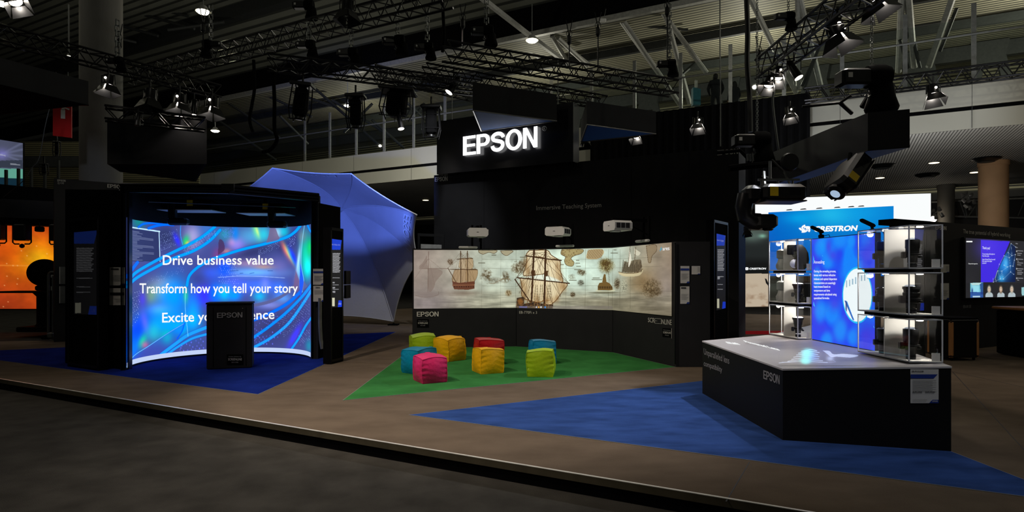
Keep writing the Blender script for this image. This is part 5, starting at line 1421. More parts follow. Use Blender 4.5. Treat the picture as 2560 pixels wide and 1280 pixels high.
g = np.array([[tuple(top_hit(x, y, .002)) for x in np.linspace(1945, 2152, 180)] for y in np.linspace(868, 914, 90)])
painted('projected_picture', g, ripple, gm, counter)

# ---- lit picture panel between the two stacks
pa, pb = top_hit(2030.5, 849.5), top_hit(2188, 879.5)
zt = EYE + (HZ - 597) / F * pa.y
t = thing('lit_panel', 'bright blue lit picture panel with white round photo between the glass cases', 'display', (pa + pb) / 2)
u = pb - pa; u.z = 0; nn_ = Vector((-u.y, u.x, 0)).normalized()
if nn_.y < 0: nn_ = -nn_
MB().prism([Vector((pa.x, pa.y, pa.z + .001)), Vector((pb.x, pb.y, pb.z + .001)), Vector((pb.x, pb.y, zt)), Vector((pa.x, pa.y, zt))], nn_ * .06).build('frame', M['satin'], t)
def anneal(px, py):
    x, y = (px - 1820) * 2.783, (py - 480) * 2.783
    A = Art(x, y, (24, 70, 240))
    n1 = A.noise(120, 170, 11, 2)
    A.mix(np.clip((n1 - .45) * 4, 0, 1) * .9, (60, 60, 232)); A.mix(np.clip((.5 - n1) * 5, 0, 1), (10, 130, 250))
    for (cx, cy, rx, ry) in ((640, 390, 40, 70), (780, 330, 50, 70), (690, 480, 40, 60), (640, 830, 40, 80), (780, 960, 50, 90), (690, 1030, 40, 60), (860, 340, 30, 50), (620, 600, 30, 80), (870, 1010, 40, 60)):
        A.blob(cx, cy, rx, ry, (20, 150, 250), .8, p=4)
    for (cx, cy, rx, ry) in ((700, 380, 20, 50), (730, 440, 30, 40), (820, 700, 50, 60), (740, 780, 40, 50), (960, 1000, 60, 90), (980, 400, 60, 100)):
        A.blob(cx, cy, rx, ry, (72, 60, 226), .7)
    q = ((x - 900) / 105) ** 2 + ((y - 718) / 197) ** 2
    A.mix((q < 1.0) * 1.0, (30, 190, 244)); A.mix((q < .88) * 1.0, (238, 248, 250))
    ins = q < .86
    for k in range(8): A.mix(ins * (np.abs(x - 825 - k * 21) < 4) * (np.abs(y - 640 + k * 8) < 24 - 2 * (k % 3)) * .6, (90, 140, 170))
    A.mix(ins * (np.abs((x - 818) - (y - 760) * .42) < 6) * (y > 755) * (y < 890) * .9, (30, 80, 170)); A.mix(ins * (np.abs(x - 822) < 5) * (y > 760) * (y < 830) * .8, (40, 60, 130)); A.mix(ins * (np.abs((x - 830) - (y - 770) * .36) < 3) * (y > 760) * (y < 900) * .7, (20, 120, 220))
    for p_ in ([(593, 440), (600, 470), (592, 500)], [(655, 438), (662, 448), (656, 446)], [(595, 760), (606, 800), (594, 790)], [(1010, 930), (1024, 950), (1012, 940)]): A.fill(p_, (70, 190, 250), .95)
    return np.clip(A.c, 0, 255)
e_ = nn_ * .004
psc = painted('screen', flat_grid(Vector((pa.x, pa.y, zt - .008)) - e_, Vector((pb.x, pb.y, zt - .008)) - e_, Vector((pb.x, pb.y, pb.z + .01)) - e_, Vector((pa.x, pa.y, pa.z + .01)) - e_, 300, 330), anneal, M['screen'], t)
asf = plane_surf(pa, pb, pa + Vector((0, 0, 1)), .012)
letters('Annealing', (2034.5, 651.3, 659), (2061, 650.3, 658.6), asf, M['textglow'], psc, 'screen_lettering')
for k, (s, xe, bl) in enumerate((('During the annealing process,', 751, 680.7), ('lenses with various refractive', 747, 690.3), ('indexes and optical dispersion', 757, 700), ('characteristics are exactingly', 748, 710), ('heat-treated based on', 712, 719.2), ('temperature and time', 709, 728.8), ('requirements calculated using', 755, 738.5), ('specialised formulas.', 706, 747.7))):
    letters(s, (2034.8, bl - 5.4, bl), (1820 + xe / 2.783, bl - 5.6, bl + .1), asf, M['textglow'], psc, 'screen_lettering', bold=.012)

# ---- acrylic cases
caselamps = []
def case_stack(N, R, L, tiers, div, names, pxm):
    N, R, L = top_hit(*N, .002), top_hit(*R, .002), top_hit(*L, .002)
    u = R - N; v = L - N; u.z = v.z = 0
    zs = [(EYE + (HZ - bt) / F * N.y, EYE + (HZ - tp) / F * N.y) for tp, bt in tiers]
    out = []
    zbase = max(q.z for q in (N, R, L))
    for i, (z0, z1) in enumerate(zs):
        if i == len(zs) - 1: z0 = zbase + .001
        h = z1 - z0
        t = thing('display_case', names[i], 'display case', Vector((N.x + u.x / 2 + v.x / 2, N.y + u.y / 2 + v.y / 2, z0)), 'clear acrylic lens cases')
        O = Vector((N.x, N.y, z0))
        un, vn = u.normalized(), v.normalized()
        th = .006
        MB().obox(O, u, v, (0, 0, .012)).build('floor_panel', M['paper'], t)
        MB().obox(O + Vector((0, 0, .012)), u, vn * th, (0, 0, h - .024)).build('front_pane', M['clear'], t)
        MB().obox(O + Vector((0, 0, .012)), un * th, v, (0, 0, h - .024)).build('side_pane', M['clear'], t)
        MB().obox(O + u - un * th + Vector((0, 0, .012)), un * th, v, (0, 0, h - .024)).build('side_pane', M['clear'], t)
        MB().obox(O + v - vn * th + Vector((0, 0, .012)), u, vn * th, (0, 0, h - .024)).build('back_pane', M['clear'], t)
        MB().obox(O + Vector((0, 0, h - .012)), u, v, (0, 0, .01)).build('roof_pane', M['clear'], t)
        eb = MB(); e = .008
        for c_ in (O, O + u - un * e, O + v - vn * e, O + u + v - un * e - vn * e): eb.obox(c_, un * e, vn * e, (0, 0, h))
        for z_ in (0, h - e):
            for c_, d1, d2 in ((O, u, vn * e), (O + v - vn * e, u, vn * e), (O, v, un * e), (O + u - un * e, v, un * e)): eb.obox(c_ + Vector((0, 0, z_)), d1, d2, (0, 0, e))
        eb.build('acrylic_edge', M['edge'], t)
        MB().obox(O + v * div + un * .008 + Vector((0, 0, .013)), u - un * .016, vn * .012, (0, 0, h - .03)).build('white_divider', M['paper'], t)
        for fv in (div * .22, div + (1 - div) * .5):
            c_ = O + u * .5 + v * fv + Vector((0, 0, h - .013))
            MB().lathe([(.028, 0), (.028, -.006), (.02, -.008)], c_, n=16).build('case_light', M['caselight'], t)
            caselamps.append((c_ + Vector((0, 0, -.012)), O + u * .5 + v * (div if fv < div else 1.0) + Vector((0, 0, h * .25))))
        MB().obox(O + u * .72 + vn * .02 + Vector((0, 0, .013)), u * .24, vn * .004, (0, 0, .07)).build('price_card', M['paper'], t)
        if i < len(zs) - 1:
            MB().obox(O + v * .12 + un * .02 - Vector((0, 0, .03)), u - un * .04, v * .78, (0, 0, .029)).build('spacer', M['matte'], t)
        out.append((O, u, v, h))
    return out
right = case_stack((2272, 910.5), (2358, 908), (2144, 882.4), ((562, 671.7), (680.8, 789), (798, 910)), .46,
                   ['clear acrylic case on top of the right hand stack, with black lens inside', 'clear acrylic case in the middle of the right hand stack, with black lens inside', 'clear acrylic case at the foot of the right hand stack on the counter'], 0)
left = case_stack((1994, 849.5), (2029, 848.5), (1922.5, 836.5), ((596.5, 676.5), (682, 760), (766.5, 849)), .48,
                  ['clear acrylic case on top of the left hand stack, with a cut open part inside', 'clear acrylic case in the middle of the left hand stack, left of blue panel', 'clear acrylic case at the foot of the left hand stack, left of blue panel'], 0)
for c_, aim_ in caselamps:
    lamp('SPOT', 'case_lamp', tuple(c_), 6.5, (1, .95, .86), aim_, 140, .6, .03)
lensblack = mat('lens_barrel_black', (13, 13, 14), .4, var=.1, scale=10, spec=.5)
lensglass = acrylic('lens_glass', (.7, .75, .85))
def lens(label, O, u, v, h, fu, fv, kind, s=1.0, q=1.0):
    s *= .93; q *= 1.07
    c = O + u * fu + v * fv + Vector((0, 0, .0135))
    t = thing('projector_lens', label, 'lens', c, 'projector lenses in the acrylic cases')
    H = .25 * s if kind != 2 else .21 * s
    un = u.normalized()
    MB().lathe([(.038 * s, 0), (.04 * s, .012), (.04 * s, .035 * s), (.036 * s, .04 * s)], c, n=24).build('rear_ring', M['satin'], t, True)
    prof = {0: [(.042, .04), (.042, .09), (.05, .1), (.05, .125), (.058, .13), (.058, .17), (.062, .175), (.062, .25)],
            1: [(.042, .04), (.044, .08), (.052, .085), (.052, .13), (.06, .135), (.066, .15), (.066, .165), (.058, .17), (.06, .19), (.068, .195), (.068, .215)],
            2: [(.04, .04), (.044, .07), (.05, .09), (.054, .1), (.05, .105), (.058, .13), (.064, .14), (.062, .145), (.072, .18), (.084, .19), (.084, .205)]}[kind]
    MB().lathe([(r * s, z * s * q) for r, z in prof], c, n=28).build('barrel', lensblack, t, True)
    brl = t.children[-1]
    MB().lathe([(.066 * s, .115 * s), (.072 * s, .118 * s), (.072 * s, .128 * s), (.066 * s, .131 * s)], c, n=24).build('focus_ring', M['satin'], brl, True)
    MB().bbox(c - un * .075 * s + Vector((0, 0, .12 * s)), (.04 * s, .05 * s, .065 * s), rz=math.atan2(un.y, un.x), bev=.006).build('motor_box', lensblack, t)
    MB().bbox(c + un * .068 * s + Vector((0, 0, .1 * s)), (.035 * s, .03 * s, .022 * s), rz=math.atan2(un.y, un.x), bev=.004).build('mount_lug', lensblack, t)
    top = prof[-1]
    MB().lathe([(top[0] * s * .9, top[1] * s * q), (top[0] * s * .7, top[1] * s * q + .012 * s), (top[0] * s * .3, top[1] * s * q + .018 * s)], c, n=24).build('front_glass', M['edge'] if kind == 2 else lensglass, brl, True)
    return t
O, u, v, h = right[0]; lens('tall black lens in the front of the top right case', O, u, v, h, .45, .2, 0, 1.0); lens('black lens in the rear half of the top right case, next to blue panel', O, u, v, h, .4, .72, 0, 1.0)
O, u, v, h = right[1]; lens('stepped black lens in the front of the middle right case', O, u, v, h, .42, .2, 1, 1.12); lens('black lens in the rear half of the middle right case, next to blue panel', O, u, v, h, .4, .72, 1)
O, u, v, h = right[2]; lens('black lens in the front of the lowest right case, above the counter card', O, u, v, h, .4, .2, 0, 1.08); lens('slim black lens in the rear half of the lowest right case', O, u, v, h, .4, .72, 0, .95)
O, u, v, h = left[1]; lens('flared lens in the middle left case beside the blue panel', O, u, v, h, .52, .22, 2, .85, 1.3)
O, u, v, h = left[2]; lens('flared lens in the lowest left case beside the blue panel', O, u, v, h, .52, .22, 2, .85, 1.35)
# cut-open optical block in the top left case
O, u, v, h = left[0]
c = O + u * .5 + v * .22 + Vector((0, 0, .0135)); un = u.normalized()
t = thing('cut_open_lens_block', 'tall rounded cut open lens block in the top left case', 'lens', c)
prof = [(-.02, .0), (.05, .0), (.09, .04), (.1, .12), (.09, .2), (.06, .26), (.02, .3), (-.04, .3), (-.04, .17), (-.01, .14), (-.05, .1), (-.06, .04)]
MB().prism([c + un * x - v.normalized() * .05 + Vector((0, 0, z)) for x, z in prof], v.normalized() * .1).build('housing', lensblack, t)
MB().bbox(c - un * .055 + Vector((0, 0, .24)), (.13, .02, .12), rz=math.atan2(un.y, un.x), bev=.008).build('mirror_frame', M['satin'], t)
MB().lathe([(.05, -.01), (.055, 0), (.03, .012)], c - un * .05 + Vector((0, -.03, .07)), (0, -1, 0), n=20).build('glass_element', M['edge'], t, True)
t0_ = c
# faint grey model in the rear half of that case
for lab, (O, u, v, h), k in (('pale lens model in the rear half of the top left case', left[0], 1), ('pale lens model in the rear half of the middle left case', left[1], 2)):
    c = O + u * .5 + v * .74 + Vector((0, 0, .0135))
    t = thing('lens_model', lab, 'lens', c, 'pale lens models in the left hand cases')
    MB().lathe([(.06, 0), (.075, .02), (.08, .06), (.06, .1), (.05, .14)], c, n=24).build('barrel', M['greysteel'], t, True)
    MB().lathe([(.05, .14), (.07, .15), (.07, .24), (.04, .26)], c, n=24).build('glass_group', M['steel'], t, True)
# clip lights on top of the cases
def clip_light(label, c, dx):
    t = thing('clip_light', label, 'light', c, 'black clip lights on the lens cases')
    MB().bbox(c + Vector((0, 0, .021)), (.05, .05, .04), bev=.006).build('clamp', M['matte'], t)
    MB().tube([c + Vector((0, 0, .03)), c + Vector((dx * .2, 0, .09))], .014, 6).build('arm', M['matte'], t)
    R = Matrix.Rotation(math.radians(25), 3, 'Y')
    MB().bbox(c + Vector((dx * .6, 0, .1)), (.16, .05, .035), R=R, bev=.01).build('lamp_head', M['matte'], t)
    MB().tube([c + Vector((0, 0, .02)), c + Vector((.09, 0, .04)), c + Vector((.12, 0, -.03))], .004, 5).build('cable', M['matte'], t)
def on_panel(fx):
    q = Vector((pa.x, pa.y, zt)) + u_p * fx + nn_ * .03
    return q
u_p = pb - pa; u_p.z = 0
clip_light('left of two small black clip lights on top of the lit blue panel', on_panel(.12), -.08)
clip_light('right of two small black clip lights on top of the lit blue panel', on_panel(.93), -.09)
t, q_ = card('white data sheet with blue band hung on the front of the counter', (2276, 923, 2346.5, 1008), fs_, [(.08, .32 + k * .033, .92 - .12 * (k % 2), .01) for k in range(11)] + [(.08, .705, .42, .006), (.52, .705, .86, .006), (.08, .89, .6, .008), (.08, .94, .56, .008)], None)
lines([[(2276.5, 936), (2344, 936), (2334, 946), (2276.5, 946)]], q_, M['inkblue'], t, 'header_band')
letters('EB-PU2220B', (2280, 926.5, 930), (2309, 926.5, 930), q_, M['ink'], t, bold=.02)
letters('ELPLU03S', (2282, 978, 982), (2305.5, 978, 982), q_, M['ink'], t, bold=.02); letters('ELPLX02S', (2313.5, 978, 982), (2337, 978, 982), q_, M['ink'], t, bold=.02)
letters('The ultra compact lens range', (2281, 938, 940.5), (2327, 938, 940.5), q_, M['letter'], t)
letters('EPSON', (2331, 1001.5, 1005), (2344, 1001.5, 1005), q_, M['paper'], t, bold=.01)
# ------------------------------------------------------------------ long black beam with projectors, upper right
BZ = 3.3
def bz(px, py): return P(px, py, (BZ - EYE) * F / (HZ - py))
bf = bz(2169.5, 376.4); br = bz(2274.4, 368); bk = bz(2185, 395); bl = bz(1926, 465); blk = bz(1937, 474)
t = thing('hanging_beam', 'long black boxed beam hanging over the lens counter', 'beam', (bf + bl) / 2)
def upz(p, py): return Vector((p.x, p.y, EYE + (HZ - py) / F * p.y))
bft, brt, blt = upz(bf, 282), upz(br, 272.5), upz(bl, 383)
b = MB()
bkt = Vector((bk.x, bk.y, bft.z)); blkt = Vector((blk.x, blk.y, blt.z))
b.add([bl, bf, br, bk, blk, blt, bft, brt, bkt, blkt], [(0, 4, 3, 1), (1, 3, 2), (0, 1, 6, 5), (1, 2, 7, 6), (2, 3, 8, 7), (3, 4, 9, 8), (4, 0, 5, 9), (5, 6, 8, 9), (6, 7, 8)])
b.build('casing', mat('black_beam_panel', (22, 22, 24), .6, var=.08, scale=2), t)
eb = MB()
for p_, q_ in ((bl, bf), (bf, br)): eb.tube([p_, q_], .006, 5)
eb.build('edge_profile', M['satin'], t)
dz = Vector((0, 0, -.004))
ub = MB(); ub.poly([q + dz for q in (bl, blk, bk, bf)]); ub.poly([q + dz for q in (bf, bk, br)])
ub.build('underside', mat('blue_lit_underside', (96, 100, 128), .5, var=.05), t)  # blue light from below put into the colour; the casing is black
def big_projector(label, c, R, lens_side, s=1.0, group='large black projectors hanging over the counter'):
    t = thing('projector', label, 'projector', c, group)
    def W(x, y, z): return c + R @ Vector((x * s, y * s, z * s))
    MB().bbox(c, (.64 * s, .5 * s, .24 * s), R=R, bev=.05 * s).build('body', M['deep'], t)
    bd = t.children[-1]
    MB().bbox(W(.02, 0, -.12), (.6 * s, .46 * s, .02 * s), R=R, bev=.008).build('underside', mat('pale_lit_underside', (70, 70, 78), .35, var=.05), t)  # paler than the body, with light from below put into the colour
    MB().obox(W(-.24, -.253, -.06), R @ Vector((.12 * s, 0, 0)), R @ Vector((0, .004, 0)), R @ Vector((0, 0, .13 * s))).build('warning_sticker', M['yellowtag'], bd)
    MB().obox(W(.05, -.253, -.04), R @ Vector((.16 * s, 0, 0)), R @ Vector((0, .003, 0)), R @ Vector((0, 0, .08 * s))).build('rating_plate', M['satin'], bd)
    vb = MB()
    for k in range(6): vb.obox(W(.3205, -.2 + k * .065, -.07), R @ Vector((.004, 0, 0)), R @ Vector((0, .04 * s, 0)), R @ Vector((0, 0, .14 * s)))
    vb.build('vent', M['satin'], bd)
    return t, W
c = P(1945, 485, 9.0)
t, W = big_projector('black projector with periscope lens hanging left below the long beam', c, Matrix.Rotation(.06, 3, 'Z'), 0)
pb = MB(); pb.bbox(W(-.42, -.05, -.02), (.24, .3, .26), bev=.06)
pb.tube([W(-.5, -.05, -.02), W(-.54, -.05, -.2), W(-.52, -.05, -.34), W(-.42, -.05, -.4), W(-.3, -.05, -.41)], .12, 12)
pb.build('periscope_tube', M['satin'], t, True)
MB().bbox(W(-.23, -.07, -.41), (.3, .26, .2), bev=.04).build('periscope_head', M['deep'], t)
MB().lathe([(.07, 0), (.075, .03), (.05, .045)], W(-.2, -.1, -.5), (0, 0, -1), n=16).build('lens', M['satin'], t)
fb = MB()
for x in (-.25, .0, .22): fb.tube([W(x, 0, .1), W(x, 0, .2)], .015, 6)
fb.obox(W(-.3, -.02, .19), (.6, 0, 0), (0, .04, 0), (0, 0, .03))
fb.tube([W(-.12, 0, .2), W(-.12, 0, .48)], .02, 6)
fb.build('mounting_frame', M['steel'], t)
c = P(2118, 440, 9.1)
d = Vector((-.62, -.35, -.70)).normalized(); side = Vector((.2, -.93, .29)); side = (side - d * side.dot(d)).normalized(); up_ = (-d).cross(side)
R = Matrix((-d, -side, up_ if up_.dot(Vector((0, 0, 1))) > 0 else -up_)).transposed()
if R.determinant() < 0: R = Matrix((-d, -side, (-d).cross(-side))).transposed()
t, W = big_projector('tilted black projector with glowing lens hanging below the long beam', c, R, 0, 1.05)
MB().lathe([(.13, 0), (.13, .05), (.11, .07)], W(-.32, 0, .0), d, n=24).build('lens_hood', M['satin'], t, True)
MB().lathe([(.07, .071), (.05, .08)], W(-.32, 0, .0), d, n=20).build('lens', glow('projector_lens_glow', (190, 215, 245), .7), t, True)
MB().tube([c, Vector((c.x + .1, c.y + .1, BZ + .02))], .03, 8).build('ceiling_mount', M['satin'], t)

# ------------------------------------------------------------------ hybrid working booth on the right
def hw(px): return 12 * 1740 / (4100 - px)
hA, hB = P(2326, HZ, hw(2326)), P(2640, HZ, hw(2640))
t = thing('exhibit_wall', 'black wall with pale heading and a wide conference screen at the right edge', 'wall', Vector(((hA.x + hB.x) / 2, (hA.y + hB.y) / 2, .005)))
hu = hB - hA; hu.z = 0; hn = Vector((-hu.y, hu.x, 0)).normalized()
if hn.y < 0: hn = -hn
MB().obox(Vector((hA.x, hA.y, .005)), hu, hn * .2, (0, 0, 2.525)).build('panel', M['black'], t)
q0, q1 = P(2237, HZ, hw(2237)), P(2338, HZ, hw(2338))
pbm = MB(); pbm.prism([Vector((q.x, q.y, 2.43)) for q in (q0, q1, q1 + hn * .3, q0 + hn * .3)], (0, 0, .1)); pbm.obox(Vector((q0.x, q0.y, .005)), (q1 - q0) * .09, hn * .1, (0, 0, 2.43))
pbm.build('portal_frame', M['matte'], t)
hs = plane_surf(hA, hB, hA + Vector((0, 0, 1)), .004)
letters('EPSON', (2339, 564.8, 573.8), (2366, 565.6, 575.4), hs, M['letterlight'], t, bold=.005)
letters('The true potential of hybrid working', (2408, 572.5, 583), (2525.5, 583.2, 592.5), hs, M['letterlight'], t)
letters('EB-815E', (2408, 763, 770), (2428, 762.3, 769.2), hs, M['letter'], t)
# screen
tv = thing('conference_screen', 'wide screen on the black wall with a purple slide and small portraits', 'screen', hs(2480, 748))
sfv = plane_surf(hA - hn * .06, hB - hn * .06, hA - hn * .06 + Vector((0, 0, 1)), 0.0)
tl, tr, brr, bll = sfv(2414, 594.8), sfv(2690, 611), sfv(2690, 739), sfv(2414, 744.8)
fl, frr = sfv(2410.5, 594.2), sfv(2692, 611)
MB().prism([sfv(2410.5, 593), sfv(2692, 609.5), sfv(2692, 740.5), sfv(2410.5, 746.5)], hn * .055).build('frame', M['deep'], tv)
def hyb(px, py):
    x, y = (px - 2360) * 6.4, (py - 580) * 6.4
    A = Art(x, y, (40, 40, 44))
    n1 = A.noise(300, 300, 6, 2); A.c += ((n1 - .5) * 14)[:, None]
    A.fill([(588, 128), (1055, 150), (780, 805), (588, 805)], (66, 44, 224)); A.blob(700, 250, 200, 200, (88, 66, 232), .5)
    A.fill([(1070, 178), (1142, 240), (1142, 800), (790, 800), (850, 620), (1020, 290)], (14, 24, 60)); m_ = ((x - 1142) * 0 + 1)
    tri = (x < 1142) & (x > 790 + (800 - y) * .36) & (y > 190) & (y < 805) & (x > 1064 - (y - 178) * .46)
    A.mix(tri * np.exp(-((x - 960) / 130) ** 2 - ((y - 520) / 230) ** 2) * .95, (40, 140, 230)); A.mix(tri * np.exp(-((x - 920) / 60) ** 2 - ((y - 740) / 60) ** 2) * .8, (70, 190, 255)); A.mix(tri * np.exp(-((x - 990) / 30) ** 2 - ((y - 500) / 90) ** 2) * .7, (100, 200, 255))
    pts = [(1074, 185), (1026, 330), (962, 380), (1045, 412), (1086, 378), (1142, 360), (962, 532), (1016, 560), (1062, 540), (1105, 548), (860, 622), (926, 626), (1066, 640), (1115, 676), (902, 750), (950, 752), (790, 802), (1146, 240), (1128, 450), (885, 516)]
    for i, j in ((0, 1), (0, 17), (1, 3), (1, 4), (2, 3), (2, 6), (3, 4), (4, 5), (3, 8), (6, 7), (7, 8), (8, 9), (8, 12), (9, 18), (7, 11), (10, 11), (10, 14), (11, 14), (11, 15), (12, 13), (12, 8), (14, 15), (10, 16), (14, 16), (15, 12), (2, 19), (19, 10), (0, 4), (5, 9)):
        A.line([pts[i], pts[j]], 3, (190, 220, 245), .75, 3)
    for p_ in pts: A.blob(p_[0], p_[1], 7, 7, (230, 245, 255), .9)
    A.line([(850, 628), (822, 740), (836, 800)], 5, (220, 225, 235), .8, 3); A.line([(785, 740), (790, 800)], 5, (190, 200, 240), .7, 3)
    for y0, xs in ((300, (1175, 1262)), (340, (1175, 1240)), (368, (1175, 1220)), (434, (1175, 1262)), (464, (1175, 1195)), (494, (1175, 1262)), (524, (1175, 1230)), (588, (1175, 1266)), (618, (1175, 1240)), (648, (1175, 1262)), (672, (1175, 1240)), (738, (1175, 1262)), (768, (1175, 1196)), (184, (1150, 1176)), (246, (1150, 1174))):
        A.line([(xs[0], y0), (xs[1], y0 + 4)], 11, (180, 180, 185), .75, 6)
    for y0 in (308, 434, 588, 740): A.blob(1163, y0, 9, 14, (210, 210, 212), .9, p=5)
    A.mix((y > 815) * (y < 1050) * .3, (30, 30, 32))
    A.fill([(420, 815), (628, 808), (628, 1045), (422, 1052)], (120, 196, 214)); A.fill([(450, 860), (560, 862), (560, 960), (450, 960)], (150, 220, 236)); A.fill([(422, 960), (628, 960), (628, 1045), (422, 1050)], (36, 70, 150), .85)
    A.fill([(570, 815), (628, 812), (628, 1000), (590, 1000)], (30, 60, 130), .8); A.fill([(424, 815), (600, 812), (560, 850), (450, 850)], (190, 220, 216), .9); A.fill([(462, 1022), (580, 1022), (580, 1046), (462, 1048)], (190, 220, 236), .9); A.blob(452, 940, 12, 40, (20, 40, 110), .9)
    for cx, hair, top in ((722, (170, 170, 150), 900), (910, (120, 96, 74), 905), (1084, (168, 164, 150), 900)):
        A.fill(bez([(cx - 60, 1042), (cx - 52, 990), (cx - 20, 965), (cx + 20, 965), (cx + 54, 990), (cx + 60, 1040)]), (176, 190, 196)); A.blob(cx, 920, 30, 66, hair, 1, p=6); A.blob(cx, 918, 22, 44, (214, 190, 166), 1, p=6); A.blob(cx - 8, 908, 5, 4, (70, 56, 50), .8); A.blob(cx + 8, 908, 5, 4, (70, 56, 50), .8); A.blob(cx, 940, 9, 4, (160, 100, 96), .8)
    A.fill([(1240, 884), (1400, 880), (1400, 1010), (1244, 1016)], (150, 200, 204))
    return np.clip(A.c, 0, 255)
tsc = painted('screen', flat_grid(tl - hn * .003, tr - hn * .003, brr - hn * .003, bll - hn * .003, 330, 240), hyb, M['screen'], tv)
tvs = plane_surf(tl - hn * .008, tr - hn * .008, bll - hn * .008, 0)
letters('Thank you!', (2456, 616, 622.5), (2475, 617, 623.5), tvs, M['textglow'], tsc, 'screen_lettering')
for s, x1, y0 in (('The next meeting will take place on', 2487, 636.5), ('March 4th at 2pm.', 2473, 641.5), ('Agree in Microsoft Teams if you would', 2488, 650), ('like to attend with an Epson', 2480, 654.5), ('projector!', 2466, 659)):
    letters(s, (2456, y0 - 3.5, y0), (x1, y0 - 3.3, y0 + .3), tvs, M['textglow'], tsc, 'screen_lettering')
lines([(2416, 602.4, 2431, 605.6)], tvs, M['textglow'], tsc, 'small_print')
letters('Raise your hand to appear here', (2421.5, 657.5, 660.5), (2444, 657.7, 660.7), tvs, M['textglow'], tsc, 'screen_lettering')
card('small white card on the black wall left of the conference screen', (2352, 661, 2373, 681.5), hs, [(.62, .2 + k * .16, .92, .05) for k in range(4)])
card('tall white card on the black wall left of the conference screen', (2352, 708, 2372.5, 749), hs, ROWS, None)
# cabinet with oak corners
cc0 = G(2425, 905)
t = thing('media_cabinet', 'black cabinet with light oak corner strips below the conference screen', 'cabinet', cc0)
R = Matrix.Rotation(.1, 3, 'Z'); w_, d_, h_ = .56, .56, .68
cx_ = cc0 + Vector((.0, .42, 0))
MB().bbox(cx_ + Vector((0, 0, .05 + h_ / 2)), (w_ * .97, d_ * .97, h_), R=R, bev=.02).build('body', M['deep'], t)
for sx, sy in ((1, 1), (1, -1), (-1, 1), (-1, -1)):
    MB().bbox(cx_ + R @ Vector((sx * w_ * .43, sy * d_ * .43, 0)) + Vector((0, 0, .05 + h_ / 2 - .01)), (w_ * .17, d_ * .17, h_ - .03), R=R, bev=.05).build('corner_strip', M['wood'], t)
    MB().ball(cx_ + R @ Vector((sx * w_ * .38, sy * d_ * .38, 0)) + Vector((0, 0, .025)), .025, 10, 6).build('caster', M['matte'], t)
MB().bbox(cx_ + Vector((0, 0, h_ + .06)), (w_ * .95, d_ * .95, .03), R=R, bev=.01).build('top', M['matte'], t)
tp = P(2475, 775, 10.9)
tr_ = math.atan2(hu.y, hu.x)
t = thing('meeting_table', 'oak topped black table cut off by the right edge', 'table', Vector((tp.x + .7, tp.y + .6, .005)))
tc_ = tp + Vector((1.52, .45, 0)); tr_ = 0.0
MB().bbox(Vector((tc_.x, tc_.y, tp.z)), (1.6, .9, .05), rz=tr_, bev=.012).build('tabletop', M['wood'], t)
MB().bbox(Vector((tc_.x, tc_.y, tp.z / 2 - .01)), (1.5, .8, tp.z - .06), rz=tr_, bev=.02).build('pedestal', M['matte'], t)
# pillar seen through the cases
t, sf = kiosk('information pillar seen through the right hand lens cases', (2282, 566), (2312, 566), 10.4, 10.7, (2284, 2310, 570, 571, 778, 776), kiosk_art(2284, 2310, 570, 778, .5, 0, rows, 0))

# ------------------------------------------------------------------ neighbouring stand behind the counter
CB = 20.0
t = thing('backlit_banner', 'large glowing white banner behind the blue panel', 'banner', PB(2100, 640, CB))
MB().prism([PB(1888, 497, CB), PB(2327, 483.5, CB), PB(2327, 640, CB), PB(1888, 640, CB)], bdir * .15).build('sheet', M['bannerlight'], t)
CB2 = 19.4
t = thing('brand_panel', 'bright blue panel with white lettering above the left lens cases', 'sign', PB(2080, 690, CB2))
MB().prism([PB(1921, 531, CB2), PB(2234, 515, CB2), PB(2234, 690, CB2), PB(1921, 690, CB2)], bdir * .12).build('frame', M['satin'], t)
def blues(px, py):
    A = Art(px, py, (0, 120, 206)); A.mix(np.clip((2000 - px) / 90, 0, 1) * .6, (0, 84, 190)); A.blob(2085, 535, 60, 30, (40, 196, 236), .9); A.blob(2150, 530, 80, 40, (10, 160, 230), .7); A.mix(np.clip((py - 560) / 70, 0, 1) * .35, (0, 70, 170)); A.blob(2000, 545, 40, 14, (0, 170, 235), .7)
    return np.clip(A.c, 0, 255)
e_ = -bdir * .004
painted('face', flat_grid(PB(1921, 531, CB2) + e_, PB(2234, 515, CB2) + e_, PB(2234, 690, CB2) + e_, PB(1921, 690, CB2) + e_, 160, 90), blues, M['screen'], t)
bs = plane_surf(AB(0, CB2 - .012), AB(5, CB2 - .012), AB(0, CB2 - .012, 3), 0)
letters('CRESTRON', (2034, 565.5, 579), (2142, 563, 576), bs, M['textglow'], t, 'letter', bold=.045, shear=.22)
sw = MB()
for k in range(5):
    pts = []
    for j in range(18):
        a = k * math.pi * 2 / 5 + j * .13; r_ = 2.5 + j * .66
        pts.append(bs(2013 + r_ * math.cos(a) * 1.05, 572.3 + r_ * math.sin(a) * .62))
    sw.tube(pts, .012, 5, .03)
sw.build('swirl_emblem', M['textglow'], t)
lamps_ = MB()
for x in (1965, 2000, 2040, 2085, 2120, 2145): lamps_.prism([PB(x, 529 - (x - 1921) * .051 - 1.5, CB2 - .1), PB(x + 16, 528 - (x - 1921) * .051 - 1.5, CB2 - .1), PB(x + 13, 525 - (x - 1921) * .051, CB2 - .1), PB(x + 3, 526 - (x - 1921) * .051, CB2 - .1)], bdir * .1)
lamps_.build('top_light', M['matte'], t)
t = thing('poster_panel', 'tall poster panel, dark above and sandy below, left of the lens cases', 'poster', PB(1890, 768, CB2 - .3))
PCB = CB2 - .3
MB().prism([PB(1858, 567, PCB), PB(1922, 565, PCB), PB(1922, 768, PCB), PB(1858, 769, PCB)], bdir * .1).build('frame', M['paper'], t)
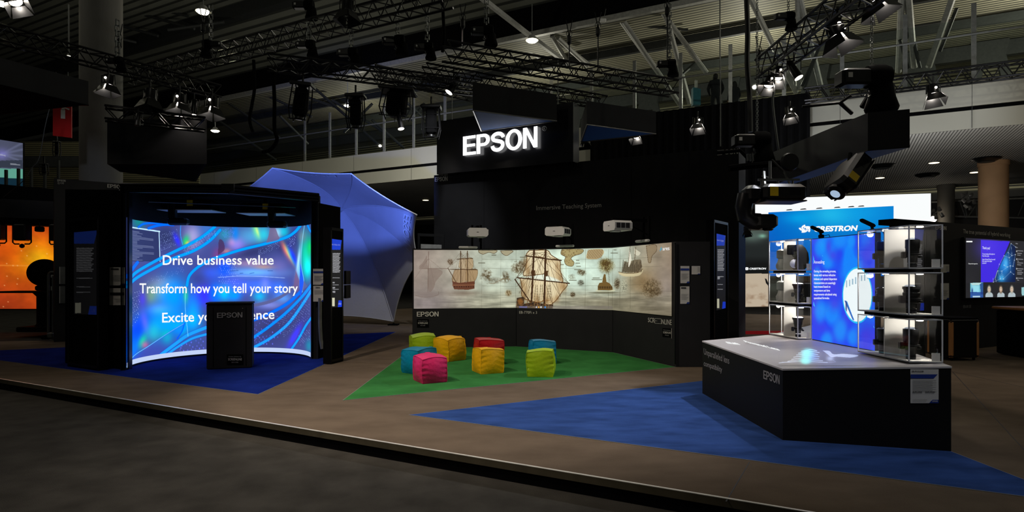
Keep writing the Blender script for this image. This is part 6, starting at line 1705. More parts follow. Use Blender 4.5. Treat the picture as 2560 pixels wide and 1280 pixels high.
def post(px, py):
    A = Art(px, py, (34, 38, 38)); A.mix(np.clip((600 - py) / 40, 0, 1), (96, 110, 100)); A.blob(1905, 590, 10, 5, (150, 220, 190), .9); A.blob(1880, 592, 30, 14, (92, 110, 102), .8); A.mix(np.clip((py - 640) / 20, 0, 1) * .7, (14, 14, 14))
    A.fill([(1850, 684), (1930, 684), (1930, 800), (1850, 800)], (188, 172, 150)); n1 = A.noise(18, 14, 8, 4); A.mix((py > 684) * np.clip((n1 - .5) * 3, 0, 1) * np.clip((py - 700) / 60, 0, 1), (140, 112, 88))
    A.fill([(1912, 696), (1916, 697), (1922, 710), (1922, 716), (1915, 708)], (20, 20, 22))
    return np.clip(A.c, 0, 255)
painted('picture', flat_grid(PB(1860, 577, PCB) + e_, PB(1920.5, 575.5, PCB) + e_, PB(1920.5, 766, PCB) + e_, PB(1860, 767, PCB) + e_, 90, 200), post, M['screen'], t)
ps = plane_surf(AB(0, PCB - .012), AB(5, PCB - .012), AB(0, PCB - .012, 3), 0)
letters('CRESTRON', (1873, 669.5, 674), (1914.5, 669, 673.5), ps, M['textglow'], t, 'letter', bold=.04, shear=.2)
sw = MB(); sw.tube([ps(1867 + 3.5 * math.cos(a * .4), 671.8 + 2.2 * math.sin(a * .4)) for a in range(16)], .02, 5); sw.build('swirl_emblem', M['textglow'], t)
# silver truss and lamps far behind, seen between the columns
t = thing('far_truss', 'distant silver lighting truss between the two columns, under the gallery', 'truss', P(2440, 560, 34))
for (x0, y0, x1, y1) in ((2330, 505, 2560, 496), (2330, 540, 2560, 545)):
    MB().tube([P(x0, y0, 34), P(x1, y1, 34)], .05, 6).build('chord', M['greysteel'], t)
tb = MB()
for (x0, y0, x1, y1) in ((2330, 540, 2362, 512), (2422, 540, 2445, 506), (2410, 505, 2418, 545), (2440, 505, 2442, 545), (2545, 540, 2560, 505), (2400, 505, 2414, 545)): tb.tube([P(x0, y0, 34), P(x1, y1, 34)], .03, 6)
tb.build('lattice', M['steel'], t)
rr = random.Random(3)
for k, (x, y) in enumerate([(2334, 524), (2346, 518), (2339, 538), (2352, 533), (2404, 484), (2416, 480), (2430, 484), (2406, 498), (2421, 496), (2436, 500), (2410, 512), (2424, 516)]):
    c = P(x, y, 32.2)
    MB().lathe([(.07, 0), (.09, .2), (.09, .22)], c, (rr.uniform(-.6, .6), -.4, -.7), n=10).build('far_lamp', M['alu'], None, label='small silver lamp on the distant truss between the two columns', cat='lamp', group='far silver lamps')
c = P(2333, 548, 33); MB().ball(c, .16, 10, 8).build('far_lamp', M['lampglass'], None, label='bright lit lamp at the top right corner of the right hand lens cases, far behind', cat='lamp')
# ------------------------------------------------------------------ lighting rig
def truss(label, p0, p1, h, w_, bay=.45, r=.026):
    """box truss between the top centre lines p0 and p1"""
    p0, p1 = Vector(p0), Vector(p1)
    d = (p1 - p0).normalized(); s_ = Vector((d.y, -d.x, 0)).normalized() * (w_ / 2); dn = Vector((0, 0, -h))
    t = thing('lighting_truss', label, 'truss', (p0 + p1) / 2, 'black box trusses of the lighting rig')
    rails = [(p0 + s_, p1 + s_), (p0 - s_, p1 - s_), (p0 + s_ + dn, p1 + s_ + dn), (p0 - s_ + dn, p1 - s_ + dn)]
    for a, b in rails: MB().tube([a, b], r, 6).build('chord', M['satin'], t, True)
    n = max(2, int((p1 - p0).length / bay)); lb = MB()
    for i in range(n):
        for (a0, a1), (b0, b1) in ((rails[0], rails[2]), (rails[1], rails[3]), (rails[0], rails[1]), (rails[2], rails[3])):
            q0, q1, q2 = a0.lerp(a1, i / n), b0.lerp(b1, (i + .5) / n), a0.lerp(a1, (i + 1) / n)
            lb.tube([q0, q1], r * .5, 4); lb.tube([q1, q2], r * .5, 4)
    lb.build('lattice', M['deep'], t)
    return t
def at(px, py, z): return P(px, py, (z - EYE) * F / (HZ - py))
truss('black truss running in from the upper left corner past the concrete column', at(-60, 50, 6.5), at(545, 216, 6.5), .30, .3)
def atA(px, b, z): return Az(px, b, z)
truss('long black truss rising to the top edge left of centre', atA(310, 11.6, 8.06), atA(1120, 11.6, 8.06), .42, .42, .5, .03)
truss('black truss with large dark fixtures hanging left of the glowing sign', at(668, 139, 6.6), at(1200, 206, 6.6), .31, .34)
truss('black truss across the ribbed roof, above and right of the glowing sign', at(1112, 109, 7.0), at(1684, 205, 7.0), .36, .42, .5, .03)
truss('low black truss just behind the hanging boxes and glowing sign', at(1060, 162, 6.55), at(1510, 243, 6.55), .3, .3)
truss('black truss with bright lamps climbing to the top edge at upper right', at(1912, 150, 5.65), at(2180, -70, 5.65), .36, .36)
truss('long black truss in front of the pale gallery front at right', atA(2012, 24.6, 8.2), atA(2720, 24.6, 8.2), .44, .4, .5, .035)
truss('low black truss between the concrete column and the wide hanging box', at(262, 267, 5.2), at(512, 297, 5.2), .28, .3)
truss('short black truss crowded with cables left of the centre hanging box', at(930, 165, 7.4), at(1190, 228, 7.4), .3, .34)

def stage_light(label, px, py, Y, hpx, aim=(0, -.15, -1), lit=True, kind='fresnel', hang=None):
    """theatre lamp; (px, py) is its middle, hpx its height in the photograph"""
    c = P(px, py, Y); s = hpx / F * Y / .5
    d = Vector(aim).normalized()
    t = thing('stage_light', label, 'stage light', c, 'stage lights of the rig')
    x_ = d.orthogonal().normalized(); y_ = d.cross(x_)
    if abs(x_.z) > abs(y_.z): x_, y_ = y_, x_
    if kind == 'par':
        MB().lathe([(.05 * s, -.26 * s), (.08 * s, -.22 * s), (.09 * s, .05 * s), (.1 * s, .22 * s)], c, d, 18).build('can', M['satin'], t, True)
        MB().lathe([(.095 * s, .222 * s), (.06 * s, .23 * s)], c, d, 18).build('lens', M['lampglass'] if lit else M['steel'], t)
    else:
        MB().lathe([(.07 * s, -.25 * s), (.12 * s, -.22 * s), (.13 * s, -.02 * s), (.14 * s, 0), (.14 * s, .03 * s)], c, d, 18).build('housing', M['satin'], t, True)
        MB().lathe([(.118 * s, .031 * s), (.05 * s, .045 * s)], c, d, 18).build('lens', M['lampglass'] if lit else M['deep'], t)
        for k in range(4):
            a = math.pi / 2 * k + .3
            e = x_ * math.cos(a) + y_ * math.sin(a); g = -x_ * math.sin(a) + y_ * math.cos(a)
            o = c + d * .035 * s + e * .13 * s
            q = [o - g * .12 * s, o + g * .12 * s, o + g * .19 * s + d * .2 * s + e * .09 * s, o - g * .19 * s + d * .2 * s + e * .09 * s]
            MB().prism(q, e * .006 * s).build('barn_door', M['deep'], t)
        if lit:
            lamp('POINT', 'stage_lamp', tuple(c + d * .07 * s), 16 * s * s, (1, .92, .82), radius=.04 * s)
            MB().ball(c - d * .12 * s + Vector((0, -.125 * s, 0.02 * s)), .028 * s, 8, 6).build('vent_glow', M['lampglass'], t)
    sx = Vector((1, 0, 0))
    MB().tube([c + sx * .16 * s, c + sx * .16 * s + Vector((0, 0, .22 * s)), c - sx * .16 * s + Vector((0, 0, .22 * s)), c - sx * .16 * s], .014 * s, 6).build('yoke', M['deep'], t)
    top = c + Vector((0, 0, .22 * s)); hz_ = hang if hang else c.z + .42 * s
    MB().tube([top, Vector((c.x, c.y, hz_))], .02 * s, 6).build('hook_clamp', M['deep'], t)
    return t
stage_light('stage light with wide barn doors in front of the concrete column', 271, 212, 12.6, 52, lit=True)
stage_light('unlit stage light hanging low, second right of the concrete column', 375, 248, 13.5, 56, lit=False)
stage_light('lit stage light, left one of the bright cluster over the wide hanging box', 449, 258, 14.6, 52, lit=True)
stage_light('small round lit lamp in the middle of the bright cluster over the wide hanging box', 485, 270, 14.9, 44, kind='par')
stage_light('brightest stage light at the right end of the cluster over the wide hanging box', 530, 268, 15.2, 56, lit=True)
stage_light('small unlit lamp low over the left edge of the wide hanging box', 345, 300, 13.2, 34, lit=False, kind='par')
stage_light('stage light with one bright door at the upper left corner', 38, 2, 10.2, 60, (.5, -.2, -.8), lit=True)
stage_light('small lit lamp hanging under the dark fixtures left of the glowing sign', 1000, 306, 15.2, 40, (.2, -.2, -1), kind='par')
stage_light('slanting small lamp beside the centre hanging box', 1134, 214, 15.4, 50, (-.5, -.2, -.8), kind='par')
stage_light('dark lamp at the top edge left of centre', 869, 28, 13.0, 60, lit=False)
stage_light('lit stage light on a boom before the black drape, left one', 1745, 312, 20.0, 40, (-.1, -.3, -1))
stage_light('lit stage light on a boom before the black drape, right one', 1975, 286, 18.0, 40, (0, -.3, -1))
stage_light('lit lamp half hidden under the right hanging box', 1590, 340, 19.2, 34, (-.1, -.4, -1))
stage_light('pale lamp under the left corner of the right hanging box', 1464, 352, 18.8, 26, (0, -.2, -1), lit=False)
stage_light('lit stage light hanging from the truss at the gallery front, far right', 2333, 236, 19.2, 54, (0, -.3, -1))
stage_light('lit lamp at the lower end of the climbing truss, left of two close together', 1922, 210, 11.2, 46, (-.4, -.3, -.9))
stage_light('lit lamp at the lower end of the climbing truss, right of two close together', 1944, 190, 11.6, 50, (-.35, -.3, -.9))
stage_light('round lit lamp pointing right under the climbing truss', 1985, 176, 10.8, 54, (.35, -.3, -.85), kind='par')
stage_light('stage light with open doors hanging from the middle of the climbing truss', 2094, 88, 9.6, 84, (.25, -.2, -.95))
stage_light('stage light cut off by the top edge, right of the climbing truss', 2188, 4, 9.0, 84, (.3, -.2, -.95))
stage_light('small pale lamp near a cable below the beam at left of the counter', 1868, 578, 12.0, 26, (0, -.3, -1), lit=False)

def moving_light(label, px0, px1, py0, py1, Y, tilt=0.0):
    c = P((px0 + px1) / 2, (py0 + py1) / 2, Y); w_ = (px1 - px0) / F * Y; h = (py1 - py0) / F * Y
    t = thing('moving_light', label, 'stage light', c, 'large dark fixtures on the rig')
    R = Matrix.Rotation(tilt, 3, 'Y')
    def W(x, y, z): return c + R @ Vector((x * w_, y * w_, z * h))
    MB().bbox(W(0, 0, .42), (w_ * 1.05, w_ * .8, h * .1), R=R, bev=.02).build('base', M['deep'], t)
    MB().bbox(W(0, 0, .0), (w_ * .56, w_ * .5, h * .74), R=R, bev=.05).build('head', M['matte'], t)
    fb = MB()
    for sx in (-1, 1):
        for sy in (-.25, .25): fb.tube([W(sx * .4, sy, .38), W(sx * .46, sy, -.2), W(sx * .34, sy, -.48)], .016, 5)
    for z in (.2, -.2, -.46): fb.tube([W(-.44, -.25, z), W(.44, -.25, z)], .012, 5)
    fb.build('guard_frame', M['satin'], t)
    MB().lathe([(w_ * .2, 0), (w_ * .22, h * .05), (w_ * .16, h * .07)], W(0, 0, -.38), R @ Vector((0, 0, -1)), 16).build('lens', M['deep'], t)
    MB().tube([W(0, 0, .45), W(0, 0, .45) + Vector((0, 0, .25))], .025, 6).build('hook_clamp', M['satin'], t)
moving_light('large dark fixture hanging leftmost under the truss left of the sign', 726, 778, 205, 305, 14.6, .12)
moving_light('large dark upright fixture hanging second under the truss left of the sign', 866, 912, 234, 326, 15.0)
moving_light('wide dark fixture hanging third under the truss, above the small lit lamp', 950, 1034, 222, 298, 15.4, .1)
moving_light('large dark fixture hanging closest to the left side of the glowing sign', 1054, 1102, 262, 348, 15.7)

def hoist(label, px, py, Y, w_px, chain_to=None, bag=True, flip=1):
    """chain hoist: motor with end cap, chain bag, hook, chain"""
    c = P(px, py, Y); s = w_px / F * Y
    t = thing('chain_hoist', label, 'hoist', c, 'black chain hoists of the rig')
    MB().bbox(c + Vector((-.3 * s * flip, 0, .0)), (.52 * s, .34 * s, .3 * s), bev=.04 * s).build('motor', M['deep'], t)
    mo = t.children[-1]
    MB().bbox(c + Vector((-.57 * s * flip, -.0, -.01 * s)), (.06 * s, .3 * s, .26 * s), bev=.02 * s).build('end_cap', M['satin'], mo)
    MB().obox(c + Vector((-.5 * s * flip, -.175 * s, -.03 * s)), (.08 * s, 0, 0), (0, .004, 0), (0, 0, .09 * s)).build('sticker', M['paper'], mo)
    MB().lathe([(.2 * s, -.2 * s), (.23 * s, -.1 * s), (.23 * s, .1 * s), (.2 * s, .2 * s)], c + Vector((.12 * s * flip, 0, .02 * s)), (1, 0, 0), 16).build('gear_case', M['matte'], t, True)
    if bag:
        MB().lathe([(.1 * s, .1 * s), (.2 * s, -.02 * s), (.23 * s, -.25 * s), (.29 * s, -.44 * s), (.27 * s, -.5 * s), (.1 * s, -.52 * s)], c + Vector((.22 * s * flip, .02, -.1 * s)), (0, 0, 1), 14).build('chain_bag', M['matte'], t, True)
    hk = MB(); hp = c + Vector((-.05 * s, 0, -.16 * s))
    hk.tube([hp, hp + Vector((0, 0, -.1 * s)), hp + Vector((.05 * s, 0, -.15 * s)), hp + Vector((0, 0, -.2 * s)), hp + Vector((-.05 * s, 0, -.15 * s))], .016 * s, 6)
    hk.build('hook', M['steel'], t)
    zt_ = EYE + (HZ - (chain_to if chain_to is not None else -40)) / F * Y
    cb = MB(); z = c.z + .14 * s; L_ = .055 if Y < 12 else .16; k = 0
    while z < zt_:
        o = Vector((c.x + .02, c.y, z)); e = Vector((L_ * .3, 0, 0)) if k % 2 else Vector((0, L_ * .3, 0))
        cb.tube([o - e, o - e + Vector((0, 0, L_ * .8)), o + e + Vector((0, 0, L_ * .8)), o + e, o - e], L_ * .11, 4)
        z += L_ * .72; k += 1
    cb.build('chain', M['steel'], t)
    return t
hoist('big black chain hoist with bag standing over the right end of the long beam', 2176, 196, 8.95, 135, -60)
hoist('black chain hoist above the left end of the long beam, before the tall wall', 1890, 352, 11.6, 96, -60)
hoist('black chain hoist at the right end of the truss above the sign', 1672, 160, 17.4, 50, 20)
hoist('black chain hoist on the climbing truss at upper right', 1968, 42, 10.3, 52, -40, True)
hoist('black chain hoist above the left part of the truss over the sign', 1214, 78, 15.0, 60, -20)
hoist('black chain hoist at the crossing of two trusses near the bright lamp cluster', 525, 112, 15.6, 50, 20, True, -1)
hoist('black chain hoist on the long rising truss near the top edge', 766, 14, 16.4, 56, -20)
hoist('black chain hoist above the large dark fixture hanging leftmost', 770, 112, 15.0, 50, 60)
hoist('black chain hoist above the second large dark fixture', 876, 132, 15.4, 54, 70)
hoist('black chain hoist over the cable crowded short truss', 992, 102, 15.6, 60, 20)
hoist('black chain hoist right of the cable crowded short truss', 1066, 118, 15.8, 50, 30)
hoist('black chain hoist in front of the concrete column top', 292, 152, 13.2, 44, 60)
# clamp arms and cable drops
t = thing('rigging_boom', 'black clamp arm with cables reaching left from the hoist before the tall wall', 'rigging', P(1880, 415, 11.4))
b = MB(); b.tube([P(1822, 421, 11.4), P(1880, 414, 11.4), P(1955, 408, 11.4)], .06, 8); b.tube([P(1793, 382, 11.4), P(1850, 376, 11.4), P(1876, 402, 11.4)], .035, 6); b.build('arm', M['matte'], t)
MB().lathe([(.14, -.05), (.16, 0), (.14, .05)], P(1974, 405, 10.6), (0, 1, 0), 20).build('pan_plate', M['deep'], t, True)
b = MB(); b.tube([P(1930, 400, 11.2), P(1960, 430, 10.8), P(1980, 470, 9.6)], .02, 6); b.tube([P(1868, 396, 11.4), P(1876, 420, 11.4), P(1884, 400, 11.4)], .015, 6); b.build('cable', M['deep'], t)
b = MB()
for x in (1868, 1874, 1880): b.tube([P(x, 385, 11.3), P(x + 2, 402, 11.3)], .02, 6)
b.tube([P(1910, 430, 9.4), P(1912, 462, 9.2)], .025, 6); b.tube([P(1906, 440, 9.4), P(1930, 446, 9.2)], .015, 6); b.build('shackle', M['steel'], t)
t = thing('rigging_boom', 'thin black bracket arm reaching left from the big hoist bag to the gallery front', 'rigging', P(2100, 258, 9.4))
MB().tube([P(2005, 267, 9.6), P(2100, 257, 9.4), P(2128, 238, 9.3)], .022, 6).build('arm', M['deep'], t)
MB().tube([P(2100, 257, 9.4), P(2130, 284, 9.45)], .03, 6).build('brace', M['deep'], t)
MB().tube([P(2170, 245, 9.3), P(2156, 268, 9.3)], .045, 6).build('strut', M['matte'], t)
MB().tube([P(2106, 255, 9.4), P(2118, 272, 9.4), P(2128, 282, 9.4)], .008, 5).build('cable', M['deep'], t)
def drop(label, pts, Y, r, m='matte', name='cable_bundle'):
    ps = bez(pts, 10)
    return MB().tube([P(x, y, Y) for x, y in ps], r, 7).build(name, M[m], None, True, label=label, cat='cable')
drop('thick black cable bundle hanging from the left end of the truss with large fixtures', [(682, 176), (686, 250), (686, 320), (692, 350), (676, 374), (655, 380)], 14.6, .045)
drop('thick black cable bundle hanging left of the standing people, from the top edge', [(1866, -10), (1869, 80), (1868, 160), (1874, 240), (1876, 330)], 12.2, .05, 'deep')
drop('black cable bundle hanging down left of the large dark fixture, behind the rising truss', [(634, 150), (636, 220), (630, 260), (624, 300), (632, 330)], 15.2, .04)
drop('black cable hanging from the top edge between hoists left of centre', [(1106, -10), (1108, 40), (1110, 90), (1106, 130)], 15.0, .04)
drop('thin grey cable hanging right of the chain before the black drape', [(1934, 230), (1932, 260), (1940, 330), (1946, 375)], 11.0, .02, 'steel')
drop('thin chain line hanging in front of the left standing person', [(1800, -10), (1800, 120), (1801, 250), (1801, 366)], 14.0, .014, 'steel', 'hanging_line')
for i, (x, y0, y1, lb) in enumerate([(1423, 60, 170, 'thin rigging line with loop above the truss over the sign, left one'), (1495, 40, 180, 'thin rigging line with loop above the truss over the sign, middle one'), (1668, -10, 150, 'thin rigging line above the hoist at the truss end'), (1157, 20, 120, 'thin rigging line with loop left of the glowing high lamp'), (508, 30, 120, 'rigging line with shackles above the crossing of two trusses'), (298, 70, 150, 'rigging line in front of the ribbed roof right of the concrete column'), (1897, 100, 230, 'rigging line with loop right of the cable bundle at the railing')]):
    Y = 15.4
    t = thing('rigging_line', lb, 'rigging', P(x, y1, Y), 'rigging lines')
    MB().tube([P(x, y0 + 30, Y), P(x, y1, Y)], .016, 6).build('line', M['satin'], t)
    b = MB(); b.tube([P(x, y0 + 30, Y), P(x - 8, y0 - 10, Y)], .012, 5); b.tube([P(x, y0 + 30, Y), P(x + 8, y0 - 10, Y)], .012, 5); b.build('sling', M['satin'], t)
    b = MB(); b.lathe([(.03, 0), (.06, .06), (.06, .2), (.03, .26)], P(x, y0 + 52, Y), (0, 0, 1), 10); b.build('shackle', M['deep'], t)
    b = MB(); b.tube([P(x + 7 * math.cos(a * .42), y0 + 24 + 9 * math.sin(a * .42), Y) for a in range(16)], .008, 4); b.build('cable_loop', M['satin'], t)
# high-bay lamps of the roof
hb = None
for i, (px, py, Y, s, lb) in enumerate([(1330, 101, 27, .24, 'glaring round high lamp below the roof edge above the glowing sign'), (508, 29, 22, .22, 'round high lamp hanging near the top edge right of the concrete column'), (538, 327, 30, .18, 'round high lamp just right of the wide hanging box'), (869, 264, 26, .14, 'small high lamp glimpsed beside the second large dark fixture'),
                                        (1, 8, 20, .22, 'high lamp glow cut off at the upper left corner'), (172, 141, 19, .07, 'tiny lit lamp against the concrete column under the truss')]):
    c = P(px, py, Y)
    t = thing('high_bay_lamp', lb, 'lamp', c, 'round lamps of the hall roof')
    MB().lathe([(s * .5, s * .9), (s * .7, s * .5), (s * 1.15, s * .1), (s * 1.2, 0)], c, n=20).build('reflector', M['greysteel'], t, True)
    MB().lathe([(s * 1.05, -.01), (s * .8, -s * .25), (s * .3, -s * .4)], c, n=20).build('lens', M['highbay'], t, True)
    MB().tube([c + Vector((0, 0, s * .9)), c + Vector((0, 0, 1.6))], .02, 6).build('hanger', M['steel'], t)
t = thing('cable_tray', 'pale perforated cable tray slanting down to the glaring high lamp', 'cable tray', P(1300, 75, 27))
MB().tube([P(1200, -8, 27), P(1318, 84, 30), P(1404, 148, 32)], .13, 4).build('tray', M['greysteel'], t)
t = thing('emergency_light', 'small white box lamp under the roof edge right of the high lamp', 'lamp', P(1507, 51, 28))
MB().bbox(P(1507, 51, 27.4), (.28, .2, .12), bev=.02).build('box', M['white'], t); MB().tube([P(1509, 49, 27.4), P(1515, 22, 27.4)], .012, 5).build('hanger', M['steel'], t)
# ------------------------------------------------------------------ left background
wl = plane_surf(P(135.5, HZ, 13.8), P(300, HZ, 14.6), P(135.5, 0, 13.8), .006)
a_, b_ = P(135.5, HZ, 13.8), P(420, HZ, 15.26)
t = thing('exhibit_wall', 'tall charcoal wall behind the curved screen booth, below the concrete column', 'wall', Vector(((a_.x + b_.x) / 2, (a_.y + b_.y) / 2, .005)))
uu = b_ - a_; uu.z = 0; nn2 = Vector((-uu.y, uu.x, 0)).normalized()
MB().obox(Vector((a_.x, a_.y, .005)), uu, nn2 * .2, (0, 0, 3.67)).build('panel', mat('charcoal_panel', (40, 40, 42), .7, var=.08, scale=2), t)
letters('EPSON', (143.5, 448.5, 453.5), (164, 449.6, 454.6), wl, M['letterlight'], t); letters('3J100', (143.5, 455, 459.5), (160, 455.8, 460.3), wl, M['letterlight'], t)
letters('EPSON', (268.5, 460, 469), (309, 463, 472), wl, M['letterlight'], t, bold=.02)
for lb, q in (('grey leaflet holder at the left edge of the charcoal wall, upper of two', (148, 667, 165, 710)), ('grey leaflet holder at the left edge of the charcoal wall, lower of two', (148, 715.5, 165, 758))):
    c = wl((q[0] + q[2]) / 2, q[3])
    t = thing('leaflet_holder', lb, 'holder', c, 'leaflet holders on the charcoal wall')
    MB().prism([wl(q[0], q[1]), wl(q[2], q[1]), wl(q[2], q[3]), wl(q[0], q[3])], -nn2 * .02).build('tray', M['steel'], t)
    MB().prism([wl(q[0], q[1]) - nn2 * .02, wl(q[0] + 2, q[1]) - nn2 * .02, wl(q[0] + 2, q[3]) - nn2 * .02, wl(q[0], q[3]) - nn2 * .02], -nn2 * .01).build('edge', M['paper'], t)
for lb, q, Y in (('black leaflet holder on the right side of the lit pillar, upper of two', (860, 677, 865.5, 711), 10.9), ('black leaflet holder on the right side of the lit pillar, lower of two', (860, 713, 865.5, 746), 10.9)):
    t = thing('leaflet_holder', lb, 'holder', P(863, q[3], Y), 'leaflet holders beside the lit pillar')
    MB().prism([P(q[0], q[1], Y), P(q[2], q[1], Y), P(q[2], q[3], Y), P(q[0], q[3], Y)], (0, .3, 0)).build('tray', M['satin'], t)
    MB().tube([P(q[0] - 3, q[3] - 3, Y + .05), P(q[2], q[3] - 3, Y + .05)], .008, 5).build('peg', M['steel'], t)
# glowing orange backdrop of the next stand
t = thing('stage_screen', 'glowing orange starry backdrop screen at the left edge', 'screen', P(60, 775, 18))
MB().prism([P(-80, 560, 18), P(240, 560, 18), P(240, 775, 18), P(-80, 775, 18)], (0, .1, 0)).build('frame', M['matte'], t)
def orange(px, py):
    x, y = px * 3.5556, (py - 520) * 3.5556
    A = Art(x, y, (176, 54, 20)); n1 = A.noise(130, 90, 13, 5)
    A.mix(np.exp(-((x - 330) / 330) ** 2 - ((y - 470) / 300) ** 2), (226, 126, 10)); A.blob(350, 450, 130, 90, (232, 170, 20), .9); A.blob(250, 700, 160, 120, (150, 50, 14), .6); A.blob(60, 850, 200, 120, (150, 50, 18), .6); A.mix(np.clip((300 - y) / 200, 0, 1) * .6, (196, 60, 24)); A.blob(60, 380, 140, 90, (190, 74, 10), .7)
    A.c *= (.8 + .4 * n1)[:, None]
    A.line([(0, 510), (270, 513)], 8, (240, 150, 60), .7, 10); 
    for p_ in ((116, 512), (60, 494), (155, 512), (240, 425), (418, 407), (325, 338), (152, 676), (40, 688), (72, 834), (30, 877), (158, 628), (190, 380), (62, 606)): A.blob(p_[0], p_[1], 5, 4, (255, 196, 130), .9)
    return np.clip(A.c, 0, 255)
painted('screen', flat_grid(P(-80, 564, 17.98), P(240, 564, 17.98), P(240, 772, 17.98), P(-80, 772, 17.98), 220, 150), orange, M['screen'], t)
c = P(111, 682, 16.6); r_ = 40 / F * 16.6
t = thing('globe_display', 'large dark ball shaped display before the orange backdrop', 'display', c - Vector((0, 0, r_)))
MB().ball(c, r_, 32, 20, (1, .7, .86)).build('shell', M['matte'], t, True)
MB().bbox(c + Vector((.1, 0, -r_ * .95)), (.45, .4, .14), bev=.03).build('base', M['matte'], t)
tz = P(100, 729.5, 16.6)
t = thing('stage_table', 'dark round edged table below the ball in front of the orange backdrop', 'table', Vector((tz.x, tz.y, 0)))
MB().bbox(Vector((tz.x, tz.y, tz.z)), (1.75, .7, .05), bev=.02).build('tabletop', M['matte'], t)
MB().lathe([(.3, .12), (.24, .2), (.24, tz.z - .12), (.32, tz.z - .03)], (tz.x + .2, tz.y, 0), n=20).build('pedestal', M['matte'], t, True)
MB().bbox(Vector((tz.x + .4, tz.y, .07)), (1.4, .9, .13), bev=.02).build('plinth', M['matte'], t)
# black pelmet with lamps
t = thing('stage_pelmet', 'long black pelmet above the orange backdrop at the left edge', 'pelmet', P(40, 560, 16.5))
MB().prism([P(-90, 452, 16.5), P(215, 480, 16.5), P(215, 568, 16.5), P(-90, 558, 16.5)], (0, .5, 0)).build('face', M['matte'], t)
MB().prism([P(-90, 492, 16.48), P(215, 508, 16.48), P(215, 552, 16.48), P(-90, 540, 16.48)], (0, .02, 0)).build('grey_band', M['black'], t)
def cage_lamp(label, x0, x1, y1, Y=16.4):
    c = P((x0 + x1) / 2, (562 + y1) / 2, Y); w_ = (x1 - x0) / F * Y; h = (y1 - 562) / F * Y
    t = thing('cage_lamp', label, 'stage light', c, 'black caged lamps under the pelmet')
    MB().bbox(c + Vector((0, 0, .05)), (w_ * .7, .25, h * .85), bev=.03).build('body', M['deep'], t)
    b = MB()
    for sx in (-.5, .5): b.tube([c + Vector((sx * w_, 0, h / 2)), c + Vector((sx * w_, 0, -h * .42)), c + Vector((sx * w_ * .8, 0, -h / 2)), c + Vector((sx * w_ * .3, 0, -h / 2))], .018, 6)
    b.build('cage', M['satin'], t)
    MB().ball(c + Vector((0, 0, -h * .6)), .06, 10, 8).build('knob', M['matte'], t)
cage_lamp('black caged lamp silhouetted on the orange backdrop, middle one', 32, 78, 610)
cage_lamp('black caged lamp cut off by the left edge', -28, 16, 608)
cage_lamp('black caged lamp next to the charcoal wall', 124, 156, 611)
t = thing('small_projector', 'small black box under the pelmet between two caged lamps', 'projector', P(99, 580, 16.4)); MB().bbox(P(99, 573, 16.45), (.15, .2, .14), bev=.02).build('body', M['matte'], t); MB().tube([P(99, 570, 16.45), P(99, 556, 16.45)], .02, 6).build('bracket', M['satin'], t)
# hand rail and small machine beside the wall
g0 = G(121, 851)
t = thing('handrail_stand', 'tubular grey rail stand with little signs left of the charcoal wall', 'stand', g0)
def rp(px, py): return P(px, py, g0.y)
MB().tube([rp(120.5, 849), rp(120.5, 690), rp(122, 684), rp(127, 680), rp(138, 680)], .025, 8).build('rail', M['steel'], t, True)
MB().tube([rp(132, 849), rp(132, 690)], .02, 8).build('rail', M['steel'], t, True)
for q in ((127, 687, 135, 694), (127, 716, 135, 726)): MB().prism([rp(q[0], q[1]), rp(q[2], q[1]), rp(q[2], q[3]), rp(q[0], q[3])], (0, .01, 0)).build('sign_plate', M['paper'], t)
MB().bbox(rp(119, 840) + Vector((0, 0, -.02)), (.12, .3, .1), bev=.02).build('foot', M['matte'], t)
MB().bbox(rp(131, 838), (.14, .2, .12), bev=.02).build('foot', M['steel'], t)
# slatted far wall and far screens at upper left
slatwall = stripes('horizontal_slats', (104, 100, 74), (28, 27, 22), (0, 0, 1), .095, .6, bump=.6)
struct(MB().obox(P(40, HZ, 30), Vector((8.9, 0, 0)), (0, .15, 0), (0, 0, 6.5)), 'wall_far', slatwall)
struct(MB().obox(P(-80, HZ, 29.5) + Vector((0, 0, 5.2)), Vector((10.6, 0, 0)), (0, .15, 0), (0, 0, .5)), 'beam', M['darksteel'])
t = thing('far_screen', 'pale violet and mint display screen at the left edge behind the rigging', 'screen', P(20, 455, 28))
MB().prism([P(-60, 338, 28), P(57.5, 356, 28), P(57.5, 470, 28), P(-60, 470, 28)], (0, .1, 0)).build('frame', M['deep'], t)
def farart(px, py):
    A = Art(px, py, (74, 78, 100)); A.mix(np.clip((px - 20) / 40, 0, 1) * .4, (60, 64, 76)); 
    for a in (-.5, -.2, .1, .35): A.line([(5, 385), (60, 385 + 60 * a)], 4, (112, 118, 150), .6, 5)
    A.blob(4, 386, 16, 14, (120, 116, 190), .8); A.fill([(-80, 404), (57, 400), (57, 420), (-80, 417)], (50, 56, 70)); A.fill([(-80, 417), (58, 423), (58, 446), (-80, 441)], (92, 156, 138)); A.fill([(-80, 441), (58, 446), (58, 480), (-80, 480)], (14, 40, 54))
    A.fill([(26, 408), (50, 411), (50, 414), (26, 412)], (150, 155, 165), .7); A.fill([(0, 384), (14, 388), (14, 391), (0, 388)], (170, 175, 190), .6)
    return np.clip(A.c, 0, 255)
painted('screen', flat_grid(P(-60, 340, 27.98), P(57, 358, 27.98), P(57, 468, 27.98), P(-60, 468, 27.98), 100, 90), farart, M['screen'], t)
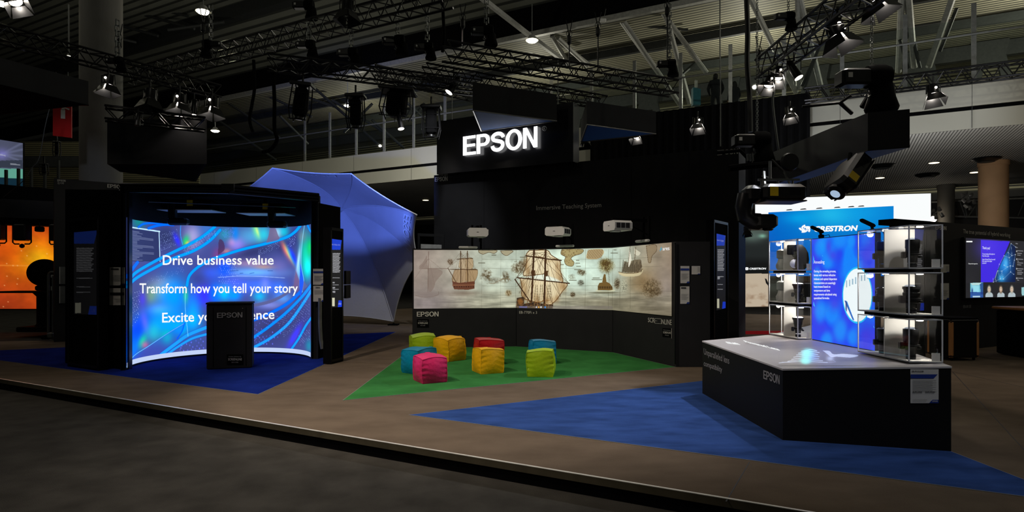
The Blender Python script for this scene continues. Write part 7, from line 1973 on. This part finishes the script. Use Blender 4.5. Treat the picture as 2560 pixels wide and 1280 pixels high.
for i, (x, y0, y1, lb) in enumerate([(13, 424, 470, 'dark railing post in front of the mint screen, left one'), (44, 421, 470, 'dark railing post in front of the mint screen, right one'), (76, 418, 470, 'dark railing post in front of the slatted wall, left one'), (110, 415, 470, 'dark railing post in front of the slatted wall, middle one'), (144, 400, 470, 'dark railing post in front of the slatted wall, right one')]):
    MB().prism([P(x - 2.5, y0, 27), P(x + 2.5, y0, 27), P(x + 2.5, y1, 27), P(x - 2.5, y1, 27)], (0, .1, 0)).build('railing_post', M['darksteel'], None, label=lb, cat='post', group='far railing posts')
# red sign with white extinguisher
SY = 16.2
t = thing('fire_sign', 'hanging red sign with white extinguisher symbol beside the concrete column', 'sign', P(155, 343, SY))
MB().prism([P(132, 250, SY), P(178, 250, SY), P(178, 344.5, SY), P(132, 339, SY)], (0, .04, 0)).build('plate', M['redsign'], t)
def rs(px, py): return P(px, py, SY - .005)
lines([[(152, 273), (163, 274), (163, 297), (152, 296)], [(145, 265), (150, 264.5), (174, 272), (173, 275.5), (160, 270.5), (146, 267)], [(155, 270), (161, 270), (163, 275), (152, 274)]], rs, M['letterlight'], t, 'symbol')
b = MB(); b.tube([P(140, 250, SY), P(140, 180, SY)], .008, 5); b.tube([P(170, 250, SY), P(170, 180, SY)], .008, 5); b.build('hanger', M['steel'], t)
drop('pair of thin pale cables curving down at the left edge below the black hanging box', [(126, 262), (112, 320), (98, 395), (80, 420), (58, 452), (8, 493)], 15.0, .008, 'darksteel', 'hanging_cable')
moving_light('dark lamp hanging in front of the slatted wall, left of the red sign', 134, 150, 352, 392, 20.0)
moving_light('small dark lamp hanging lower in front of the slatted wall', 101, 119, 408, 438, 20.0)
# dark doorway frame between canopy and low black wall
t = thing('door_frame', 'black open frame with pale panel beside the left end of the ship projection', 'frame', P(1078, 700, 17.5))
b = MB(); Y = 17.5
b.prism([P(1044, 583, Y), P(1110, 586, Y), P(1110, 592, Y), P(1044, 590, Y)], (0, .08, 0)); b.obox(P(1104, 592, Y), (.07, 0, 0), (0, .08, 0), (0, 0, -1.2)); b.obox(P(1044, 590, Y), (.06, 0, 0), (0, .08, 0), (0, 0, -1.2)); b.build('frame', M['deep'], t)
MB().prism([P(1052, 610, Y), P(1104, 612, Y), P(1104, 690, Y), P(1052, 690, Y)], (0, .05, 0)).build('panel', M['greysteel'], t)
